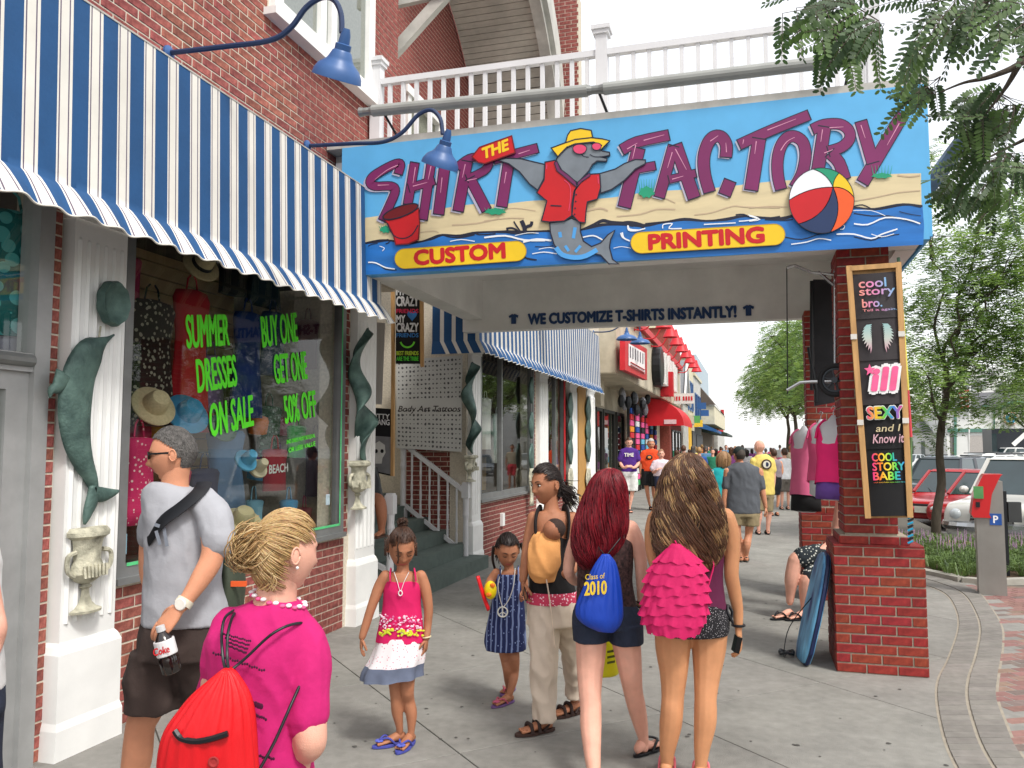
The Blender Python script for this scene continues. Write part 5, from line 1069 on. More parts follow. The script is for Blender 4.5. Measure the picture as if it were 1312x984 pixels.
for k in range(9):
 yy=24.2+k*2.3;P0=Vector((x0+.02,yy,5.45));c=Vector((x0+.95,yy,5.6))
 gooseneck([P0,P0+Vector((.4,0,.02)),P0+Vector((.7,0,.5)),P0+Vector((.95,0,.5)),c+ZZ*.28],c,.27,(0,0,1),'red gooseneck lamp on the beige shop, %s from the near end'%'first second third fourth fifth sixth seventh eighth ninth'.split()[k],mat=RDT,arm=RDT,grp='red gooseneck lamps',rad=.025)
RA=thing('red_awning','rounded bright red canvas awning over a shop entrance further along','awning',(-3.2,36,2.6));m=MB();n=10
for r0 in(0,):
 rings=[]
 for i in range(n+1):t=math.pi/2*i/n;rings.append([Vector((-4.2+1.5*math.sin(t),34.5+5*j/8,2.55+1.15*math.cos(t)))for j in range(9)])
 m.loft(rings,0,False,False)
m.build('canvas',M('red_canvas',(200,26,36),.6,.05,4),RA,smooth=60)
MB().poly([Vector((-4.2+1.5*math.sin(t),34.5,2.55+1.15*math.cos(t)))for t in(math.pi/2*i/n for i in range(n+1))]+[Vector((-4.2,34.5,2.55))],NY,.01).build('end_panel',bpy.data.materials['red_canvas'],RA)
MB().box(-3.5,-3.0,34.47,34.485,2.62,2.8).build('white_lettering',MC((225,190,190)),RA)
tag(MB().box(-3.6,-3.1,34.2,34.7,3.75,4.75).box(-3.45,-3.25,34.18,34.199,3.8,4.1).build('red_box_sign',[RDT]),'bright red box sign hanging above the red rounded awning','sign')
def bld(name,label,x,y0,y1,h,mat,brickface=None,depth=8):
 T=thing(name,label,'building',(x,y0,0));MB().box(x-depth,x,y0,y1,0,h).build('wall',mat,T);MB().box(x-depth-.1,x+.12,y0-.12,y1+.0,h,h+.22).build('parapet',CREAM,T);return T
def wins(T,x,y0,y1,z0,z1,n,mat=None,gap=.3):
 w=(y1-y0)/n
 for k in range(n):
  a,b=y0+w*k+w*gap/2,y0+w*(k+1)-w*gap/2;m=MB();m.box(x,x+.06,a,a+.09,z0,z1);m.box(x,x+.06,b-.09,b,z0,z1);m.box(x,x+.06,a+.09,b-.09,z1-.09,z1);m.box(x,x+.06,a+.09,b-.09,z0,z0+.09);f=m.build('window',mat or WHITE,T)
  MB().box(x+.01,x+.02,a+.09,b-.09,z0+.09,z1-.09).build('pane',GLASS2,f)
b=bld('dark_brick_building','tall narrow red brick building just past the red lamps',-4.2,44.2,51.5,8.0,M('far_brick',(132,66,56),.9,.25,14));wins(b,-4.2,44.8,51,4.2,6.4,3);wins(b,-4.2,45,51,.5,2.6,3,BFR,.15)
MB().box(-4.22,-3.4,44.5,51.2,3.0,3.5).build('shop_fascia',MC((190,176,150)),b)
G_=thing('gable_house','small grey roofed gable with white trim between the brick and cream buildings','building',(-4,51.6,0));MB().box(-10,-4.1,51.6,56,0,4.4).build('wall',WHITE2,G_);MB().add([(-4.0,51.5,4.4),(-4.0,56.1,4.4),(-4.0,53.8,7.2),(-10,51.5,4.4),(-10,56.1,4.4),(-10,53.8,7.2)],[(0,1,2),(0,2,5,3),(1,4,5,2),(3,5,4),(0,3,4,1)]).build('roof',MC((130,134,138),.8),G_);MB().bar((-3.95,51.4,4.35),(-3.95,53.8,7.25),.1,.25).build('bargeboard',WHITE,G_);MB().bar((-3.95,56.2,4.35),(-3.95,53.8,7.25),.1,.25).build('bargeboard',WHITE,G_)
OS=thing('projecting_sign','white projecting sign with red lettering over the pavement beyond the red awning','sign',(-3.4,40.5,4));MB().box(-3.9,-2.7,40.5,40.6,3.75,4.25).build('sign_face',MC((218,216,212)),OS);[MB().box(-3.78+.125*k+(.08 if k>3 else 0),-3.70+.125*k+(.08 if k>3 else 0),40.485,40.495,3.9,4.1).build('worn_letter',RDT,OS)for k in range(8)]
b=bld('cream_building','cream two storey shop building with narrow windows and yellow doorway',-4.2,56.2,63,7.6,CREAM);wins(b,-4.2,57,62.5,4.2,6.3,3,LBLUE);MB().box(-4.19,-4.1,57,59,0,3).build('yellow_doorway',MC((230,180,50)),b);MB().box(-4.19,-4.05,59.3,62.8,.4,2.8).build('shop_front',BFR,b)
b=bld('white_building','white panelled building with a blue lamp and blue window film',-4.2,63.2,72,7.0,WHITE2);wins(b,-4.2,64,71.5,3.9,5.8,3,LBLUE);MB().box(-4.19,-4.05,63.8,71.2,.4,2.6).build('shop_front',BFR,b)
T=thing('blue_awning','plain blue sloping awning on the white building far along the street','awning',(-3.5,68,3));MB().loft([[Vector((-4.19,y,3.7)),Vector((-4.19,y,3.2)),Vector((-2.6,y,2.75)),Vector((-2.6,y,2.95))]for y in(63.6,73.5)]).build('canvas',MC((40,92,150),.7),T)
b=thing('grey_blue_building','big grey blue clapboard building with brown skirt roof at the far end','building',(-5,74,0));MB().box(-14,-4.9,78,100,0,10.2).build('wall',M('grey_blue_siding',(170,184,192),.8,.06,3),b);MB().add([(-4.9,72,7.6),(-4.9,100,7.6),(-3.0,72,5.2),(-3.0,100,5.2),(-14,72,5.2),(-14,72,7.6)],[(0,1,3,2),(0,2,4,5)]).build('skirt_roof',M('brown_shingle',(92,82,74),.9,.2,10),b);MB().box(-14,-3.1,72.2,100,3.6,5.2).build('fascia',CREAM,b);MB().box(-14,-4.4,72.3,100,0,3.6).build('ground_floor',M('ground_floor',(110,96,80),.8,.3,2),b)
MB().box(-3.6,-3.2,100,100.4,5,6).build('side_sign',RDT,b)
T=thing('grey_awning','dark green awning at the foot of the grey blue building','awning',(-3,80,3));MB().loft([[Vector((-4.39,y,3.5)),Vector((-4.39,y,3.0)),Vector((-2.2,y,2.7)),Vector((-2.2,y,2.9))]for y in(76,96)]).build('canvas',MC((50,66,58),.7),T)
T=bld('end_shop','farthest low white shop at the end of the row',-4.0,101,125,4.6,WHITE2)
for k,(y,z,c)in enumerate(((52,3.0,(60,110,160)),(58,3.3,(90,160,90)),(61,3.1,(230,190,60)),(66,4.6,(54,96,150)),(70,4.2,(54,96,150)),(90,3.2,(220,120,40)),(104,3.4,(200,50,60)))):
 tag(MB().box(-4.1,-3.45,y,y+.12,z,z+.5).build('hanging_sign',MC(c)),['small blue shop sign hanging past the brick building','green shop sign hanging at the cream building','yellow shop sign hanging at the cream building','upper blue sign on the white building','lower blue sign on the white building','orange sign far down the row','red sign at the end of the row'][k],'sign')
# == ACROSS THE PARKING LOT
WS=M('white_siding',(222,222,218),.8,.03,3);GT=M('green_trim_paint',(88,130,116),.7);DR=M('dark_shingle',(92,92,96),.9,.15,8)
SB=thing('station_building','white clapboard building with green trim, dark roof and a round emblem beyond the car park','building',onY(1270,585,78));Yw=78
def Q(x,y,Y=Yw):return onY(x,y,Y)
zb0=-.38;a,b_1=Q(1214,585),Q(1420,585);w=MB();w.box(a.x,b_1.x,Yw,Yw+14,zb0,Q(1250,523).z);w.build('wall',WS,SB)
for k in range(14):z=Q(1250,553).z+k*(Q(1250,525).z-Q(1250,553).z)/14;MB().box(a.x+.02,b_1.x,Yw-.03,Yw-.002,z,z+.02+(Q(1250,525).z-Q(1250,553).z)/14*.85).build('clapboard',WS,SB)
MB().bar(Q(1214,551.5,Yw-.1),Q(1300,551.5,Yw-.1),.12,.3).build('band_trim',GT,SB);MB().bar(Q(1214,523,Yw-.1),Q(1278,521,Yw-.1),.12,.22).build('eave_trim',GT,SB)
for x in(1224,1275):MB().bar(Q(x,585,Yw-.08),Q(x,523,Yw-.08),.2,.1,0,(0,1,0)).build('corner_trim',GT,SB)
gp=[(1275,523),(1285,521),(1293,517),(1302,515),(1312,517),(1322,521),(1335,523),(1335,548),(1300,550),(1275,550)];MB().poly([Q(x,y,Yw-.15)for x,y in gp],NY,.3).build('gable',WS,SB)
MB().tube([Q(x,y,Yw-.3)for x,y in gp[:7]],.12,6).build('gable_trim',GT,SB)
MB().add([Q(1216,523,Yw-.5),Q(1420,518,Yw-.5),Q(1420,485,Yw+10),Q(1243,494,Yw+10),Q(1216,523,Yw+14)],[(0,1,2,3),(0,3,4)]).build('roof',DR,SB)
e=Q(1295,536,Yw-.35);r=abs(Q(1303,536).x-e.x)
for k,(rr,c)in enumerate(((1,(210,150,130)),(.86,(228,226,220)),(.72,(30,120,160)),(.3,(220,200,110)))):MB().lathe(e-Vector((0,.03*k,0)),[(r*rr,0),(r*rr,.04)],24,ax=(0,-1,0)).build('emblem_ring',MC(c),SB)
MB().bar(e-Vector((0,.2,r*.6)),e-Vector((0,.2,-r*.6)),r*.16,.02,0,(0,1,0)).build('emblem_figure',MC((235,235,230)),SB)
MB().box(Q(1240,560).x,Q(1268,560).x,Yw-.02,Yw-.001,zb0,Q(1250,558).z).build('garage_door',MC((176,170,164)),SB);MB().box(Q(1217,560).x,Q(1222,560).x,Yw-.02,Yw-.001,zb0,Q(1250,556).z).build('door',MC((120,116,112)),SB)
MB().box(a.x+2,a.x+5.5,Yw+6,Yw+10,5,Q(1220,478,Yw+6).z).build('dormer',WS,SB);MB().box(a.x+3,a.x+4.6,Yw+5.96,Yw+5.99,Q(1220,500,Yw+6).z,Q(1220,488,Yw+6).z).build('dormer_window',GLASS2,SB)
b=thing('small_house','small white house with grey roof left of the station building','building',onY(1185,585,84));MB().box(onY(1155,585,84).x,onY(1212,585,84).x,84,92,-.38,onY(1185,552,84).z).build('wall',WS,b);MB().add([onY(1150,552,83.5),onY(1214,552,83.5),onY(1212,538,88),onY(1160,538,88)],[(0,1,2,3)]).build('roof',DR,b);MB().box(onY(1160,540,90).x,onY(1213,540,90).x,88,95,3,onY(1185,522,88).z).build('upper_wall',WS,b)
for x in(1165,1180,1195):MB().box(onY(x,570,84).x,onY(x+5,570,84).x,83.95,83.99,.8,2.2).build('window',GLASS2,b)
FG=thing('flag','red and white striped flag hanging over the roof of the station building','flag',onY(1240,510,70))
MB().tube([onY(1241,590,70),onY(1243,490,70)],.05,6).build('flag_pole',WHITE,FG)
for k in range(7):MB().poly([onY(1228+k*.5,502+k*3.2,70),onY(1243,499+k*3.2,70),onY(1243,502.0+k*3.2,70),onY(1228+k*.5,505+k*3.2,70)],NY,.02).build('stripe',MC((200,60,70)if k%2==0 else(235,235,235)),FG)
for k,(x,y,w_,h,c)in enumerate(((26,-6,12,6,(200,198,190)),(30,12,14,5,(170,120,100)),(34,34,16,6,(190,190,186)))):
 T=thing('opposite_building',['pale long building across the car park behind the photographer','brick coloured building across the car park','white low building across the car park to the right'][k],'building',(x,y,0));MB().box(x,x+8,y,y+w_,-.38,h).build('wall',MC(c,.85),T);MB().box(x-.3,x+8.3,y-.3,y+w_+.3,h,h+.3).build('roof',DR,T)
 for j in range(5):MB().box(x-.03,x-.001,y+1+j*w_/5.5,y+2.4+j*w_/5.5,1,2.6).build('window',GLASS2,T)
# == VEHICLES
TYRE=M('tyre',(26,26,28),.85);RIM=M('alloy',(150,152,156),.3,.05,metal=.8);CGL=M('car_glass',(46,62,66),.08,.15,2,spec=.9);CHR=M('car_chrome',(180,182,184),.18,.04,metal=.9);HL=M('headlight',(206,212,216),.15,.08);GRL=M('grille_dark',(28,28,30),.5)
def car(pos,heading,L,Wd,Hh,col,label,kind='sedan',name='parked_car',cat='car'):
 T=thing(name,label,cat,pos,'cars parked in the lot');f=Vector((math.cos(heading),math.sin(heading),0));s=Vector((-f.y,f.x,0));P=Vector(pos)
 def W3(x,y,z):return P+f*x+s*y+ZZ*z
 pm=M('car_paint_'+name,col,.28,.04,2,coat=.6,spec=.5);hw=Wd/2;belt=Hh*(.60 if kind=='sedan' else .58);hood=belt*(.86 if kind=='sedan' else .93)
 st=[(L/2,.32,hood*.62,.80),(L/2-.06,.22,hood*.84,.92),(L/2-.35,.2,hood*.94,.98),(L*.26,.2,hood,1),(L*.18,.2,belt*.98,1),(0,.2,belt,1),(-L*.3,.2,belt*1.01,1),(-L/2+.2,.22,belt*(.98),.96),(-L/2,.35,belt*.8,.88)]
 st=[tuple(v)for v in smoothpath([(a,b_,c)for a,b_,c,d in st],3)],[v[0]for v in smoothpath([(d,0,0)for a,b_,c,d in st],3)]
 rings=[]
 for(x,z0,z1),k in zip(*st):
  w=hw*k;pr=[(-1,.35),(-1.0,.6),(-.98,.8),(-.93,.94),(-.8,.985),(-.4,1.01),(0,1.015),(.4,1.01),(.8,.985),(.93,.94),(.98,.8),(1.0,.6),(1,.35),(.94,.08),(.8,0),(-.8,0),(-.94,.08)]
  rings.append([W3(x,w*a,z0+(z1-z0)*b_)for a,b_ in pr])
 MB().loft(rings).build('body',pm,T,smooth=35)
 if kind=='sedan':g0,g1,r0,r1=L*.20,-L*.38,L*.04,-L*.24
 elif kind=='pickup':g0,g1,r0,r1=L*.2,-L*.12,L*.1,-L*.10
 else:g0,g1,r0,r1=L*.2,-L*.47,L*.08,-L*.42
 def cab(e,zt,ins):return[[W3(x,y,z)for x,y,z in((g0+e,-hw*.86-e,belt*.97),(g0+e,hw*.86+e,belt*.97),(g1-e,hw*.86+e,belt*.97),(g1-e,-hw*.86-e,belt*.97))],[W3(x,y,z)for x,y,z in((r0,-hw*ins,zt),(r0,hw*ins,zt),(r1,hw*ins,zt),(r1,-hw*ins,zt))]]
 MB().loft(cab(0,Hh-.05,.68)).build('window_glass',CGL,T)
 rf=MB();rf.loft([[W3(x,y,z)for x,y,z in((r0+.04,-hw*.7,Hh-.06),(r0+.04,hw*.7,Hh-.06),(r1-.04,hw*.7,Hh-.06),(r1-.04,-hw*.7,Hh-.06))],[W3(x,y,z)for x,y,z in((r0-.05,-hw*.6,Hh),(r0-.05,hw*.6,Hh),(r1+.1,hw*.6,Hh),(r1+.1,-hw*.6,Hh))]])
 c0,c1=cab(.012,Hh-.05,.69)
 for i in range(4):rf.bar(c0[i],c1[i],.07,.07)
 for sg,i0,i1 in((-1,0,3),(1,1,2)):
  m_=(c0[i0]+c0[i1])/2;n_=(c1[i0]+c1[i1])/2;rf.bar(m_,n_,.09,.06)
 rf.build('roof',pm,T)
 for x in(L*.31,-L*.3):
  for y in(-1,1):
   c=W3(x,y*(hw-.1),.34);m=MB();m.lathe(c-s*.11*y,[(.02,0),(.26,0),(.34,.03),(.345,.12),(.33,.21),(.22,.225),(.02,.2)],20,ax=s*y);wl=m.build('wheel',TYRE,T,smooth=40);MB().lathe(c+s*y*.112,[(.02,.008),(.06,.01),(.19,.004),(.21,-.01)],14,ax=s*y).build('rim',RIM,wl)
 xf=L/2+.01
 gz=hood*.55
 MB().loft([[W3(xf-.02,-hw*.42,gz-.02),W3(xf-.02,hw*.42,gz-.02),W3(xf-.05,hw*.38,gz+hood*.26),W3(xf-.05,-hw*.38,gz+hood*.26)],[W3(xf+.012,-hw*.4,gz),W3(xf+.012,hw*.4,gz),W3(xf-.02,hw*.36,gz+hood*.24),W3(xf-.02,-hw*.36,gz+hood*.24)]]).build('grille',GRL,T)
 for k in range(4 if kind!='sedan' else 3):z=gz+.03+k*hood*.06;MB().bar(W3(xf+.018-k*.006,-hw*.38,z),W3(xf+.018-k*.006,hw*.38,z),.02,.03).build('grille_bar',CHR,T)
 for y in(-1,1):
  m=MB();m.ell(W3(xf-.08,y*hw*.68,gz+hood*.14),(.13,.13,hood*.12),12,8);h=m.build('headlight',HL,T,smooth=180)
  MB().ell(W3(g0*.8,y*(hw+.1),belt*1.05),(.1,.1,.08),8,6).build('mirror',pm,T)
 MB().tube(smoothpath([W3(L/2-.35,-hw*.99,.46),W3(xf-.02,-hw*.75,.46),W3(xf+.05,0,.46),W3(xf-.02,hw*.75,.46),W3(L/2-.35,hw*.99,.46)],4),.10 if kind!='sedan' else .07,8,flat=1).build('bumper',CHR if kind=='suv' else pm,T)
 MB().obox(W3(xf+.15,0,.47),f*.006,s*.16,ZZ*.08).build('number_plate',MC((215,215,205)),T)
 for y in(-.35,.3):MB().tube([W3(g0+.02,hw*y,belt),W3(g0-.28,hw*(y-.3),belt+.25*(Hh-belt))],.008,4).build('wiper',BLACK,T)
 if kind=='pickup':MB().obox(W3(-L*.31,0,belt*.99),f*L*.17,s*hw*.85,ZZ*.03).build('bed_cover',BLACK,T)
 if kind=='suv':
  for y in(-1,1):MB().tube([W3(r0-.2,y*hw*.6,Hh+.06),W3(r1+.2,y*hw*.6,Hh+.06)],.02,6).build('roof_rail',BLACK,T)
 return T
hd=math.atan2(-.85,-.53)
def cpos(px,py,L,back=.5):
 g=onZ(px,py,-.38);return Vector((g.x-math.cos(hd)*L/2,g.y-math.sin(hd)*L/2,-.38))
car(cpos(1272,706,5.0),hd,5.0,2.0,1.85,(214,212,206),'large white suv with a chrome grille nosed in beside the parking meter','suv','white_suv','suv')
car(cpos(1184,676,4.5),hd,4.5,1.78,1.45,(178,24,32),'bright red sedan parked just left of the large white suv','sedan','red_sedan','car')
car(cpos(1176,655,4.7),hd,4.7,1.9,1.72,(52,58,66),'dark grey suv parked behind the red sedan beside the tree trunk','suv','grey_suv','suv')
car(cpos(1230,640,4.8),hd,4.8,1.9,1.75,(220,220,218),'white suv with black roof rails in the second row of the car park','suv','white_suv','suv')
car(cpos(1232,682,4.6),hd,4.6,1.8,1.45,(168,30,38),'darker red sedan between the bright red sedan and the white suv','sedan','red_sedan','car')
car(cpos(1170,628,4.6),hd,4.6,1.8,1.5,(226,226,226),'white sedan far left in the car park','sedan','white_sedan','car')
for k,(px,py,c_,l_,kd)in enumerate(((1214,634,(190,194,198),'silver hatchback just behind the dark grey suv','sedan'),(1305,628,(60,66,74),'charcoal sedan at the right edge of the middle row','sedan'),(1262,622,(226,226,222),'white estate car in the middle of the third row','suv'),(1185,616,(120,130,140),'blue grey sedan left in the third row','sedan'),(1222,614,(228,228,226),'small white sedan in the third row beside the tree trunk','sedan'),(1300,612,(200,202,200),'light silver suv at the right of the third row','suv'))):car(cpos(px,py,4.5),hd,4.5,1.8,1.5 if kd=='sedan' else 1.7,c_,l_,kd,'parked_car','car')
_hd=hd;hd=math.pi+.08;car(cpos(1242,610,5.6),hd,5.6,1.95,2.0,(222,222,220),'white crew cab pickup truck parked side on in the far row','pickup','pickup_truck','truck')
car(cpos(1206,611,4.6),hd,4.6,1.8,1.6,(150,172,178),'pale blue green minivan in the far row left of the pickup','suv','minivan','van');hd=_hd
car(cpos(1150,606,4.6),hd,4.6,1.8,1.45,(180,186,190),'silver sedan far off near the small white house','sedan','silver_sedan','car')
TB2=thing('dark_bus','dark coach with white diagonal stripe behind the pickup truck','bus',onY(1300,585,66));q0,q1=onY(1272,590,66),onY(1400,590,66);MB().box(q0.x,q1.x,66,68.5,.3,onY(1290,549,66).z).build('bus_body',MC((46,50,56),.35),TB2);MB().bar(onY(1298,570,65.95),onY(1314,556,65.95),.3,.02,0,(0,1,0)).build('stripe',WHITE,TB2);MB().box(q0.x-.02,q0.x+.3,65.97,65.99,1.2,2.6).build('windscreen',CGL,TB2)
# == TREES
BARK=M('bark',(74,66,56),.95,.25,10,bump=1.2,bscale=30,stretch=(3,3,.6));LF1=leafM('leaf_green',(88,118,56),(146,174,90),.5);LF2=leafM('leaf_dark',(56,82,42),(98,128,64),.45)
RT2=random.Random(21)
def frond(mb,p,d,up,L,n,lw,ll,mi=0,droop=.25,rachis=True):
 d=d.normalized();sd=d.cross(up);sd=sd.normalized()if sd.length>.01 else d.orthogonal().normalized();u=sd.cross(d)
 pts=[p+d*(L*t)-ZZ*droop*L*t*t for t in(i/n for i in range(n+1))]
 for i in range(1,n+1):
  c=pts[i];dd=(pts[i]-pts[i-1]).normalized();k=ll*(1-.45*abs(i/n-.4));w=lw*.5
  for s in(-1,1):
   o=(sd*s*.92+dd*.38+u*RT2.uniform(-.25,.15)).normalized();t_=dd*w
   a=c+o*k*.06
   if n>6:mb.add([a,a+o*k*.3+t_,a+o*k*.75+t_*.9,a+o*k,a+o*k*.75-t_*.9,a+o*k*.3-t_],[(0,1,2,3,4,5)]if s>0 else[(5,4,3,2,1,0)],mi)
   else:mb.add([a-t_,a+t_,a+o*k+t_*.5,a+o*k-t_*.5],[(0,1,2,3)],mi)
 if rachis:mb.tube([pts[0],pts[n//2],pts[-1]],[.0018,.0014,.0008],3,2)
def limb(mb,p,q,r0,r1,wob=.06,n=6):
 p,q=Vector(p),Vector(q);L=(q-p).length
 pts=[p.lerp(q,i/n)+Vector((RT2.uniform(-1,1),RT2.uniform(-1,1),RT2.uniform(-.4,.4)))*wob*L*(0 if i in(0,n)else 1)for i in range(n+1)]
 pts=smoothpath(pts,3);mb.tube(pts,[r0+(r1-r0)*i/(len(pts)-1)for i in range(len(pts))],8);return pts
def tree(label,base,top,limbs,blobs,nf,fl,leafn=5,r0=.11,group=None,seed=1,ll=.05,lw=.022):
 global RT2;RT2=random.Random(seed)
 T=thing('tree',label,'tree',base,group);tb=MB();tp=limb(tb,base,top,r0,r0*.55,.015);ends=[]
 for a,b in limbs:ps=limb(tb,a,b,r0*.36,.009,.05);ends+=ps[4:]
 cr=MB()
 for i in range(nf):
  c,r=RT2.choices(blobs,[b[1][0]*b[1][1]*b[1][2]for b in blobs])[0]
  while 1:
   v=Vector((RT2.uniform(-1,1),RT2.uniform(-1,1),RT2.uniform(-1,1)))
   if .12<v.length<1:break
  v=v*(v.length**-.25)
  if noise.noise(Vector(c)+Vector((v.x*r[0],v.y*r[1],v.z*r[2]))*1.7)<-.13:continue
  p=Vector(c)+Vector((v.x*r[0],v.y*r[1],v.z*r[2]));d=Vector((v.x+RT2.uniform(-.8,.8),v.y+RT2.uniform(-.8,.8),RT2.uniform(-.4,.3)))
  frond(cr,p,d,ZZ,fl*RT2.uniform(.7,1.3),leafn,lw,ll,0 if RT2.random()<.6 else 1,.3,False)
  if i%22==0 and ends:
   q=min(RT2.sample(ends,min(12,len(ends))),key=lambda e_:(e_-p).length)
   if(q-p).length<2.2:limb(tb,q,p,.007,.003,.06,3)
 tb.build('trunk',BARK,T,smooth=60);cr.build('crown',[LF1,LF2,BARK],T);return T
def pt(x,y,d):return onD(x,y,d)
d1=14.6;base=onD(1200,708,d1);base.z=0
tree('slender honey locust tree with open feathery crown in the planting bed behind the pillar',base,pt(1212,470,d1),[(pt(1208,560,d1),pt(1180,470,d1-.5)),(pt(1212,475,d1),pt(1196,300,d1)),(pt(1212,480,d1),pt(1252,290,d1+.3)),(pt(1212,500,d1),pt(1300,330,d1-.4)),(pt(1214,440,d1),pt(1262,380,d1+.8)),(pt(1196,330,d1),pt(1188,220,d1)),(pt(1252,300,d1),pt(1290,200,d1)),(pt(1210,470,d1),pt(1330,400,d1+1)),(pt(1212,490,d1),pt(1230,420,d1-1.4))],[(pt(1200,480,d1),(1.0,1.2,.75)),(pt(1265,470,d1),(.9,1.2,.8)),(pt(1225,400,d1),(1.0,1.2,.8)),(pt(1300,400,d1),(.9,1.2,1.1)),(pt(1270,330,d1),(.9,1,.7)),(pt(1200,330,d1),(.45,.8,1.1)),(pt(1310,300,d1),(.8,1,.9)),(pt(1195,230,d1),(.35,.6,.7)),(pt(1350,470,d1),(1,1.2,.7)),(pt(1185,540,d1+1),(.45,.6,.55))],5600,.3,5,.085,seed=4,ll=.085,lw=.034)
gt='honey locust trees in a row along the pavement'
g1=None
labels=['round crowned green tree farther down the pavement, nearest of the far row','second green tree of the far row along the pavement','third green tree of the far row along the pavement','fourth green tree of the far row along the pavement','last green tree of the far row, by the beach end']
b0=Vector((2.9,24,0))
g1=tree(labels[0],b0,b0+Vector((0,.1,2.6)),[(b0+Vector((0,0,2.2)),b0+Vector((math.cos(a)*1.6,math.sin(a)*1.5,3.6+.5*(k%3))))for k,a in enumerate((0,.9,1.8,2.7,3.6,4.5,5.4))],[(b0+Vector((0,0,4.0)),(1.6,1.6,1.3)),(b0+Vector((-1.2,0,3.3)),(1.1,1.2,.8)),(b0+Vector((1.2,.2,3.2)),(1.1,1.2,.8)),(b0+Vector((0,-1.1,3.0)),(1.3,1,.8)),(b0+Vector((.2,.3,5.0)),(1,1,.8))],2600,.3,5,.1,gt,8,.1,.045)
for k,(x,y,s)in enumerate(((2.6,34,1.35),(2.6,43,1.5),(2.4,53,1.6),(2.4,64,1.7))):copy_tree(g1,(x,y,0),labels[k+1],rz=1.1+k*1.3,scale=s)
for k,(x,y,s)in enumerate(((9,70,1.2),(17,60,1.3),(14,2,1.3),(16,12,1.4),(13,22,1.2),(15,-8,1.3))):copy_tree(g1,(x,y,-.38),['green tree at the far edge of the car park left of the small house','green tree beside the station building','parking lot tree seen mirrored in the shop windows, nearest','broad parking lot tree seen mirrored in the shop windows','parking lot tree off to the right of the picture','parking lot tree behind the photographer'][k],rz=2.1*k,scale=s)
RT2=random.Random(9)
OT=thing('tree','honey locust tree whose near leafy branches hang into the top right corner','tree',(3.6,2.2,0));tb=MB();cr=MB()
bs=Vector((3.6,2.2,0));tk=limb(tb,bs,bs+Vector((0,.2,3.0)),.12,.09,.01)
def near(px,py,d=3.0):return onD(px,py,d)
paths=[[tk[-1],near(1420,-120,3.0),near(1330,-70),near(1230,-50),near(1140,-25),near(1090,0)],[tk[-1],near(1430,-20,3.0),near(1360,30,2.9),near(1312,78,2.9),near(1270,98,2.9),near(1235,106,2.9),near(1205,118,2.9)],[near(1330,-70),near(1290,-20,3.1),near(1250,10,3.1),near(1220,30,3.1)],[near(1360,30,2.9),near(1320,60,3.3),near(1290,110,3.4),near(1260,150,3.4)],[tk[-2],near(1420,120,3.6),near(1350,160,3.7),near(1290,190,3.8),near(1240,215,3.8)]]
for k,p_ in enumerate(paths):S_=smoothpath(p_,5);tb.tube(S_,[.03*(1-i/len(S_))**1.5+.0025 for i in range(len(S_))],6)
def spray(cx,cy,d,n,ang,spread,L=.17,rx=25,ry=20,lw=.0145,ll=.036):
 ang+=22;spread+=12
 for i in range(n):
  x,y=cx+RT2.gauss(0,rx),cy+RT2.gauss(0,ry);p=near(x,y,d+RT2.uniform(-.25,.25));a=math.radians(ang+RT2.uniform(-spread,spread))
  dr=RT*math.cos(a)-UPV*math.sin(a)+FW*RT2.uniform(-.5,.5);uu=(FW*-1+Vector((RT2.uniform(-.7,.7),RT2.uniform(-.7,.7),RT2.uniform(-.2,.9)))).normalized()
  frond(cr,p,dr,uu,L*RT2.uniform(.7,1.2),RT2.choice((9,10,11,12)),lw,ll,RT2.choice((0,1,1)),.15)
  tb.tube([p,p.lerp(near(cx,cy-10,d),.5),near(cx,cy-14,d)],[.0012,.0018,.0022],3)
for a in((1085,12,3.0,18,110,50,0.16,26,12),(1070,45,3.0,9,110,40,0.15,20,12),(1105,35,3.0,9,95,40,0.15,16,14),(1225,5,2.9,13,120,35,0.2,22,10),(1205,30,2.8,5,112,22,0.18,12,10),(1182,62,2.8,3,105,20,0.16,6,8),(1290,5,2.9,16,110,50,0.19,24,14),(1255,25,3.0,7,130,30,0.17,18,12),(1205,112,2.9,4,110,30,0.14,20,6),(1185,122,2.9,3,140,30,0.14,6,5),(1310,45,2.9,8,110,40,0.17,14,16),(1275,130,3.4,21,110,60,0.17,22,16),(1260,160,3.4,16,120,50,0.17,16,14),(1300,150,3.4,9,100,60,0.17,18,22),(1292,210,3.8,26,105,70,0.16,26,12),(1228,235,3.8,7,110,50,0.14,14,10),(1262,250,3.9,16,105,50,0.15,24,12)):spray(*a)
tb.build('trunk',BARK,OT,smooth=60);cr.build('crown',[leafM('near_leaf',(58,84,42),(92,122,58),.3),leafM('near_leaf_dark',(34,56,28),(56,84,40),.25),BARK],OT)
# == PEOPLE
def hairM(name,cols,rough=.42):
 m=bpy.data.materials.new(name);m.use_nodes=True;t=m.node_tree;N=t.nodes;L=t.links;b=N['Principled BSDF'];b.inputs['Roughness'].default_value=rough;b.inputs['Specular IOR Level'].default_value=.35
 g=N.new('ShaderNodeNewGeometry');cr_=N.new('ShaderNodeValToRGB');e=cr_.color_ramp.elements
 while len(e)<len(cols):e.new(.5)
 for i,c in enumerate(cols):e[i].position=i/(len(cols)-1);e[i].color=lin(c)
 L.new(g.outputs['Random Per Island'],cr_.inputs[0]);nz=N.new('ShaderNodeTexNoise');nz.inputs['Scale'].default_value=40;mx=N.new('ShaderNodeMix');mx.data_type='RGBA';mx.blend_type='MULTIPLY';mx.inputs['Factor'].default_value=.35
 L.new(cr_.outputs[0],mx.inputs['A']);L.new(nz.outputs['Color'],mx.inputs['B']);L.new(mx.outputs['Result'],b.inputs['Base Color']);return m
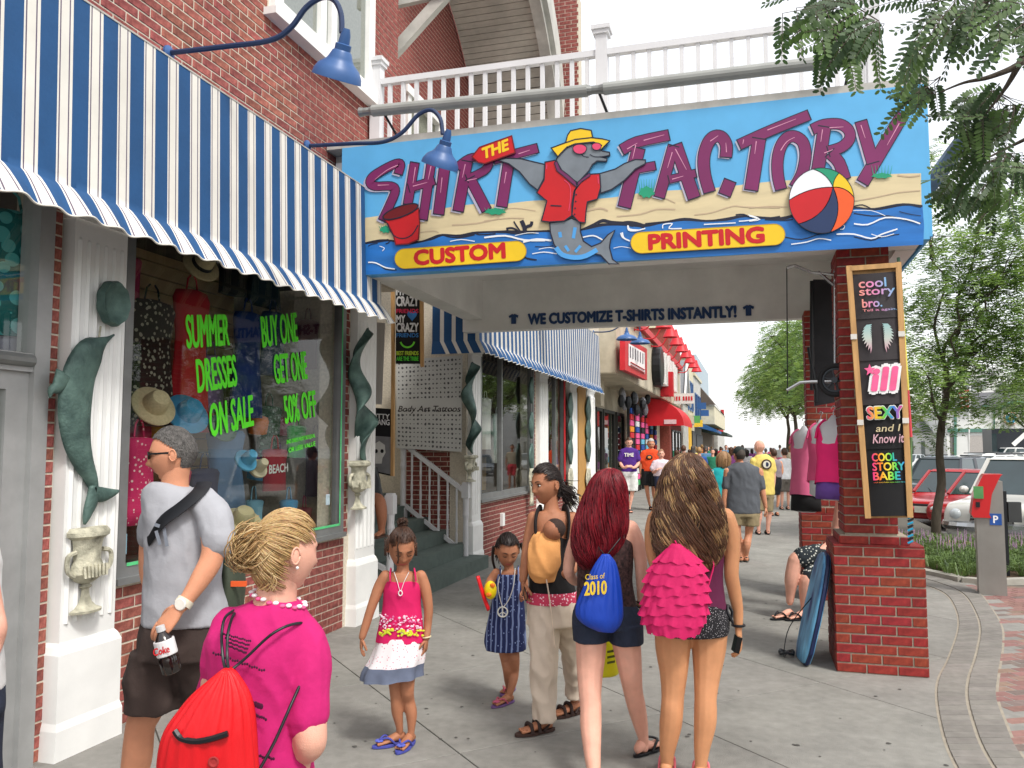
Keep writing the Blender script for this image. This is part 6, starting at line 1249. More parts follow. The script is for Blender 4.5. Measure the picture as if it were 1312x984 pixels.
def skinM(name,c):
 m=M(name,c,.55,.07,16,bump=.25,bscale=320,spec=.3,dirt=.07);b=m.node_tree.nodes['Principled BSDF'];b.inputs['Subsurface Weight'].default_value=.08;b.inputs['Subsurface Radius'].default_value=(.02,.008,.005);return m
SK_L=skinM('skin_fair',(226,170,148));SK_M=skinM('skin_tan',(206,144,112));SK_G=skinM('skin_golden',(206,146,104));SK_B=skinM('skin_brown',(172,116,86));SK_D=skinM('skin_light_brown',(164,108,80))
LIPS=MC((176,92,88),.45);EYEW=MC((216,214,208),.2);IRIS=MC((34,22,16),.15);BROW_D=MC((34,24,20),.8);SUNG=MC((12,12,14),.12)
def remesh(mb,vox=.007,it=3,wr=0,seed=0):
 me=mb.mesh('tmp',[]);ob=bpy.data.objects.new('tmp',me);COL.objects.link(ob)
 m=ob.modifiers.new('r','REMESH');m.mode='VOXEL';m.voxel_size=vox;m.use_smooth_shade=True
 s=ob.modifiers.new('s','SMOOTH');s.factor=.5;s.iterations=it
 dg=bpy.context.evaluated_depsgraph_get();r=bpy.data.meshes.new_from_object(ob.evaluated_get(dg));out=MB()
 nv=len(r.vertices);co=[0.0]*nv*3;r.vertices.foreach_get('co',co);no=[0.0]*nv*3;r.vertices.foreach_get('normal',no)
 if wr:
  for i in range(nv):
   p=Vector(co[3*i:3*i+3]);q=Vector(((p.x+p.z*.35)*8,p.y*8,(p.z-p.x*.4)*4.5+seed));a=noise.noise(q)+.45*noise.noise(q*2.1);a=(.22-abs(a))*2.0*wr
   for k in range(3):co[3*i+k]+=no[3*i+k]*a
 out.v=[tuple(co[3*i:3*i+3])for i in range(nv)];out.f=[tuple(p.vertices)for p in r.polygons];out.m=[0]*len(out.f)
 bpy.data.objects.remove(ob);bpy.data.meshes.remove(me);bpy.data.meshes.remove(r);return out
def gauss(x,z,x0,z0,sx,sz):return math.exp(-((x-x0)/sx)**2-((z-z0)/sz)**2)
def head_local(nose=1.0,n=56,m=48,child=0):
 V=[];Fc=[]
 for i in range(m+1):
  a=math.pi*i/m
  for j in range(n):
   t=2*math.pi*j/n;sx,sy,sz=math.sin(a)*math.cos(t),math.sin(a)*math.sin(t),math.cos(a)
   x,y,z=.076*sx,.097*sy,.118*sz
   if sz<0:
    k=-sz;x*=1-.26*k**1.3;y*=(1-.42*k)if sy<0 else(1-.05*k)
    if sy>0:z*=1.0
   if sy>.2:y-=.004*(sy-.2)
   if sy>0:
    w=min(1,sy*3)
    d=.010*nose*gauss(x,z,0,-.003,.009,.022)+.020*nose*gauss(x,z,0,-.030,.011,.012)-(.008)*(gauss(x,z,.031,.006,.015,.012)+gauss(x,z,-.031,.006,.015,.012))+.005*(gauss(x,z,.028,.026,.024,.008)+gauss(x,z,-.028,.026,.024,.008))
    d+=.005*(gauss(x,z,.040,-.028,.02,.02)+gauss(x,z,-.040,-.028,.02,.02))+.005*nose*(gauss(x,z,.012,-.036,.006,.006)+gauss(x,z,-.012,-.036,.006,.006))+.008*gauss(x,z,0,-.060,.02,.009)-.005*gauss(x,z,0,-.0605,.022,.0028)+.009*gauss(x,z,0,-.098,.02,.014)-.003*gauss(x,z,0,-.078,.02,.006)
    y+=d*w
   V.append((x,y,z))
 for i in range(m):
  for j in range(n):Fc.append((i*n+j,(i+1)*n+j,(i+1)*n+(j+1)%n,i*n+(j+1)%n))
 return V,Fc
class Fig:
 """a person laid out from silhouette points; the points live at real distance d, offsets dd in metres"""
 def __init__(s,label,d=None,name='person',cat='person',group=None,base=None,local=False):
  s.d=d;s.local=local
  if local:s.R,s.H,s.u=Vector((1,0,0)),Vector((0,1,0)),.01;base=Vector((0,0,0))
  else:s.R,s.H,s.u=RT,HF,d/F
  s.T=thing(name,label,cat,base if base is not None else onD(700,700,d),group);s.k=MB();s.hm=[];s.seed=R.random()*50
 def P(s,x,y,dd=0):return Vector((x/100,dd,y/100))if s.local else onD(x,y,s.d+dd)
 def ring(s,cx,cy,hw,td,dd=0,n=28,fold=None,turn=0,tilt=0,sq=1.0):
  c=s.P(cx,cy,dd);a=s.R*math.cos(turn)+s.H*math.sin(turn);b=s.H*math.cos(turn)-s.R*math.sin(turn);hw=hw*s.u;out=[]
  for j in range(n):
   t=2*math.pi*j/n;f=1+(fold[1]*math.sin(fold[0]*t+fold[2])if fold else 0)
   cs,sn=math.cos(t),math.sin(t);cs=math.copysign(abs(cs)**sq,cs);sn=math.copysign(abs(sn)**sq,sn)
   out.append(c+a*hw*cs*f+b*td*sn*f+ZZ*(tilt*cs*s.u))
  return out
 def rings(s,rs,sub=3,**k):
  """rs: (cx,cy,hw,td[,dd]) smoothed"""
  rs=[tuple(r)+(0,)*(5-len(r))for r in rs];A=smoothpath([(r[0],r[1],r[2])for r in rs],sub);Bq=smoothpath([(r[3],r[4],0)for r in rs],sub)
  return[s.ring(a.x,a.y,max(.3,a.z),max(.004,b.x),b.y,**k)for a,b in zip(A,Bq)]
 def torso(s,rs,mb=None,**k):(mb or s.k).loft(s.rings(rs,**k));return s
 def limb(s,pts,mb=None,sub=4,n=12,flat=1.0):
  """pts: (x,y,r[,dd])"""
  pts=[tuple(p)+(0,)*(4-len(p))for p in pts];c=smoothpath([s.P(x,y,dd)for x,y,r,dd in pts],sub);r=[v.x*s.u for v in smoothpath([(p[2],0,0)for p in pts],sub)]
  (mb or s.k).tube(c,r,n,0,True,flat)
  (mb or s.k).ell(c[0],r[0],10,6);(mb or s.k).ell(c[-1],r[-1],10,6);return c
 def dirv(s,a,b):return(s.P(*b)-s.P(*a)).normalized()
 def hand(s,W,D,Nn,side=1,sc=1.0,curl=.35,thumb=.6):
  D=Vector(D).normalized();Nn=Vector(Nn);Nn=(Nn-D*Nn.dot(D)).normalized();Lt=D.cross(Nn)*side;mb=MB()
  mb.loft([[W+D*(z*sc)+(Lt*w*math.cos(t)+Nn*th*math.sin(t))*sc for t in(6.2832*j/14 for j in range(14))]for z,w,th in((-.02,.022,.018),(.01,.025,.017),(.035,.034,.016),(.07,.040,.014),(.092,.039,.011),(.1,.034,.007))])
  for k,(o,l)in enumerate(((-.030,.056),(-.010,.068),(.010,.073),(.029,.066))):
   p=W+(D*.088+Lt*o)*sc;ang=0;pts=[p];dd=(D+Lt*o*1.5).normalized()
   for q in range(3):
    ang+=curl*(1+.15*(1-k))*(1.0 if q else .7);v=dd*math.cos(ang)+Nn*math.sin(ang);p=p+v*l*sc*(.42,.33,.25)[q];pts.append(p)
   mb.tube(smoothpath(pts,3),[.0095*sc*(1-.03*i)for i in range(10)],8);mb.ell(pts[-1],.0068*sc,8,6)
  p=W+(D*.02+Lt*.028+Nn*.004)*sc;v1=(D*.65+Lt*thumb+Nn*.35).normalized();v2=(D*.9+Lt*thumb*.35+Nn*.45).normalized()
  mb.tube(smoothpath([p,p+v1*.04*sc,p+(v1*.04+v2*.03)*sc,p+(v1*.04+v2*.052)*sc],3),[.0125*sc,.012*sc,.012*sc,.011*sc,.011*sc,.0105*sc,.010*sc,.009*sc,.009*sc,.0075*sc],8);s.hm.append(mb);return mb
 def foot(s,A,ang,sc=1.0,z=.02,toes=True):
  """A: ankle point; ang heading (world xy angle)"""
  f=Vector((math.cos(ang),math.sin(ang),0));r=Vector((f.y,-f.x,0));g=Vector((A.x,A.y,z));mb=MB()
  st=[(-.055,.012,.03),(-.05,.024,.05),(-.02,.030,.075),(.02,.031,.07),(.06,.036,.05),(.10,.042,.034),(.135,.042,.024),(.15,.038,.018)]
  mb.loft([[g+f*x*sc+r*w*math.cos(t)*sc+ZZ*(h*.5+h*.5*math.sin(t))*sc for t in(6.2832*j/14 for j in range(14))]for x,w,h in st])
  for k,(o,l)in enumerate(((-.028,.045),(-.010,.040),(.006,.036),(.020,.031),(.032,.026))):mb.ell(g+(f*(.145+l*.35)+r*o)*sc+ZZ*.011*sc,((.012 if k==0 else .0085)*sc,)*3,8,6);mb.tube([g+(f*.13+r*o)*sc+ZZ*.012*sc,g+(f*(.145+l*.35)+r*o)*sc+ZZ*.011*sc],(.011 if k==0 else .008)*sc,6)
  s.hm.append(mb);return g,f,r
 def flipflop(s,g,f,r,sc,sole,strap,flower=None,style='flip'):
  g0=Vector((g.x,g.y,.004));out=[]
  for k in range(26):
   t=6.2832*k/26;x=.06+.135*math.cos(t);w=(.045 if math.cos(t)>0 else .036);out.append(g0+f*x*sc+r*w*math.sin(t)*sc)
  zt=Vector((0,0,g.z-.004));m=MB();m.loft([out,[p+zt*.9 for p in out],[p+(g0+f*.06*sc-p)*.04+zt for p in out]]);sh=m.build('sandal',sole,s.T)
  m=MB();top=g+f*.145*sc-r*.006*sc
  if style=='flip':
   for sg in(-1,1):m.tube(smoothpath([g+f*.04*sc+r*sg*.04*sc,g+f*.09*sc+r*sg*.034*sc+ZZ*.045*sc,top+ZZ*.03*sc,top],4),.007*sc,6)
  else:
   for x in(.05,.1):m.tube(smoothpath([g+f*x*sc-r*.045*sc,g+f*x*sc-r*.03*sc+ZZ*(.06-x*.2)*sc,g+f*x*sc+ZZ*(.075-x*.3)*sc,g+f*x*sc+r*.03*sc+ZZ*(.06-x*.2)*sc,g+f*x*sc+r*.045*sc],4),.011*sc,6)
   m.tube(smoothpath([g+f*.02*sc-r*.04*sc,g-f*.05*sc+ZZ*.05*sc,g+f*.02*sc+r*.04*sc],4),.009*sc,6)
  m.build('strap',strap,sh)
  if flower:
   m=MB()
   for k in range(6):a=k*1.05;m.ell(top+ZZ*.03*sc+(f*math.cos(a)+r*math.sin(a))*.018*sc,(.014*sc,.014*sc,.007*sc),8,5)
   m.build('flower',flower,sh)
 def head(s,cx,cy,h,yaw,pitch=0,skin=SK_L,dd=0,roll=0,eyes='open',nose=1.0,ears=True,hair=None,cap=None,capth=.006,beard=None):
  sc=h*s.u/.236;c=s.P(cx,cy,dd);y=math.radians(yaw);f=s.H*math.cos(y)-s.R*math.sin(y);rt=f.cross(ZZ);p=math.radians(pitch)
  f2=f*math.cos(p)+ZZ*math.sin(p);u2=rt.cross(f2);rr=math.radians(roll);r2=rt*math.cos(rr)+u2*math.sin(rr);u2=r2.cross(f2)
  X=lambda v:c+(r2*v[0]+f2*v[1]+u2*v[2])*sc;s.hX=X;s.hs=sc;s.hc=c;s.hax=(r2,f2,u2)
  V,Fc=head_local(nose);hm=MB();hm.v=[tuple(X(v))for v in V];hm.f=list(Fc)
  hm.m=[1 if(all(abs(V[i][0])<.023*(1-abs(V[i][2]+.06)*30)+.004 and-.0695<V[i][2]<-.052 and V[i][1]>.06 for i in q))else 0 for q in Fc];s.head_mb=hm
  if ears:
   e=MB()
   for sg in(-1,1):
    mt=Matrix((r2,f2,u2)).transposed();e.ell(X((sg*.077,-.010,-.004)),(.009*sc,.017*sc,.030*sc),12,8,0,mt);e.tube([X((sg*.084,-.010+.013*math.cos(t),-.002+.024*math.sin(t)))for t in(6.28*k/12 for k in range(13))],.0035*sc,5,0)
   hm.join(e)
  s.skin=skin
  if eyes=='open':
   m=MB();mt=Matrix((r2,f2,u2)).transposed()
   for sg in(-1,1):m.ell(X((sg*.031,.0815,.006)),(.012*sc,.006*sc,.0052*sc),12,8,0,mt);m.ell(X((sg*.031,.0865,.006)),(.0062*sc,.003*sc,.0054*sc),10,6,1,mt);m.tube([X((sg*(.018+.026*k/4),.087-.006*(k/4)**2,.012+.003*math.sin(math.pi*k/4)))for k in range(5)],.0018*sc,5,2)
   m.build('eye',[EYEW,IRIS,BROW_D],s.T,smooth=180)
  elif eyes=='down':
   m=MB()
   for sg in(-1,1):m.tube([X((sg*(.018+.027*k/5),.0885-.007*(k/5)**2,.001-.003*math.sin(math.pi*k/5)))for k in range(6)],.0022*sc,5)
   m.build('eyelid_line',BROW_D,s.T)
  if eyes:
   m=MB()
   for sg in(-1,1):m.tube([X((sg*(.014+.034*k/5),.097-.012*(k/5)**2,.026+.005*math.sin(math.pi*k/5*.8)))for k in range(6)],[.0022*sc,.003*sc,.003*sc,.0028*sc,.0022*sc,.001*sc],5,flat=1)
   m.build('eyebrow',cap or BROW_D,s.T)
  if cap:
   keep=lambda v:(v[2]>.068 if v[1]>.055 else v[2]>(.03+.7*(v[1]-0))if v[1]>-.0 else v[2]>(-.02 if v[1]>-.03 else-.062));m=MB();rn=random.Random(3)
   V2=[Vector(v)*(1+capth/.095)+Vector((0,0,.002))for v in V];V2=[v+v.normalized()*.0025*noise.noise(v*160)for v in V2]
   fs=[q for q in Fc if all(keep(V[i])for i in q)];m.v=[tuple(X(v))for v in V2];m.f=fs;m.m=[0]*len(fs)
   m.build('hair',cap,s.T,smooth=180)
  return s
 def done(s,vox=.007,it=3):
  b=remesh(s.k,vox,it)if s.k.v else MB();n0=len(b.f)
  for h in s.hm:b.join(h,0)
  if hasattr(s,'head_mb'):b.join(s.head_mb)
  o=b.build('body',[s.skin,LIPS],s.T,smooth=180);return o
 def cloth(s,mb,name,mats,vox=.008,it=2,wr=.006):return remesh(mb,vox,it,wr,s.seed).build(name,mats,s.T,smooth=180)
 def tubeobj(s,pts,r,name,mat,parent=None,flat=1,n=6,sub=4,up=None):
  p=smoothpath([q if isinstance(q,Vector)else s.P(*q)for q in pts],sub);return MB().tube(p,r,n,flat=flat,up=up).build(name,mat,parent or s.T,smooth=60)
 def shorts(s,waist,legL,legR,name,mat,vox=.009,wr=.006):
  m=MB();m.loft(s.rings(waist));
  for l in(legL,legR):m.loft(s.rings(l))
  return s.cloth(m,name,mat,vox,2,wr)
 def hairmass(s,prof,n,mat,shell,wave=(3,.012),rad=.0035,hi=None,span=115,name='hair',inner=.007,endj=.15,seed=1,toptaper=.15,clump=0):
  """prof: (py, cx, hw px, depth half m, dd) from crown to tips"""
  rn=random.Random(seed);k=6;n=int(n*1.6);rad*=.72;A=smoothpath([(a[0],a[1],a[2])for a in prof],k);Bq=smoothpath([(a[3],a[4],0)for a in prof],k);N_=len(A)
  m=MB();m.loft([s.ring(a.y,a.x,max(.4,a.z*.93),max(.004,b.x*.9),b.y,n=20)for a,b in zip(A,Bq)][:-max(2,k)]);h=m.build(name,shell,s.T,smooth=180)
  cl_=[rn.uniform(-span,span)for _ in range(int(n/9)or 1)];cp=[rn.uniform(0,6.28)for _ in cl_];m=MB()
  for i in range(n):
   ci=rn.randrange(len(cl_));ps=math.radians(cl_[ci]*(1-clump*0)+rn.gauss(0,5));ph=cp[ci]+rn.gauss(0,.35);e=min(N_-1,int(N_*(1-endj*rn.random()**1.5)));dep=rn.random()**1.5*inner;st=int(rn.random()*N_*.18);pts=[]
   for j in range(st,e+1,1 if N_<60 else 2):
    a,b=A[j],Bq[j];t=j/N_;c=s.P(a.y,a.x,b.y);w=wave[1]*min(1,t*1.8)*math.sin(2*math.pi*wave[0]*t+ph);hw=max(.4,a.z)*s.u-dep
    pts.append(c+s.R*(hw*math.sin(ps)+w)-s.H*((max(.004,b.x)-dep)*math.cos(ps)+.5*wave[1]*math.cos(2*math.pi*wave[0]*t+ph)*min(1,t*2)))
   if len(pts)>3:m.tube(pts,[rad*(.6+.4*math.sin(math.pi*min(1,.15+.85*q/len(pts))))*(1 if q<len(pts)*.8 else max(.15,(len(pts)-q)/(len(pts)*.2)))for q in range(len(pts))],4,1 if hi and(ci*7)%13<2 else 0)
  m.build('strands',[mat,hi]if hi else mat,h,smooth=180);return h
 def scalp_strands(s,tgt,n,mat,rad=.0028,name='swept_hair',seed=2,fr=None,lift=1.06):
  """hairs swept over the skull from the hairline to the tie point tgt (local head coords)"""
  rn=random.Random(seed);n=int(n*1.7);rad*=.68;tg=Vector(tgt);m=MB();E=Vector((.079,.100,.121))*lift
  for i in range(n):
   a=rn.uniform(0,6.2832);
   while 1:
    v=Vector((rn.uniform(-1,1),rn.uniform(-1,1),rn.uniform(-.6,1)))
    if .3<v.length<1:v.normalize();
    else:continue
    if v.y>.62 and v.z<.58:continue
    if v.y>-.15 and v.z<.22:continue
    break
   t0=tg.normalized();pts=[]
   for q in range(8):
    w=(v.lerp(t0,q/7));
    if w.length<.05:w=Vector((0,0,1))
    w.normalize();k=1+.02*rn.random();pts.append(s.hX(Vector((w.x*E.x*k,w.y*E.y*k,w.z*E.z*k)))+Vector((math.sin(q+i),math.cos(q*1.3+i),math.sin(q*.9+i*2)))*.0012)
   m.tube(pts,[rad*s.hs*(.5,.9,1,1,1,1,1,.9)[q]for q in range(8)],4)
  return m.build(name,mat,s.T,smooth=180)
def ang2(v):return math.atan2(v.y,v.x)
def dirpx(R_,H_):v=RT*R_+HF*H_;return math.atan2(v.y,v.x)
# -- man in grey T-shirt, far left
H_GREY=M('hair_grey',(96,93,90),.8,.45,90,bump=1.5,bscale=260,stretch=(1,1,.4));H_BLOND=hairM('hair_blonde',[(120,88,54),(206,172,118),(166,128,82),(222,194,146)]);H_RED=hairM('hair_red',[(72,6,18),(128,12,30),(96,10,24),(150,24,40)]);H_BRN=hairM('hair_brown',[(62,40,28),(112,76,52),(82,54,38),(96,64,44)]);H_DARK=hairM('hair_dark',[(22,16,16),(44,32,28),(30,22,20)]);H_DKBR=hairM('hair_dark_brown',[(44,28,22),(80,54,40),(60,40,30)])
GREYT=M('grey_tshirt',(158,159,164),.9,.05,9,bump=.3,bscale=30)
g=Fig('man in grey T-shirt, sunglasses and dark shorts carrying a cola bottle and sling bag',3.2,base=onZ(180,1135))
g.head(222,583,70,103,-6,SK_M,eyes=None,nose=1.15,cap=H_GREY,capth=.006)
g.limb([(227,595,17),(224,618,17),(224,640,20)]);g.torso([(226,630,36,.08),(234,660,42,.11),(238,780,44,.11),(236,830,46,.12)])
g.limb([(258,648,12,-.05),(272,690,13.5,-.12),(271,716,14,-.14),(258,740,12.5,-.17),(243,763,9.5,-.2),(232,777,8,-.22)])
g.limb([(200,645,15,.1),(192,690,13,.16),(190,730,12,.14),(196,760,10,.1)])
g.limb([(205,840,24,.05),(190,905,20,.0),(180,930,18,0),(175,975,18.5,.03),(166,1020,14,.06),(158,1085,10,.1),(156,1112,9,.1)]);g.limb([(250,840,24,0),(262,905,20,.1),(268,960,17,.2),(272,1010,15,.3),(276,1060,10,.36)])
g.hand(g.P(231,778,-.22),g.dirv((232,778,-.22),(206,808,-.24)),RT*.25+HF*.8-ZZ*.6,-1,1.0,.5)
A_=g.P(156,1118,.1);q=g.foot(A_,dirpx(-1,-.1));g.flipflop(*q,1,BLACK,BLACK);A_=g.P(276,1075,.36);q=g.foot(A_,dirpx(-1,.1));g.flipflop(*q,1,BLACK,BLACK);g.done(.008)
m=MB();g.torso([(214,618,17,.07),(219,625,32,.085),(230,636,46,.105),(235,655,49,.125),(236,690,47,.135),(236,730,47,.135),(237,765,51,.14),(239,798,54,.145)],m);g.limb([(258,642,19,-.07),(274,662,21,-.09),(281,694,20,-.12)],m);g.limb([(205,642,17,.06),(196,665,17,.1),(192,690,16,.13)],m);g.cloth(m,'tshirt',GREYT,.008,2,.009)
m=MB();g.torso([(239,784,50,.13),(236,812,55,.145),(234,840,56,.15)],m);g.torso([(205,830,34,.13,.02),(198,860,35,.13,.02),(198,908,34,.125,0)],m);g.torso([(255,830,34,.13,.02),(262,870,33,.12,.05),(268,905,30,.12,.1)],m);g.cloth(m,'shorts',M('brown_shorts',(58,46,42),.9,.12,10,bump=.3,bscale=30),.009,2,.01)
g.tubeobj([(262,618,-.03),(255,630,-.11),(232,650,-.145),(208,668,-.15),(190,692,-.1)],.03,'sling_strap',BLACK,flat=.14,n=10,up=(0,0,1)).name
m=MB();m.loft(g.rings([(297,690,4,.03,.08),(297,712,10,.07,.1),(300,745,12,.09,.1),(300,778,9,.08,.1),(300,786,5,.04,.1)]));m.build('sling_bag',M('green_nylon',(58,66,52),.7,.25,8,bump=.5,bscale=20),g.T,smooth=180);MB().obox(g.P(306,748,.02),RT*.03,HF*.004,ZZ*.01).build('orange_tag',MC((220,90,40)),g.T)
m=MB();X=g.hX
for sg in(-1,1):
 m.loft([[X((sg*.032+.023*math.cos(t),.093+d_-.012*abs(.4*math.cos(t)),.008+.017*math.sin(t)))for t in(6.28*k/16 for k in range(16))]for d_ in(0,.004)]);m.bar(X((sg*.054,.088,.014)),X((sg*.080,-.005,.010)),.004,.007)
m.bar(X((-.012,.099,.014)),X((.012,.099,.014)),.004,.004);m.build('sunglasses',SUNG,g.T)
w=g.P(236,772,-.21);D=g.dirv((258,740,-.17),(232,777,-.22));m=MB();m.tube([w-D*.012,w+D*.012],.031,18);m.build('watch_strap',MC((214,206,186),.4),g.T,smooth=40);m=MB();m.lathe(w-HF*.028,[(.021,0),(.022,.006),(.019,.009)],18,ax=-HF+RT*-.2);m.build('watch_face',MC((228,224,214),.3),g.T)
m=MB();bp=[(178,668),(186,660),(200,662),(210,658),(214,668),(212,680),(206,700),(202,696),(204,682),(194,680),(186,684),(181,680)]
for a,b in(((198,672,-.152),(210,676,-.155)),((210,676,-.155),(214,700,-.155)),((200,680,-.155),(205,698,-.155))):m.bar(g.P(*a),g.P(*b),.012,.002,0,tuple(HF))
m.build('shirt_print',MC((120,126,136)),g.T);
Bt=thing('cola_bottle','clear plastic cola bottle with white and red label held by the man in grey','bottle',g.P(213,835,-.25));b0,b1=g.P(206,806,-.27),g.P(221,862,-.26);ax=(b1-b0).normalized();L=(b1-b0).length;sl_=lambda prof:[(r,z*L)for r,z in prof]
MB().lathe(b0,sl_([(.013,-.02),(.014,.06),(.014,.08),(.026,.2),(.033,.3),(.034,.55),(.031,.6),(.034,.66),(.034,.95),(.026,1.0),(.01,1.0)]),20,ax=ax).build('bottle',M('cola_plastic',(26,16,14),.08,.1,spec=.8),Bt,smooth=50);MB().lathe(b0,sl_([(.0345,.24),(.0352,.26),(.0352,.56),(.0345,.58)]),20,ax=ax).build('label',MC((216,214,214),.4),Bt);MB().lathe(b0,[(.015,-.012),(.015,.008)],14,ax=ax).build('cap',MC((200,200,200)),Bt)
c=b0+ax*L*.42;u_=(RT+ax*.0);u_=(RT-ax*RT.dot(ax)).normalized();n_=u_.cross(ax).normalized();n_=n_ if n_.dot(-HF)>0 else-n_;text_mb('Coke',c+n_*.037-u_*.028+ax*.012,c+n_*.037+u_*.028+ax*.012,c+n_*.037-u_*.028-ax*.012,bold=.03,shear=.2).build('label_lettering',MC((200,24,34)),Bt)
# -- blonde girl, pink shirt, red bag
PKT=M('magenta_tshirt',(188,26,104),.88,.06,8,bump=.3,bscale=30)
g=Fig('blonde girl seen from behind with a hair bun, magenta T-shirt and white cord necklace',2.4,base=onZ(340,1290))
g.head(366,708,100,-48,-4,SK_L,eyes=None,nose=.9,cap=H_BLOND,capth=.008)
g.limb([(362,730,26,.0),(355,755,25),(350,790,30)]);g.torso([(350,782,34,.07),(340,830,60,.1),(335,1000,60,.1)]);
g.limb([(392,850,22,-.02),(397,900,20,-.03),(397,938,21,-.06),(396,955,19.5,-.05),(380,962,17,.04),(352,960,13,.2)]);g.limb([(282,850,20),(272,900,18,.05),(276,950,16,.1),(300,965,12,.2)]);g.limb([(318,1000,36),(316,1120,30),(318,1200,22),(322,1270,14)]);g.limb([(362,1000,36),(366,1120,30),(366,1200,22),(366,1270,14)])
g.hand(g.P(350,958,.2),-RT*.5+HF*.6,-ZZ,1,.85);g.hand(g.P(302,962,.2),RT*.5+HF*.6,-ZZ,-1,.85)
for x in(322,366):A_=g.P(x,1280);q=g.foot(A_,dirpx(.1,1));g.flipflop(*q,.95,MC((60,60,70)),BLACK)
g.done(.008)
m=MB();g.torso([(353,768,30,.065),(349,778,42,.08),(342,795,57,.095),(338,815,69,.11),(336,840,67,.12),(333,880,62,.125),(331,930,60,.13),(332,985,66,.14),(334,1050,74,.14)],m);g.limb([(380,806,25,0),(394,835,27,-.01),(396,880,28,-.03),(394,920,28,-.05)],m);g.limb([(296,800,22),(284,835,23),(276,880,24,.04),(274,920,22,.06)],m);g.cloth(m,'tshirt',PKT,.007,3,.009)
m=MB();g.torso([(334,1040,70,.13),(338,1100,68,.13)],m);g.torso([(314,1090,36,.12),(314,1150,34,.11)],m);g.torso([(362,1090,36,.12),(366,1150,34,.11)],m);g.cloth(m,'shorts',MC((70,90,130)),.01)
nk=MB();k_=26
for i in range(k_):t=6.2832*i/k_;nk.ell(g.P(357,771)+RT*.075*math.cos(t)+HF*.062*math.sin(t)+ZZ*(.010-.02*math.cos(t)-.004*(i%2)),(.009,.009,.006),8,5,i%2)
nk.build('cord_necklace',[MC((236,230,232)),MC((224,90,140))],g.T,smooth=180)
tie=Vector((-.018,-.105,.042));g.scalp_strands(tie,620,H_BLOND,.0030,seed=4,lift=1.075)
rn=random.Random(8);m=MB();bc=g.P(326,702,-.04);
for i in range(460):
 a=rn.uniform(0,6.28);tl=rn.uniform(.2,1.0);c0_=g.hX(tie);u1=Vector((rn.gauss(0,1),rn.gauss(0,1),rn.gauss(0,1))).normalized();u2_=u1.orthogonal().normalized();rr_=rn.uniform(.028,.062);cc=bc+Vector((rn.gauss(0,.01),rn.gauss(0,.01),rn.gauss(0,.012)));pts=[]
 for q in range(12):t=a+q/11*rn.uniform(2.6,3.6);pts.append(cc+(u1*math.cos(t)+u2_*math.sin(t))*rr_*(1 if q<9 else 1.1))
 m.tube(pts,[.0019*(.4+.6*math.sin(math.pi*(q+.5)/12))for q in range(12)],4)
m.build('bun',H_BLOND,g.T,smooth=180);m=MB();m.ell(bc,(.058,.045,.056),16,12);m.build('bun_core',MC((150,112,66),.6),g.T,smooth=180)
m=MB()
for i in range(14):
 s0=g.hX(tie)if i%2 else bc+Vector((rn.gauss(0,.03),rn.gauss(0,.02),-.02));m.tube(smoothpath([s0,s0+RT*rn.uniform(-.03,.06)-HF*.01-ZZ*rn.uniform(.01,.04),s0+RT*rn.uniform(-.02,.08)-HF*.01-ZZ*rn.uniform(.05,.10)],5),.0013,4)
for i in range(10):
 s0=g.hX((.03+.04*rn.random(),-.07,-.05));m.tube(smoothpath([s0,s0-ZZ*.025+RT*rn.uniform(-.02,.02),s0-ZZ*.05+RT*rn.uniform(-.03,.03)],4),.0011,4)
m.build('loose_strands',H_BLOND,g.T);MB().tube([g.hX(tie+Vector((.02*math.cos(t),0.004,.02*math.sin(t))))for t in(6.28*k/14 for k in range(15))],.006,6).build('hair_tie',MC((110,130,70)),g.T);MB().ell(g.hX((.083,-.002,-.036)),.0045,8,6).build('earring',MC((230,230,230),.2),g.T)
m=MB()
def blots(p,q,n,s,jit=.6):
 for i in range(n):
  t=(i+.5)/n;x=p[0]+(q[0]-p[0])*t;y=p[1]+(q[1]-p[1])*t+math.sin(i*1.7)*jit;c=g.P(x,y,p[2]+(q[2]-p[2])*t);m.ell(c,(s*.8,.0012,s),6,4,0,Matrix((RT,HF,ZZ)).transposed())
for j in range(4):blots((286+j*2,812+j*5,-.128),(322-2*j,822+j*5,-.135),15,.0034)
blots((272,836,-.125),(340,860,-.14),22,.0040,1.0);blots((316,900,-.142),(336,905,-.142),6,.0085);blots((318,912,-.142),(342,922,-.142),9,.0045);blots((324,968,-.146),(352,972,-.146),10,.0045,1)
tag(m.build('shirt_printing',MC((70,10,50)),g.T),kind='stuff')
RB_=thing('drawstring_bag','bright red drawstring bag with black zip hanging on the back of the blonde girl','bag',g.P(272,940,-.2));REDN=M('red_nylon',(206,16,26),.5,.06,5,bump=.8,bscale=9,stretch=(2,2,.5))
fo=dict(n=64);rg=[]
pr_=smoothpath([(291,857,5),(289,868,15),(283,888,30),(277,910,41),(270,935,50),(267,965,55),(267,1000,57),(268,1040,54),(270,1060,40)],4)
for i,a in enumerate(pr_):t=i/len(pr_);rg.append(g.ring(a.x,a.y,a.z,.02+.055*min(1,a.z/50),-.205,n=72,fold=(19,.10*max(0,1-t*1.3)+.008,1)))
MB().loft(rg).build('bag_body',REDN,RB_,smooth=180)
def onbag(x,y):return g.P(x,y,-.205-.078+((x-268)/56)**2*.03)
p_=smoothpath([onbag(224,936),onbag(232,946),onbag(250,950),onbag(270,947),onbag(292,940)],4);MB().tube(p_,.008,6,flat=1).build('zip',BLACK,RB_);MB().lathe(onbag(274,976),[(.006,0),(.013,0),(.014,.003),(.011,.004),(.006,.002)],18,ax=-HF).build('ring_logo',MC((150,40,40)),RB_)
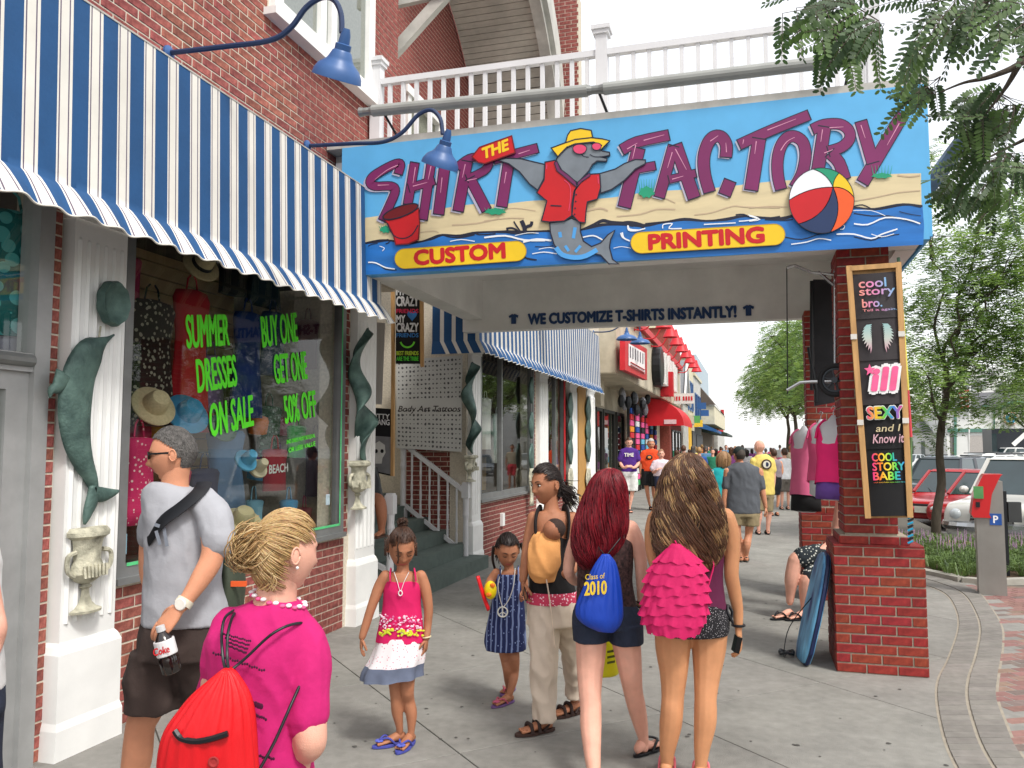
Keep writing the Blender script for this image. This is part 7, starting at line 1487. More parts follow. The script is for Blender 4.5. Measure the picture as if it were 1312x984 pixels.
for pts in([(290,860,-.2),(286,845,-.17),(284,815,-.14),(288,792,-.10),(300,782,-.02)],[(293,860,-.2),(291,840,-.165),(292,812,-.14),(298,790,-.08),(305,783,0)],[(293,861,-.2),(315,843,-.17),(345,815,-.13),(368,802,-.10),(388,798,-.03),(392,800,.05)],[(390,865,-.06),(372,905,-.13),(352,950,-.17),(333,985,-.2)]):g.tubeobj(pts,.0042,'cord',BLACK,RB_)
# -- girl in pink top
g=Fig('small girl in a magenta flowered tank top and white and grey skirt looking down',4.86,base=onZ(515,955))
g.head(515,702,52,196,-24,SK_B,eyes='down',nose=.75,cap=H_DKBR,capth=.008);sk_=SK_B
g.limb([(517,716,7.5),(516,730,8),(516,745,12)]);g.torso([(515,733,17,.05),(516,745,22,.065),(516,770,19,.06),(515,815,21,.07),(512,845,24,.08)])
g.limb([(494,738,7.5),(486,752,7.5),(476,778,6,-.02),(469,800,5.5,-.03),(464,816,4.5,-.04)]);g.limb([(539,738,7.5),(545,755,7.3),(549,780,6),(548,800,5.2),(546.5,817,4.5,-.02)])
g.hand(g.P(464,817,-.04),(-.1,0,-1),RT*1+HF*.3,1,.66,.4);g.hand(g.P(546.5,818,-.02),RT*-.1-ZZ,-RT+HF*.3,-1,.66,.4)
g.limb([(506,850,11),(507,880,8.5),(508,897,7.5,-.01),(509,912,7.3,.0),(512,932,4.6,.01),(512,940,4.8,.02)]);g.limb([(523,850,11),(522,882,8.5,-.03),(523,897,8),(527,914,7.4),(527,934,4.6),(526,942,4.8)])
PF=MC((72,78,160),.7)
for x,y,dd,a in((511,944,.02,(-1,-.55)),(525,946,-.0,(-.35,-1))):A_=g.P(x,y,dd);q=g.foot(A_,dirpx(*a),.8,.018);g.flipflop(*q,.82,PF,PF,MC((90,100,190)))
g.skin=sk_;g.done(.006)
m=MB();g.torso([(516,742,21,.062),(516,755,24,.075),(515,775,24,.075),(514,795,27,.082),(513,812,30,.09),(513,822,31.5,.095)],m);g.cloth(m,'tank_top',M('magenta_top',(204,22,92),.85,.06,8,bump=.2,bscale=30),.006,2,.003)
for pts in([(500,745,-.066),(500,735,-.055),(501,730,-.0),(500,742,.06)],[(533,745,-.066),(532,735,-.055),(531,730,-.0),(532,742,.06)]):g.tubeobj(pts,.014,'shoulder_strap',bpy.data.materials['magenta_top'],flat=.35,up=tuple(RT))
m=MB();rn=random.Random(2)
for i in range(110):
 x=rn.uniform(487,541);y=rn.uniform(786,806)+abs(rn.gauss(0,3));ww=.09*math.sqrt(max(0.02,1-((x-514)/29)**2));m.ell(g.P(x,y,-ww-.004),(rn.uniform(.003,.009),.002,rn.uniform(.003,.007)),6,4,0 if i%3 else 1,Matrix((RT,HF,ZZ)).transposed())
for i in range(60):x=rn.uniform(485,543);ww=.095*math.sqrt(max(0.02,1-((x-513)/31)**2));m.ell(g.P(x,rn.uniform(806,815),-ww-.003),(rn.uniform(.005,.011),.002,.006),6,4,2,Matrix((RT,HF,ZZ)).transposed())
m.build('flower_print',[MC((232,200,216)),MC((214,110,160)),MC((206,214,50))],g.T)
m=MB();pr_=smoothpath([(513,815,28),(512,828,31),(509,843,34),(503,858,37),(502,868,38)],4);nb_=len(pr_);rg=[g.ring(a.x,a.y,a.z,.09+.05*i/nb_,0,n=60,fold=(8,.015+.06*i/nb_,2),tilt=-3.5*i/nb_*-1)for i,a in enumerate(pr_)];sp_=int(nb_*.62);m.loft(rg[:sp_+1],0,False);m.loft(rg[sp_:],1,False);m.build('skirt',[printmat('skirt_print',(228,222,224),(214,130,150),60,.22),M('grey_denim',(96,104,124),.9,.1,20)],g.T,smooth=180)
g.tubeobj([(505,733,-.05),(509,745,-.07),(513,757,-.08),(518,745,-.07),(524,733,-.05)],.0018,'necklace_chain',MC((220,220,220),.3));MB().tube([g.P(513,760,-.085)+RT*.011*math.cos(t)+ZZ*.014*math.sin(t)for t in(6.28*k/12 for k in range(13))],.003,6).build('pendant',MC((230,230,230),.3),g.T)
MB().tube([g.P(546.5,816,-.02)+RT*.024*math.cos(t)+HF*.024*math.sin(t)+ZZ*.004*math.cos(t)for t in(6.28*k/14 for k in range(15))],.004,6).build('bracelet',MC((210,200,160),.3),g.T)
g.scalp_strands((0,-.07,.12),260,H_DKBR,.0036,seed=6);rn=random.Random(4);m=MB();bc=g.hX((.0,-.05,.135))
for i in range(60):
 u1=Vector((rn.gauss(0,1),rn.gauss(0,1),rn.gauss(0,1))).normalized();u2_=u1.orthogonal().normalized();m.tube([bc+(u1*math.cos(t)+u2_*math.sin(t))*rn.uniform(.02,.036)for t in(rn.random()*6+.3*q for q in range(9))],.003,4)
for x0_,y0_,x1_,y1_ in((512,684,509,722),(494,690,494,712),(498,686,496,706),(532,690,533,712),(506,682,505,700)):
 for i in range(7):ph=rn.random()*6;m.tube([g.P(x0_+(x1_-x0_)*t+1.3*math.sin(7*t+ph)+rn.uniform(-.6,.6),y0_+(y1_-y0_)*t,-.10-.01*math.sin(3*t))for t in(q/8 for q in range(9))],.0022,4)
m.build('curls',H_DKBR,g.T,smooth=180)
# -- girl in blue dress
g=Fig('little girl in a dark blue patterned dress with a white peace sign necklace',5.66,base=onZ(652,900))
g.head(650,706,43,190,-20,SK_B,eyes='down',nose=.75,cap=H_DARK,capth=.009)
g.limb([(652,718,6),(652,730,6.5),(652,742,10)]);g.torso([(652,731,14,.045),(652,745,17,.06),(651,780,17,.06),(650,820,19,.07)])
g.limb([(636,734,6),(629,744,5.8),(624,756,5.2,-.06),(621,760,4.6,-.12),(620,758,4.2,-.16)]);g.limb([(667,733,6),(671,745,5.6),(672,754,4.8),(670.5,757,4.4,-.02)]);g.hand(g.P(620.5,759,-.15),-HF*.7+RT*.3+ZZ*.3,RT+HF*.2,1,.6,.7);g.hand(g.P(671,755,-.02),ZZ*-.3-RT*.2+HF*-.3,RT,-1,.6,.6)
g.limb([(645,828,8),(648,845,6.8),(650,858,6,-.02),(652,873,5.8,.06),(654,888,3.6,.18),(654,893,3.8,.22)]);g.limb([(657,828,8),(659,845,6.8,-.03),(659,860,6),(657,874,5.6,-.02),(652,892,3.8,-.03),(651,897,4,-.03)])
for x,y,dd,a in((651,899,-.03,(-.8,-.8)),(655,890,.25,(-.5,-1))):A_=g.P(x,y,dd);q=g.foot(A_,dirpx(*a),.75,.016);g.flipflop(*q,.78,MC((110,80,130)),MC((190,90,110)),MC((190,90,120))if dd<0 else None)
g.done(.006)
BDR=M('blue_dress',(34,46,92),.85,.1,8);t_=BDR.node_tree;N_=t_.nodes;L_t=t_.links;wv=N_.new('ShaderNodeTexWave');wv.inputs['Scale'].default_value=9;wv.inputs['Distortion'].default_value=1.5;wv.bands_direction='X';tc_=N_.new('ShaderNodeTexCoord');L_t.new(tc_.outputs['Object'],wv.inputs[0]);rp2=N_.new('ShaderNodeMapRange');rp2.inputs[1].default_value=.72;rp2.inputs[2].default_value=.9;L_t.new(wv.outputs['Fac'],rp2.inputs[0]);v2=N_.new('ShaderNodeTexVoronoi');v2.inputs['Scale'].default_value=42;L_t.new(tc_.outputs['Object'],v2.inputs[0]);ls=N_.new('ShaderNodeMath');ls.operation='LESS_THAN';ls.inputs[1].default_value=.22;L_t.new(v2.outputs['Distance'],ls.inputs[0]);mxm=N_.new('ShaderNodeMath');mxm.operation='MAXIMUM';L_t.new(rp2.outputs[0],mxm.inputs[0]);L_t.new(ls.outputs[0],mxm.inputs[1]);mc=N_.new('ShaderNodeMix');mc.data_type='RGBA';mc.inputs['A'].default_value=lin((30,40,84));mc.inputs['B'].default_value=lin((120,136,178));L_t.new(mxm.outputs[0],mc.inputs['Factor']);L_t.new(mc.outputs['Result'],N_['Principled BSDF'].inputs['Base Color'])
pr_=smoothpath([(652,735,16),(652,748,18.5),(651,764,19.5),(650,782,22),(648,805,25),(647,822,26.5),(648,832,25)],4);MB().loft([g.ring(a.x,a.y,a.z,.055+.05*i/len(pr_),0,n=56,fold=(9,.035*max(0,i/len(pr_)-.25),1))for i,a in enumerate(pr_)]).build('dress',BDR,g.T,smooth=180)
for x in(641,664):g.tubeobj([(x,742,-.058),(x,731,-.05),(x,727,0),(x,738,.055)],.015,'shoulder_strap',BDR,flat=.35,up=tuple(RT))
pc=g.P(644,784,-.11);m=MB();m.tube([pc+(RT*math.cos(t)+ZZ*math.sin(t))*.032 for t in(6.2832*k/24 for k in range(25))],.005,6)
for a in(90,270,215,325):m.bar(pc,pc+(RT*math.cos(math.radians(a))+ZZ*math.sin(math.radians(a)))*.031,.007,.005)
m.build('peace_pendant',MC((226,226,218),.4),g.T);g.tubeobj([(643,730,-.05),(638,750,-.08),(641,768,-.1),(644,778,-.11)],.003,'necklace_cord',MC((214,212,206)));g.tubeobj([(660,728,-.05),(658,750,-.085),(652,768,-.1),(645,778,-.11)],.003,'necklace_cord',MC((214,212,206)))
g.hairmass([(686,651,4,.03,.02),(690,651,14,.075,.02),(700,650,19,.09,.03),(712,650,18,.07,.05),(724,651,13,.05,.06),(734,652,6,.03,.06)],140,H_DARK,MC((30,22,20)),(1.5,.006),.003,span=180,seed=5)if 0 else None
g.scalp_strands((0,-.1,.0),260,H_DARK,.0038,seed=7,lift=1.1);g.tubeobj([(633,700,.0),(631,716,.03),(635,732,.05),(637,742,.05)],[.012,.014,.012,.01,.01,.01,.009,.009,.008,.008,.006,.005,.003],'side_hair',H_DARK);g.tubeobj([(667,696,.0),(671,710,.02),(668,718,.03)],[.012,.012,.011,.01,.009,.007,.005,.003,.002],'side_hair',H_DARK)
TY=thing('toy','red and yellow plastic toy held by the little girl in the blue dress','toy',g.P(622,760,-.2));MB().tube(smoothpath([g.P(612,738,-.19),g.P(616,752,-.2),g.P(621,768,-.2),g.P(626,781,-.19)],3),.020,10,flat=.6).build('red_handle',MC((216,24,34),.3),TY,smooth=180);m=MB();m.ell(g.P(628.5,756,-.21),(.042,.035,.06),16,10);m.build('yellow_body',MC((240,212,20),.3),TY,smooth=180);m=MB();m.ell(g.P(631,750,-.245),(.018,.008,.015),10,6);m.ell(g.P(626,762,-.245),(.02,.008,.014),10,6);m.build('orange_patch',MC((236,120,30),.3),TY)
# -- mother with baby
g=Fig('woman in black tank top and beige trousers carrying a baby in an orange sling',5.13,base=onZ(705,935))
g.head(700,621,51,128,-6,SK_B,eyes='open',nose=1.0,cap=H_DARK,capth=.007)
g.limb([(706,632,9),(706,648,9.5),(707,662,14)]);g.torso([(707,655,20,.05),(708,664,27,.075),(707,680,27,.09),(706,710,25,.09),(707,755,28,.1),(708,775,30,.1)])
g.limb([(684,663,8.5),(679,685,8),(675,708,7,-.02),(672,730,6,-.05),(670,743,5,-.06)]);g.limb([(733,664,9,.03),(739,688,8.5,.05),(740,712,7.5,.03),(733,730,6.5,-.04),(724,735,5.5,-.08)])
g.hand(g.P(670,745,-.06),-ZZ+RT*.1,RT+HF*.2,1,.85,.6);g.hand(g.P(724,735,-.08),-RT-ZZ*.1,HF-RT*.2,-1,.85,.5)
for x,y,dd,a in((697,927,-.05,(-1,-.5)),(736,897,.28,(-.8,-.5))):A_=g.P(x,y,dd);q=g.foot(A_,dirpx(*a),.95,.02);g.flipflop(*q,1.0,MC((60,40,34)),MC((50,34,30)),style='sandal')
g.limb([(699,775,13,0),(697,850,10,-.04),(698,900,8,-.05),(697,925,7,-.05)]);g.limb([(719,775,13,.02),(731,845,9,.2),(736,875,7,.27),(736,896,6.5,.28)]);g.done(.0065)
m=MB();g.torso([(706,682,26,.09),(706,700,28,.105),(705,730,27,.105),(707,752,29,.11),(708,764,31,.115)],m);g.cloth(m,'tank_top',M('black_top',(24,22,24),.85,.1,10,bump=.2,bscale=30),.007,2,.006)
for pts in([(687,690,-.095),(686,672,-.085),(688,657,-.04),(692,655,.03),(692,680,.09)],[(727,690,-.09),(729,670,-.075),(727,655,-.03),(723,654,.03),(720,680,.09)]):g.tubeobj(pts,.036,'carrier_strap',bpy.data.materials['black_top'],flat=.28,n=10,up=tuple(RT))
ORG=M('apricot_cloth',(226,160,96),.85,.08,9,bump=.5,bscale=16);m=MB();g.torso([(700,681,13,.05,-.12),(699,690,18,.085,-.125),(697,712,21,.10,-.13),(696,732,19,.095,-.125),(697,745,12,.06,-.11)],m);g.cloth(m,'baby_sling',ORG,.007,2,.01)
By=thing('baby','sleeping dark haired baby whose head shows above the orange sling','baby',g.P(710,679,-.15));m=MB();m.ell(g.P(709,679,-.17),(.062,.07,.062),20,14,0);m.ell(g.P(703,700,-.12),(.07,.06,.12),16,12,0);m.ell(g.P(699,681,-.2),(.012,.012,.014),8,6,0);bo=m.build('body',SK_D,By,smooth=180);m=MB();m.ell(g.P(711,677.5,-.165),(.064,.070,.062),20,12,0,Matrix.Identity(3));m.build('hair',MC((52,36,30),.8,bump=.6,bscale=200),By,smooth=180)
PNT=M('beige_linen',(206,190,172),.9,.05,8,bump=.4,bscale=18);m=MB();g.torso([(708,762,31,.115),(709,780,34,.125),(708,800,33,.12)],m);g.torso([(697,785,20,.11,-.01),(697,815,19,.10,-.03),(696,850,17.5,.09,-.05),(697,890,15.5,.085,-.05),(699,922,15,.09,-.05)],m);g.torso([(722,785,20,.11,.02),(727,815,17,.1,.1),(733,850,13,.09,.2),(735,875,11.5,.085,.27),(735,893,11.5,.09,.28)],m);g.cloth(m,'trousers',PNT,.008,2,.014)
BLT=printmat('paisley',(196,60,90),(236,200,210),60,.3);MB().loft([g.ring(707,757,31,.117,n=32),g.ring(708,768,34,.128,n=32),g.ring(708,772,33,.125,n=32)],0,False).build('paisley_band',BLT,g.T,smooth=180);g.tubeobj([(700,742,-.19),(703,760,-.17),(707,790,-.15),(711,830,-.13)],.010,'hanging_strap',MC((220,200,180)),flat=.3)
g.tubeobj([(672,752,-.1),(671,762,-.1),(674,770,-.1),(676,764,-.1),(673,756,-.1)],.003,'bracelet_string',BLACK)
g.scalp_strands((.0,-.11,.01),420,H_DARK,.0034,seed=9,lift=1.06);rn=random.Random(14);m=MB()
for i in range(150):
 x,y=714+rn.gauss(0,2.5),625+rn.gauss(0,4);ph=rn.random()*6;ex=733+rn.gauss(0,5);ey=640+rn.gauss(0,7);dd0=rn.uniform(-.03,.08);m.tube([g.P(x+(ex-x)*t+1.6*math.sin(6*t+ph),y+(ey-y)*t+1.6*math.cos(6*t+ph)-4*math.sin(math.pi*t),dd0)for t in(q/9 for q in range(10))],[.0036*(1-.06*q)for q in range(10)],4)
m.build('curly_ponytail',H_DARK,g.T,smooth=180);MB().ell(g.hX((.084,-.006,-.036)),.005,8,6).build('earring',MC((220,210,190),.2),g.T)
# -- redhead
g=Fig('young woman with long dark red hair, black lace top and dark denim shorts',4.6,base=onZ(790,975))
g.head(781,625,51,-8,-3,SK_L,eyes=None,cap=None);g.limb([(780,640,10),(778,655,10.5),(777,670,16)])
g.torso([(777,664,26,.05),(777,674,37,.07),(775,692,36,.09),(775,718,33,.085),(775,742,31,.08),(776,765,34,.09),(777,795,37,.10)])
g.limb([(757,806,20.5),(757,835,19,-.02),(756,862,16.5,-.05),(756,888,14,-.12),(757,910,13,-.18),(757,930,12.8,-.24),(759,965,10,-.33),(762,1000,7,-.4),(763,1012,7,-.4)]);g.limb([(800,806,20),(804,835,17.5),(808,864,14.5),(811,885,12.5,.03),(815,903,12,.06),(820,925,10,.1),(825,950,6.2,.12),(825,958,6.4,.12)])
g.limb([(808,677,10.5),(815,692,10),(820,712,8.7),(822,738,7.8),(823,758,7.2,.02),(822.5,776,5.6,.04)]);g.limb([(744,680,10),(736,698,9.3),(730,718,8,.03),(729,734,7.3,.05),(736,744,6.4,.14),(744,744,5.4,.2)])
g.hand(g.P(822.5,777,.04),-ZZ,-RT+HF*.4,1,.9,.45);g.hand(g.P(745,744,.2),RT+HF*.3,-ZZ,1,.9,.5)
A_=g.P(763,1018,-.4);q=g.foot(A_,dirpx(.1,1),.95,.018);g.flipflop(*q,1.0,BLACK,BLACK);A_=g.P(823,962,.12);q=g.foot(A_,dirpx(.75,.75),.95,.018);g.flipflop(*q,1.02,BLACK,BLACK);g.done(.0065)
LACE=M('black_lace',(34,24,26),.85,.5,60,bump=.4,bscale=80,col2=(70,48,46));m=MB();g.torso([(776,684,31,.088),(776,696,35,.1),(775,718,36,.097),(775,742,35,.092),(776,762,37,.1),(777,778,39,.108)],m);g.cloth(m,'lace_top',LACE,.007,2,.003)
for a in([(799,690,-.085),(800,676,-.07),(799,666,-.01),(797,685,.08)],[(757,690,-.085),(756,676,-.07),(757,666,-.01),(758,685,.08)]):g.tubeobj(a,.016,'shoulder_strap',LACE,flat=.3,up=tuple(RT))
DEN=M('dark_denim',(40,48,66),.9,.15,30,bump=.3,bscale=90);m=MB();g.torso([(776,772,38,.105),(777,788,43,.125),(778,804,44.5,.13)],m);g.torso([(756,798,23,.12),(757,821,22,.105)],m);g.torso([(801,798,22,.12),(803,824,21,.105)],m);g.cloth(m,'denim_shorts',DEN,.0065,2,.004)
g.hairmass([(600,782,4,.03,0),(604,781,13,.07,0),(614,779,20,.10,0),(630,777,25,.112,-.005),(650,773,28.5,.10,-.02),(675,769,31.5,.07,-.06),(697,765,29,.055,-.075),(715,760,20,.04,-.085),(730,758,9,.02,-.085)],520,H_RED,MC((86,8,20),.6),(3.0,.018),.0036,endj=.28,seed=3)
BG2=thing('drawstring_bag','royal blue drawstring bag with yellow class lettering on the back of the red haired woman','bag',g.P(768,770,-.15));pr_=smoothpath([(776,710,4),(776,720,11),(774,735,17),(771,755,23),(768,775,28),(768,790,28.5),(771,801,22),(775,809,11)],4)
MB().loft([g.ring(a.x,a.y,a.z,.012+.05*min(1,a.z/28),-.155,n=64,fold=(17,.12*max(0,1-i/len(pr_)*1.5)+.012,1),tilt=(0 if i<16 else-1.0))for i,a in enumerate(pr_)]).build('bag_body',M('blue_nylon',(22,66,176),.5,.08,6,bump=.8,bscale=12,stretch=(2,2,.5)),BG2,smooth=180)
YL_=MC((236,200,50),.5);od=-.155-.068;text_mb('Class of',g.P(750,743,od+.012),g.P(775,741,od),g.P(750,736,od+.012),bold=.01).build('bag_lettering',YL_,BG2);text_mb('2010',g.P(749,763,od),g.P(777,761,od),g.P(749,746,od),bold=.03).build('bag_lettering',YL_,BG2)
for a in([(776,712,-.155),(766,700,-.12),(757,684,-.09),(756,670,-.04)],[(777,712,-.155),(788,698,-.13),(798,684,-.09),(799,670,-.04)]):g.tubeobj(a,.003,'cord',BLACK,BG2)
m=MB()
for k in range(3):m.tube([g.P(822.5,771+3*k,.035)+RT*(.030)*math.cos(t)+HF*.03*math.sin(t)for t in(6.28*j/14 for j in range(15))],.004,6,k)
m.build('bracelets',[MC((60,30,30)),MC((170,130,90)),MC((40,40,50))],g.T)
YB=thing('plastic_bag','bright yellow plastic shopping bag carried in front of the red haired woman','bag',g.P(778,835,.25));m=MB();m.loft(g.rings([(778,812,6,.03,.28),(776,826,16,.05,.28),(772,848,24,.07,.28),(770,862,24,.06,.28),(770,866,18,.04,.28)]));m.build('bag_body',M('yellow_plastic',(226,222,30),.35,.08,6,bump=.8,bscale=14),YB,smooth=180)
for k in range(3):MB().poly([g.P(x,y,.20)for x,y in((778,834+7*k),(788,832+7*k),(788,835+7*k),(778,837+7*k))],-HF).build('dark_print',MC((90,100,40)),YB)
# -- brown haired woman
g=Fig('tall young woman with very long wavy brown hair, plum top and dotted bikini bottom',4.4,base=onZ(880,992))
g.head(881,611,55,0,-3,SK_G,eyes=None);g.limb([(882,628,11),(883,645,11.5),(884,660,18)])
g.torso([(884,652,28,.05),(885,661,44,.07),(886,680,43,.09),(887,710,38,.09),(889,740,33,.085),(890,762,34,.09),(888,790,41,.12),(886,803,41,.12)])
g.limb([(863,800,24),(862,830,22),(863,862,17.5,-.01),(862,890,14.3,-.02),(861,910,14,-.03),(859,930,13.8,-.02),(855,962,9.6),(854,985,7,.02),(854,995,7.2,.02)]);g.limb([(908,800,24),(908,830,21.5),(906,862,17,-.02),(904,892,13.8,-.05),(904,912,14,-.06),(903,930,13.4,-.06),(899,962,9.4,-.06),(898,985,7,-.06),(898,996,7.2,-.06)])
g.limb([(929,663,12.5),(936,682,11.5),(938,708,10),(937,735,9.3),(941,758,8.6,.02),(945,780,7.2,.03),(946,803,5.6,.03)]);g.limb([(841,664,11.5),(836,685,10.5),(837,710,9),(842,728,8.5),(848,745,8,.06),(855,752,7,.15)])
g.hand(g.P(946,805,.03),-ZZ+RT*.05,-RT+HF*.5,1,1.0,.4);g.hand(g.P(856,752,.16),RT+HF*.4,-ZZ,1,.9)
for x,y,dd in((854,1003,.02),(898,1004,-.06)):A_=g.P(x,y,dd);A_.z=0;q=g.foot(A_,dirpx(.25,1),1,.02);g.flipflop(*q,1.02,MC((200,90,110)),MC((220,110,120)))
g.done(.0065)
PLM=M('plum_top',(92,26,62),.85,.1,9,bump=.3,bscale=30);m=MB();g.torso([(886,672,38,.09),(886,685,42,.1),(887,710,40,.1),(889,740,36,.095),(890,765,37.5,.105),(890,780,40,.118)],m);g.cloth(m,'plum_top',PLM,.007,2,.006)
m=MB();g.torso([(889,772,38,.112),(888,788,44.5,.134),(887,803,46.5,.14),(886,812,45.5,.138)],m,);g.cloth(m,'bikini_bottom',printmat('dotted_black',(26,24,28),(200,196,200),130,.22),.0065,2,0);g.tubeobj([(932,775,-.02),(938,784,-.03),(935,796,-.04)],.008,'side_tie',BLACK);g.tubeobj([(932,775,-.02),(933,786,-.05),(939,798,-.05)],.008,'side_tie',BLACK)
g.hairmass([(580,881,4,.03,0),(584,881,14,.07,0),(595,880,24,.105,0),(612,880,31.5,.125,-.005),(635,881,37,.125,-.01),(660,882,41.5,.09,-.05),(688,883,42.5,.07,-.075),(710,883,37,.055,-.085),(726,882,27,.04,-.09),(738,882,12,.02,-.09)],780,H_BRN,MC((52,34,26),.6),(4.4,.026),.0034,endj=.26,seed=6,hi=hairM('hair_blonde_streak',[(148,110,70),(196,160,112)]))
RF=thing('ruffled_bag','hot pink backpack of ruffled tiers worn by the woman with wavy brown hair','bag',g.P(866,760,-.2));PRF=M('hot_pink_ruffle',(208,28,98),.75,.1,8,bump=.4,bscale=24)
pr_=[(866,697,6),(868,712,22),(867,735,33),(866,760,37),(864,785,38),(862,803,33),(862,813,24)];m=MB();g.torso([(x,y,w*.9,.03+.045*w/38,-.17)for x,y,w in pr_],m);m.build('bag_core',PRF,RF,smooth=180)
tp_=smoothpath([(x,y,w)for x,y,w in pr_],6);rn=random.Random(12)
for k in range(8):
 y0=703+k*13.2;a=min(tp_,key=lambda v:abs(v.y-y0));b=min(tp_,key=lambda v:abs(v.y-min(811,y0+17)));ph=rn.uniform(0,6);rs=[]
 for j in range(6):
  t=j/5;x=a.x+(b.x-a.x)*t+1.2*math.sin(k*2.1);w=a.z+(b.z-a.z)*t+2.5*t;nn=90;c=g.P(x,y0+17*t,-.17);rr_=[]
  for q_ in range(nn):th=6.2832*q_/nn;f=1+t*(.055*math.sin(11*th+ph)+.035*math.sin(23*th+ph*2))+.03*t;dp_=.036+.05*w/38;rr_.append(c+RT*w*g.u*math.cos(th)*f+HF*dp_*math.sin(th)*f+ZZ*(.006*t*math.sin(11*th+ph+1)-.006*k*0+g.u*1.8*math.sin(th*2+k)))
  rs.append(rr_)
 MB().loft(rs,0,False).build('ruffle',PRF,RF,smooth=180)
for a in([(900,705,-.12),(914,720,-.12),(910,742,-.13),(903,765,-.15)],[(868,700,-.17),(862,685,-.12),(858,668,-.06)]):g.tubeobj(a,.0045,'cord',PRF,RF)
MB().tube([g.P(946,801,.03)+RT*.031*math.cos(t)+HF*.031*math.sin(t)for t in(6.28*j/14 for j in range(15))],.007,6).build('hair_band',BLACK,g.T)
tag(MB().obox(g.P(944,825,-.01),RT*.012+ZZ*-.004,HF*.032,ZZ*.04+RT*.01).build('mobile_phone',SUNG),'black mobile phone held in the right hand of the woman with wavy hair','phone')
# -- mid-distance people (same builder, simpler)
def walker(label,d,head,torso,sleeves,arms,shirt,bottoms,legs,skin,hairm,group=None,yaw=0,feet=(0,1),shoe=BLACK,vox=.014,hstyle='cap',skirt=None,longs=False,pitch=0,foot=True):
 """head (x,y,h); torso rings; bottoms rings or (waist, legL, legR)"""
 g=Fig(label,d,group=group,base=onZ(head[0],572+1061*EYE/d));g.head(*head,yaw,pitch,skin,eyes='open' if abs(abs(yaw)-180)<70 else None,cap=hairm,capth=.008)
 hx,hy,hh=head;g.limb([(hx,hy+hh*.2,hh*.2),(hx,hy+hh*.62,hh*.22)]);g.k.loft(g.rings([(x,y,w*.85,t*.8)for x,y,w,t in torso]+[(x,y,w*.85,t*.8)for x,y,w,t in(bottoms[0]if isinstance(bottoms[0],list)else bottoms)[:2]][1:]))
 for a in arms:
  g.limb(a,n=8);e=g.P(a[-1][0],a[-1][1],a[-1][3]if len(a[-1])>3 else 0);D=g.dirv((a[-2][0],a[-2][1],0),(a[-1][0],a[-1][1],0));g.hand(e,D,RT*(1 if a[-1][0]<hx else-1)+HF*.2,1 if a[-1][0]<hx else-1,.95,.6)
 for l in legs:
  g.limb(l,n=8);A=g.P(*[l[-1][k]for k in(0,1)],l[-1][3]if len(l[-1])>3 else 0)
  if foot:A.z=0;q=g.foot(A,dirpx(.1 if yaw>-90 else-.1,math.cos(math.radians(yaw))),1.02,.02);g.flipflop(*q,1.05,shoe,shoe,style='sandal')
 g.done(vox,2);m=MB();g.torso(torso,m)
 for s_ in sleeves:g.limb(s_,m,n=8)
 g.cloth(m,'shirt',shirt,vox,2,.008);m=MB()
 if isinstance(bottoms[0],list):
  for b in bottoms[:-1]:g.torso(b,m)
 else:g.torso(bottoms[:-1],m)
 g.cloth(m,'trousers' if longs else 'skirt' if skirt else 'shorts',bottoms[-1],vox,2,.008);return g
CAPM=M('dark_green_cap',(40,48,46),.85,.15,20);GM=M('charcoal_tshirt',(88,92,98),.9,.08,8,bump=.3,bscale=20);KH=M('khaki',(142,128,98),.9,.1,10,bump=.3,bscale=20)
g=walker('man in charcoal T-shirt, khaki shorts and dark cap walking away in mid pavement',12.4,(947,583,21),[(950,592,8,.07),(951,596,15,.1),(952,604,20,.13),(952,625,21,.14),(952,650,22,.15),(952,658,22,.15)],[[(936,603,6),(932,612,5.8),(930,623,5.6)],[(968,603,6),(973,612,5.8),(976,624,5.6)]],[[(932,604,5),(930,622,4.4),(928,640,3.6),(929,650,2.6)],[(973,604,5),(976,625,4.4),(979,640,3.6),(981,650,2.6)]],GM,[[(952,652,21,.14),(952,662,21.5,.15)],[(942,658,10.5,.13),(942,673,10.5,.12)],[(962,658,10.5,.13),(962,674,10.5,.12)],KH],[[(943,668,6.5),(945,685,4.8),(947,697,5,.05),(949,711,3),(949,716,3.2)],[(961,668,6.5),(959,686,4.8),(957,698,5,-.05),(956,712,3),(956,718,3.2)]],SK_M,MC((70,62,56)),yaw=15,shoe=MC((70,72,66)))
m=MB();m.lathe(g.hX((0,-.005,.03)),[(.088,-.012),(.089,.02),(.082,.055),(.05,.09),(.005,.1)],20,ax=g.hax[2]);m.loft([[g.hX((x,.085+.04*(1-(x/.07)**2),.028+z))for x in(-.07,-.035,0,.035,.07)]+[g.hX((x,.07,.03+z))for x in(.07,0,-.07)]for z in(0,.006)]);m.build('cap',CAPM,g.T,smooth=50)
YT=M('yellow_tshirt',(228,204,112),.88,.06,8,bump=.3,bscale=20)
g=walker('bald man in yellow T-shirt with a round emblem on the back and khaki shorts',16.2,(973,573,17.5),[(976,582,6,.07),(977,586,11,.1),(978,594,14,.13),(978,612,14,.14),(978,630,14.5,.15),(978,634,14.5,.15)],[[(966,591,5),(966,600,5)],[(988,591,5),(990,602,5)]],[[(966,592,3.5),(965,606,3.2),(962,618,2.6),(961,625,2)],[(989,592,3.5),(991,608,3.2),(991,620,2.6),(990,628,2)]],YT,[[(978,628,14,.14),(978,638,14,.14)],[(973,636,7,.12),(972,654,6.5,.11)],[(984,636,7,.12),(984,655,6.5,.11)],KH],[[(972,650,4.5),(973,662,3.8),(972,672,2.6),(972,678,2.6)],[(984,650,4.5),(985,662,3.8),(984,674,2.6),(984,680,2.6)]],SK_L,None,yaw=35)
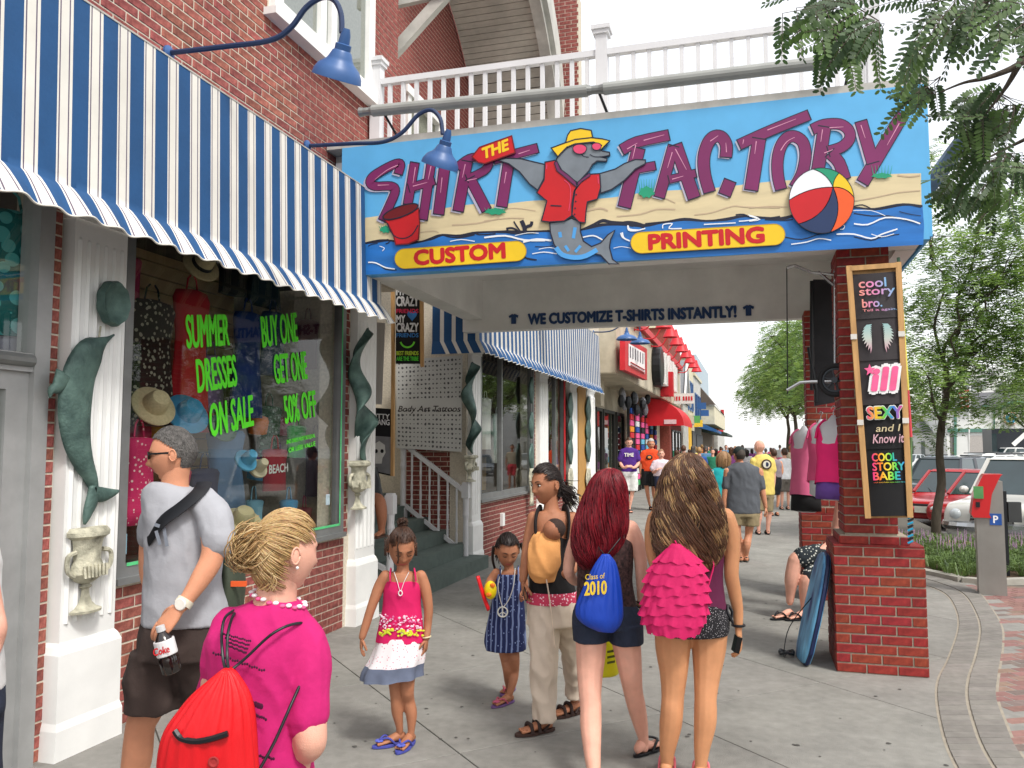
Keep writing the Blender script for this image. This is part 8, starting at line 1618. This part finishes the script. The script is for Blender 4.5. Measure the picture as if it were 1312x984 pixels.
e=g.P(982,595,-.145);m=MB();m.lathe(e,[(.10,0),(.10,.008)],20,0,ax=-HF);m.lathe(e-HF*.009,[(.07,0),(.07,.004)],20,1,ax=-HF);m.ell(e-HF*.014,(.04,.004,.045),10,6,2);m.build('emblem',[MC((70,50,40)),MC((220,216,200)),MC((40,50,80))],g.T)
g=walker('woman in teal top with light brown hair half hidden behind the man in charcoal',15.2,(927,588,18),[(925,598,6,.06),(924,603,12,.1),(923,615,13,.12),(922,632,13.5,.13),(922,640,14,.13)],[[(912,606,5),(910,618,5)],[(935,606,5),(937,618,5)]],[[(911,608,3.5),(909,624,3.2),(909,640,2.2)],[(936,608,3.5),(938,624,3.2),(938,640,2.2)]],MC((24,156,160),.85,bump=.3,bscale=20),[(922,638,14,.13),(922,655,14.5,.13),(922,668,13,.12),MC((220,214,200))],[[(917,665,4.5),(917,680,3.6),(917,690,2.5)],[(928,665,4.5),(928,680,3.6),(928,690,2.5)]],SK_L,MC((150,116,82),.6),yaw=0,skirt=True)
g.hairmass([(578,927,3,.03,0),(583,927,8,.09,0),(590,927,9.5,.12,0),(598,927,8.5,.1,0),(602,927,5,.05,0)],90,hairM('hair_light_brown',[(120,86,58),(176,140,98)]),MC((150,116,82),.6),(1,.006),.006,inner=.01);g.tubeobj([(914,603,-.12),(911,615,-.14),(911,628,-.15)],.02,'bag_strap',MC((214,206,186)),flat=.4)
gp_='people facing the camera by the beige shop'
g=walker('boy in purple T-shirt and white shorts looking at something in his hands',21.5,(806,567,13),[(806,573,4.5,.06),(806,577,9,.1),(806,585,10.5,.12),(806,600,10,.12),(806,606,10,.12)],[[(798,579,4.2),(795,588,4.2)],[(814,579,4.2),(817,588,4.2)]],[[(797,582,2.6),(795,593,2.4),(799,599,2,-.2),(804,598,1.6,-.3)],[(815,582,2.6),(818,593,2.4),(813,599,2,-.2),(808,598,1.6,-.3)]],MC((74,36,126),.85,bump=.3,bscale=20),[[(806,603,10,.12),(806,610,10.5,.12)],[(801,608,5.5,.12),(800,629,5.8,.11)],[(812,608,5.5,.12),(812,629,5.8,.11)],MC((222,222,220),.85)],[[(801,626,3),(801,638,2.4),(801,650,1.6),(801,653,1.7)],[(811,626,3),(809,638,2.4),(807,650,1.6),(807,654,1.7)]],SK_L,H_DKBR,gp_,yaw=180,pitch=-15,vox=.02)
text_mb('TIME',g.P(800,585,-.135),g.P(812,585,-.135),g.P(800,580.5,-.135),bold=.03).build('shirt_lettering',MC((230,226,214)),g.T)
OT_=MC((222,74,30),.85,bump=.3,bscale=20)
g=walker('grey haired man in orange T-shirt and black shorts facing the camera',22.5,(834,569,14),[(834,575,5,.07),(833,579,10,.11),(833,588,12,.13),(833,600,12,.14),(832,604,11.5,.14)],[[(825,581,4.5),(822,590,4.5)],[(842,581,4.5),(845,590,4.5)]],[[(824,584,2.8),(821,597,2.5),(821,607,1.7)],[(843,584,2.8),(845,597,2.5),(844,607,1.7)]],OT_,[[(831,600,10.5,.13),(831,608,10.5,.13)],[(827,606,5.5,.12),(826,622,5.8,.11)],[(836,606,5.5,.12),(837,623,5.8,.11)],BLACK],[[(828,620,3),(830,634,2.6),(832,645,1.7),(833,649,1.7)],[(837,620,3),(838,634,2.6),(840,645,1.7),(840,650,1.7)]],SK_M,MC((176,172,168),.7),gp_,yaw=180,pitch=-10,vox=.02)
m=MB();m.ell(g.P(832,586,-.14),(.09,.01,.07),10,6,0,Matrix((RT,HF,ZZ)).transposed());m.ell(g.P(832,586,-.148),(.05,.01,.035),10,6,1,Matrix((RT,HF,ZZ)).transposed());m.build('bird_print',[BLACK,MC((230,140,60))],g.T)
g=walker('older woman in white blouse and navy trousers beside the man in orange',22.0,(847,582,12.5),[(847,588,4,.05),(847,591,8.5,.1),(847,598,10,.12),(847,607,10,.13),(847,610,10,.13)],[[(839,593,3.8),(836,600,3.8)],[(855,593,3.8),(858,600,3.8)]],[[(838,595,2.3),(837,605,2.1),(842,602,1.7,-.2)],[(856,595,2.3),(858,606,2.1),(856,614,1.6)]],MC((222,206,214),.85,bump=.3,bscale=20),[[(847,607,9,.12),(847,614,9,.12)],[(843,612,5,.11),(844,640,3.6,.09)],[(851,612,5,.11),(851,642,3.6,.09)],MC((44,52,78),.85)],[[(844,636,2.2),(844,650,1.6)],[(851,636,2.2),(851,650,1.6)]],SK_L,MC((150,110,84),.6),gp_,yaw=180,vox=.02,longs=True)
g=walker('woman in grey top and black skirt walking away near the hanging tank tops',20.5,(991,581,12.5),[(992,588,4,.05),(993,592,8,.1),(994,600,8,.11),(994,608,8,.12),(994,612,8,.12)],[],[[(986,593,2.4),(985,604,2.2),(986,612,1.6)],[(1000,593,2.6),(1002,603,2.3),(1000,610,1.8)]],MC((134,124,130),.85),[(993,609,8,.12),(993,622,8.5,.12),(992,634,7.5,.1),BLACK],[[(990,632,2.6),(989,643,2.2),(989,650,1.6)],[(997,632,2.6),(997,643,2.2),(996,649,1.6)]],SK_M,H_DKBR,yaw=10,vox=.02,skirt=True)
g=walker('man in plain white T-shirt walking away beyond the tank tops',22.5,(1005,580,12),[(1006,587,4,.06),(1006,590,8.5,.11),(1006,600,9,.13),(1006,610,9.5,.13),(1006,614,9.5,.13)],[[(998,593,4),(996,602,4)],[(1013,593,4),(1015,602,4)]],[[(998,595,2.4),(996,606,2.1),(996,616,1.6)],[(1013,595,2.4),(1015,606,2.1),(1015,616,1.6)]],MC((224,226,230),.85),[[(1006,611,9,.12),(1006,618,9,.12)],[(1002,616,4.6,.11),(1002,630,4.6,.11)],[(1010,616,4.6,.11),(1010,630,4.6,.11)],MC((96,90,84))],[[(1002,628,2.4),(1002,640,2),(1002,647,1.5)],[(1010,628,2.4),(1010,640,2),(1010,647,1.5)]],SK_L,H_DKBR,yaw=0,vox=.02)
g=Fig('person sitting on the plinth between the pillars, only bare legs and patterned shorts showing',8.4,base=onZ(1020,790))
g.head(1092,612,29,60,0,SK_L,eyes=None,cap=H_DKBR);g.limb([(1092,622,7),(1090,640,8)]);g.torso([(1090,638,18,.1),(1088,665,20,.12),(1084,695,20,.13),(1078,712,22,.14)])
g.limb([(1070,712,12,-.05),(1040,712,10.5,-.08),(1022,716,9.5,-.1),(1018,722,9,-.1),(1014,742,8.5,-.1),(1013,756,6.5,-.08),(1012,771,4.6,-.06)]);g.limb([(1072,730,12,.05),(1050,737,11,-.1),(1036,741,9.6,-.14),(1033,750,8.8,-.14),(1032,765,7.5,-.12),(1031,778,4.8,-.1),(1031,782,4.8,-.1)]);g.limb([(1080,660,7),(1070,690,6,-.05),(1054,704,5,-.12),(1042,706,4,-.12)])
g.hand(g.P(1043,706,-.12),-RT-ZZ*.3,-ZZ,1,.95,.4)
for x,y,dd in((1010,776,-.06),(1029,786,-.1)):A_=g.P(x,y,dd);A_.z=0;q=g.foot(A_,dirpx(-1,-.35),1.05,.02);g.flipflop(*q,1.1,BLACK,BLACK)
g.done(.009);m=MB();g.torso([(1078,700,22,.14),(1076,722,22,.15)],m);g.limb([(1070,712,14,-.05),(1044,711,13.5,-.08),(1028,714,12.5,-.1)],m);g.limb([(1072,728,15,.05),(1052,735,14.5,-.1),(1040,739,13.5,-.13)],m);g.cloth(m,'patterned_shorts',printmat('board_shorts',(34,42,48),(196,198,190),34,.3),.01,2,.006);m=MB();g.torso([(1096,636,18,.11),(1094,665,20,.13),(1090,700,20,.14)],m);g.cloth(m,'tshirt',GM,.012)
g=Fig('person in black sitting on the entrance steps, one bare leg and sandal showing',9.2,base=onZ(470,790));g.head(466,575,27,200,-10,SK_D,eyes='open',cap=H_DARK);g.limb([(466,585,6),(466,600,7)]);g.torso([(466,600,16,.1),(468,625,18,.12),(470,645,18,.13)]);g.limb([(474,642,9),(482,640,8.5,-.25),(487,645,7.5,-.35),(489,660,6.8,-.38),(489,676,4.5,-.38),(489,681,4.5,-.38)]);g.limb([(464,645,9),(468,645,8,-.25),(470,655,7.5,-.35),(472,676,5,-.38)]);A_=g.P(489,682,-.38);q=g.foot(A_,dirpx(-.3,-1),.95,A_.z-.03);g.done(.01);m=MB();m.obox(q[0]+q[1]*.06-ZZ*.01,q[1]*.13,q[2]*.045,ZZ*.01);m.build('sandal',MC((70,46,36)),g.T);m=MB();g.torso([(466,598,18,.11),(468,625,21,.14),(471,646,22,.16),(480,644,13,.16,-.15)],m);g.cloth(m,'black_clothes',BLACK,.012)
g=Fig('passer-by mostly outside the left edge, only a bare elbow showing',2.7,base=onZ(-60,1240));g.head(-62,590,92,-20,0,SK_L,eyes=None,cap=H_DKBR);g.limb([(-62,620,22),(-62,670,24)]);g.torso([(-62,665,50,.09),(-60,740,52,.12),(-60,880,50,.13)]);g.limb([(-28,690,19),(-20,740,16),(-10,785,14),(-5,806,13),(-12,830,13),(-26,865,11,-.1),(-36,890,9,-.15)]);g.hand(g.P(-37,892,-.15),-RT*.4-ZZ,RT,-1)
for x in(-80,-44):g.limb([(x,880,28),(x,1020,20),(x,1100,18),(x,1200,11)]);A_=g.P(x,1215);g.foot(A_,dirpx(0,1))
g.done(.01);m=MB();g.torso([(-62,655,40,.08),(-62,680,55,.11),(-60,780,54,.14),(-60,890,55,.15)],m);g.cloth(m,'white_top',MC((222,222,220)),.01);m=MB();g.torso([(-60,870,54,.15),(-60,920,55,.15)],m);[g.torso([(x,910,30,.14),(x,1010,29,.13)],m)for x in(-82,-40)];g.cloth(m,'shorts',DEN,.01)
# -- the crowd: two prototypes in metres, then recoloured copies
def proto(fem):
 g=Fig('proto',name='person',local=True);g.head(0,160 if not fem else 153,23,0,0,SK_L,eyes=None,cap=bpy.data.materials['hair_dark'],capth=.01);H_=153 if fem else 160;o=H_-160
 g.limb([(0,153+o,5.5),(0,143+o,6)],n=8);g.torso([(0,140+o,17,.08),(0,120+o,14,.09),(0,96,15,.1)])
 for sx,l1,l2 in((-1,.12,-.05),(1,-.12,.18)):
  g.limb([(15*sx,136+o,5),(18*sx,134+o,4.5),(22*sx,115+o,4),(23*sx,92+o,3,.08),(22*sx,84+o,2.5,.12)],n=8);g.limb([(8*sx,92,8),(8.5*sx,50,5.5,l1*.6),(8.5*sx,30,5.2,l1*.9),(8.5*sx,9,3.2,l1*1.5)],n=8);g.hand(g.P(22*sx,84+o,.12),-ZZ,Vector((-sx,.3,0)),-sx,.9,.6);g.foot(g.P(8.5*sx,8,l1*1.5),math.pi/2)
 g.done(.02,1);m=MB();g.torso([(0,143+o,12,.08),(0,138+o,20,.10),(0,120+o,19-3*fem,.12),(0,95,19,.13)],m)
 for sx in(-1,1):g.limb([(17*sx,137+o,6.5),(21*sx,122+o,6.5)],m,n=8)
 g.cloth(m,'shirt',GM,.02);m=MB()
 if fem:g.torso([(0,98,17,.12),(0,80,20,.14),(0,58,22,.15)],m)
 else:
  g.torso([(0,98,18,.13),(0,85,18.5,.14)],m);[g.torso([(9.5*sx,88,10,.12),(9.5*sx,52,9.5,.11)],m)for sx in(-1,1)]
 g.cloth(m,'skirt' if fem else 'shorts',KH,.02)
 if fem:g.hairmass([(165,0,2,.02,0),(160,0,8,.09,0),(150,0,9.5,.1,0),(138,0,9,.07,-.04),(130,0,6,.04,-.06)],40,H_DARK,H_DARK,(1,.006),.007)
 return g.T
pm_,pf_=proto(0),proto(1);rn=random.Random(31);CC=[(60,60,66),(210,210,212),(190,40,60),(40,80,150),(230,110,150),(40,120,90),(230,140,60),(120,60,120),(240,220,120),(100,150,190),(24,26,30),(160,150,130)]
names='black white red blue pink green orange purple yellow sky-blue charcoal beige'.split();names=['dark grey']+names[1:10]+['black','beige']
used={};hm_=['hair_dark','hair_brown','hair_blonde','hair_grey','hair_dark_brown']
spots=[(868,30,1),(877,27,0),(889,33,1),(897,25,0),(905,34,1),(914,29,0),(938,31,1),(918,40,1),(900,44,0),(884,41,1),(931,46,0),(943,38,0),(958,34,1),(952,44,0),(964,50,1),(892,54,1),(908,58,0),(924,56,1),(938,60,0),(956,62,1),(982,40,0),(1015,30,0),(1020,44,1),(912,70,0),(926,74,1),(942,78,0),(972,70,1),(1000,52,0),(988,60,1),(934,90,0),(950,95,1)]
for i,(px,d,fem)in enumerate(spots):
 src=pf_ if fem else pm_;b=onZ(px,572+1061*EYE/d);ci=rn.randrange(12);face=rn.random()<.45;bi=rn.randrange(12);hr=rn.choice(hm_);key=(ci,bi)
 while key in used:ci,bi=rn.randrange(12),rn.randrange(12);key=(ci,bi)
 used[key]=1;mats={GM.name:MC(CC[ci],.85),KH.name:MC(CC[bi],.85),'hair_dark':bpy.data.materials[hr],'skin_fair':rn.choice((SK_L,SK_M,SK_L,SK_D))}
 lab='%s in %s top and %s %s, %s, %s'%('woman' if fem else 'man',names[ci],names[bi],'skirt' if fem else 'shorts','facing us' if face else 'walking away','near crowd' if d<36 else 'middle crowd' if d<55 else 'far crowd')
 tgt=(b.x,b.y,0);s_=rn.uniform(.93,1.05);rz=YAW*.0+rn.uniform(-.3,.3)+(math.pi if face else 0)
 c=copy_tree(src,tgt,lab,rz=rz,scale=s_,mats=mats);c['group']='crowd farther down the pavement'
for p_ in(pm_,pf_):
 for k in list(p_.children_recursive):bpy.data.objects.remove(k)
 bpy.data.objects.remove(p_)
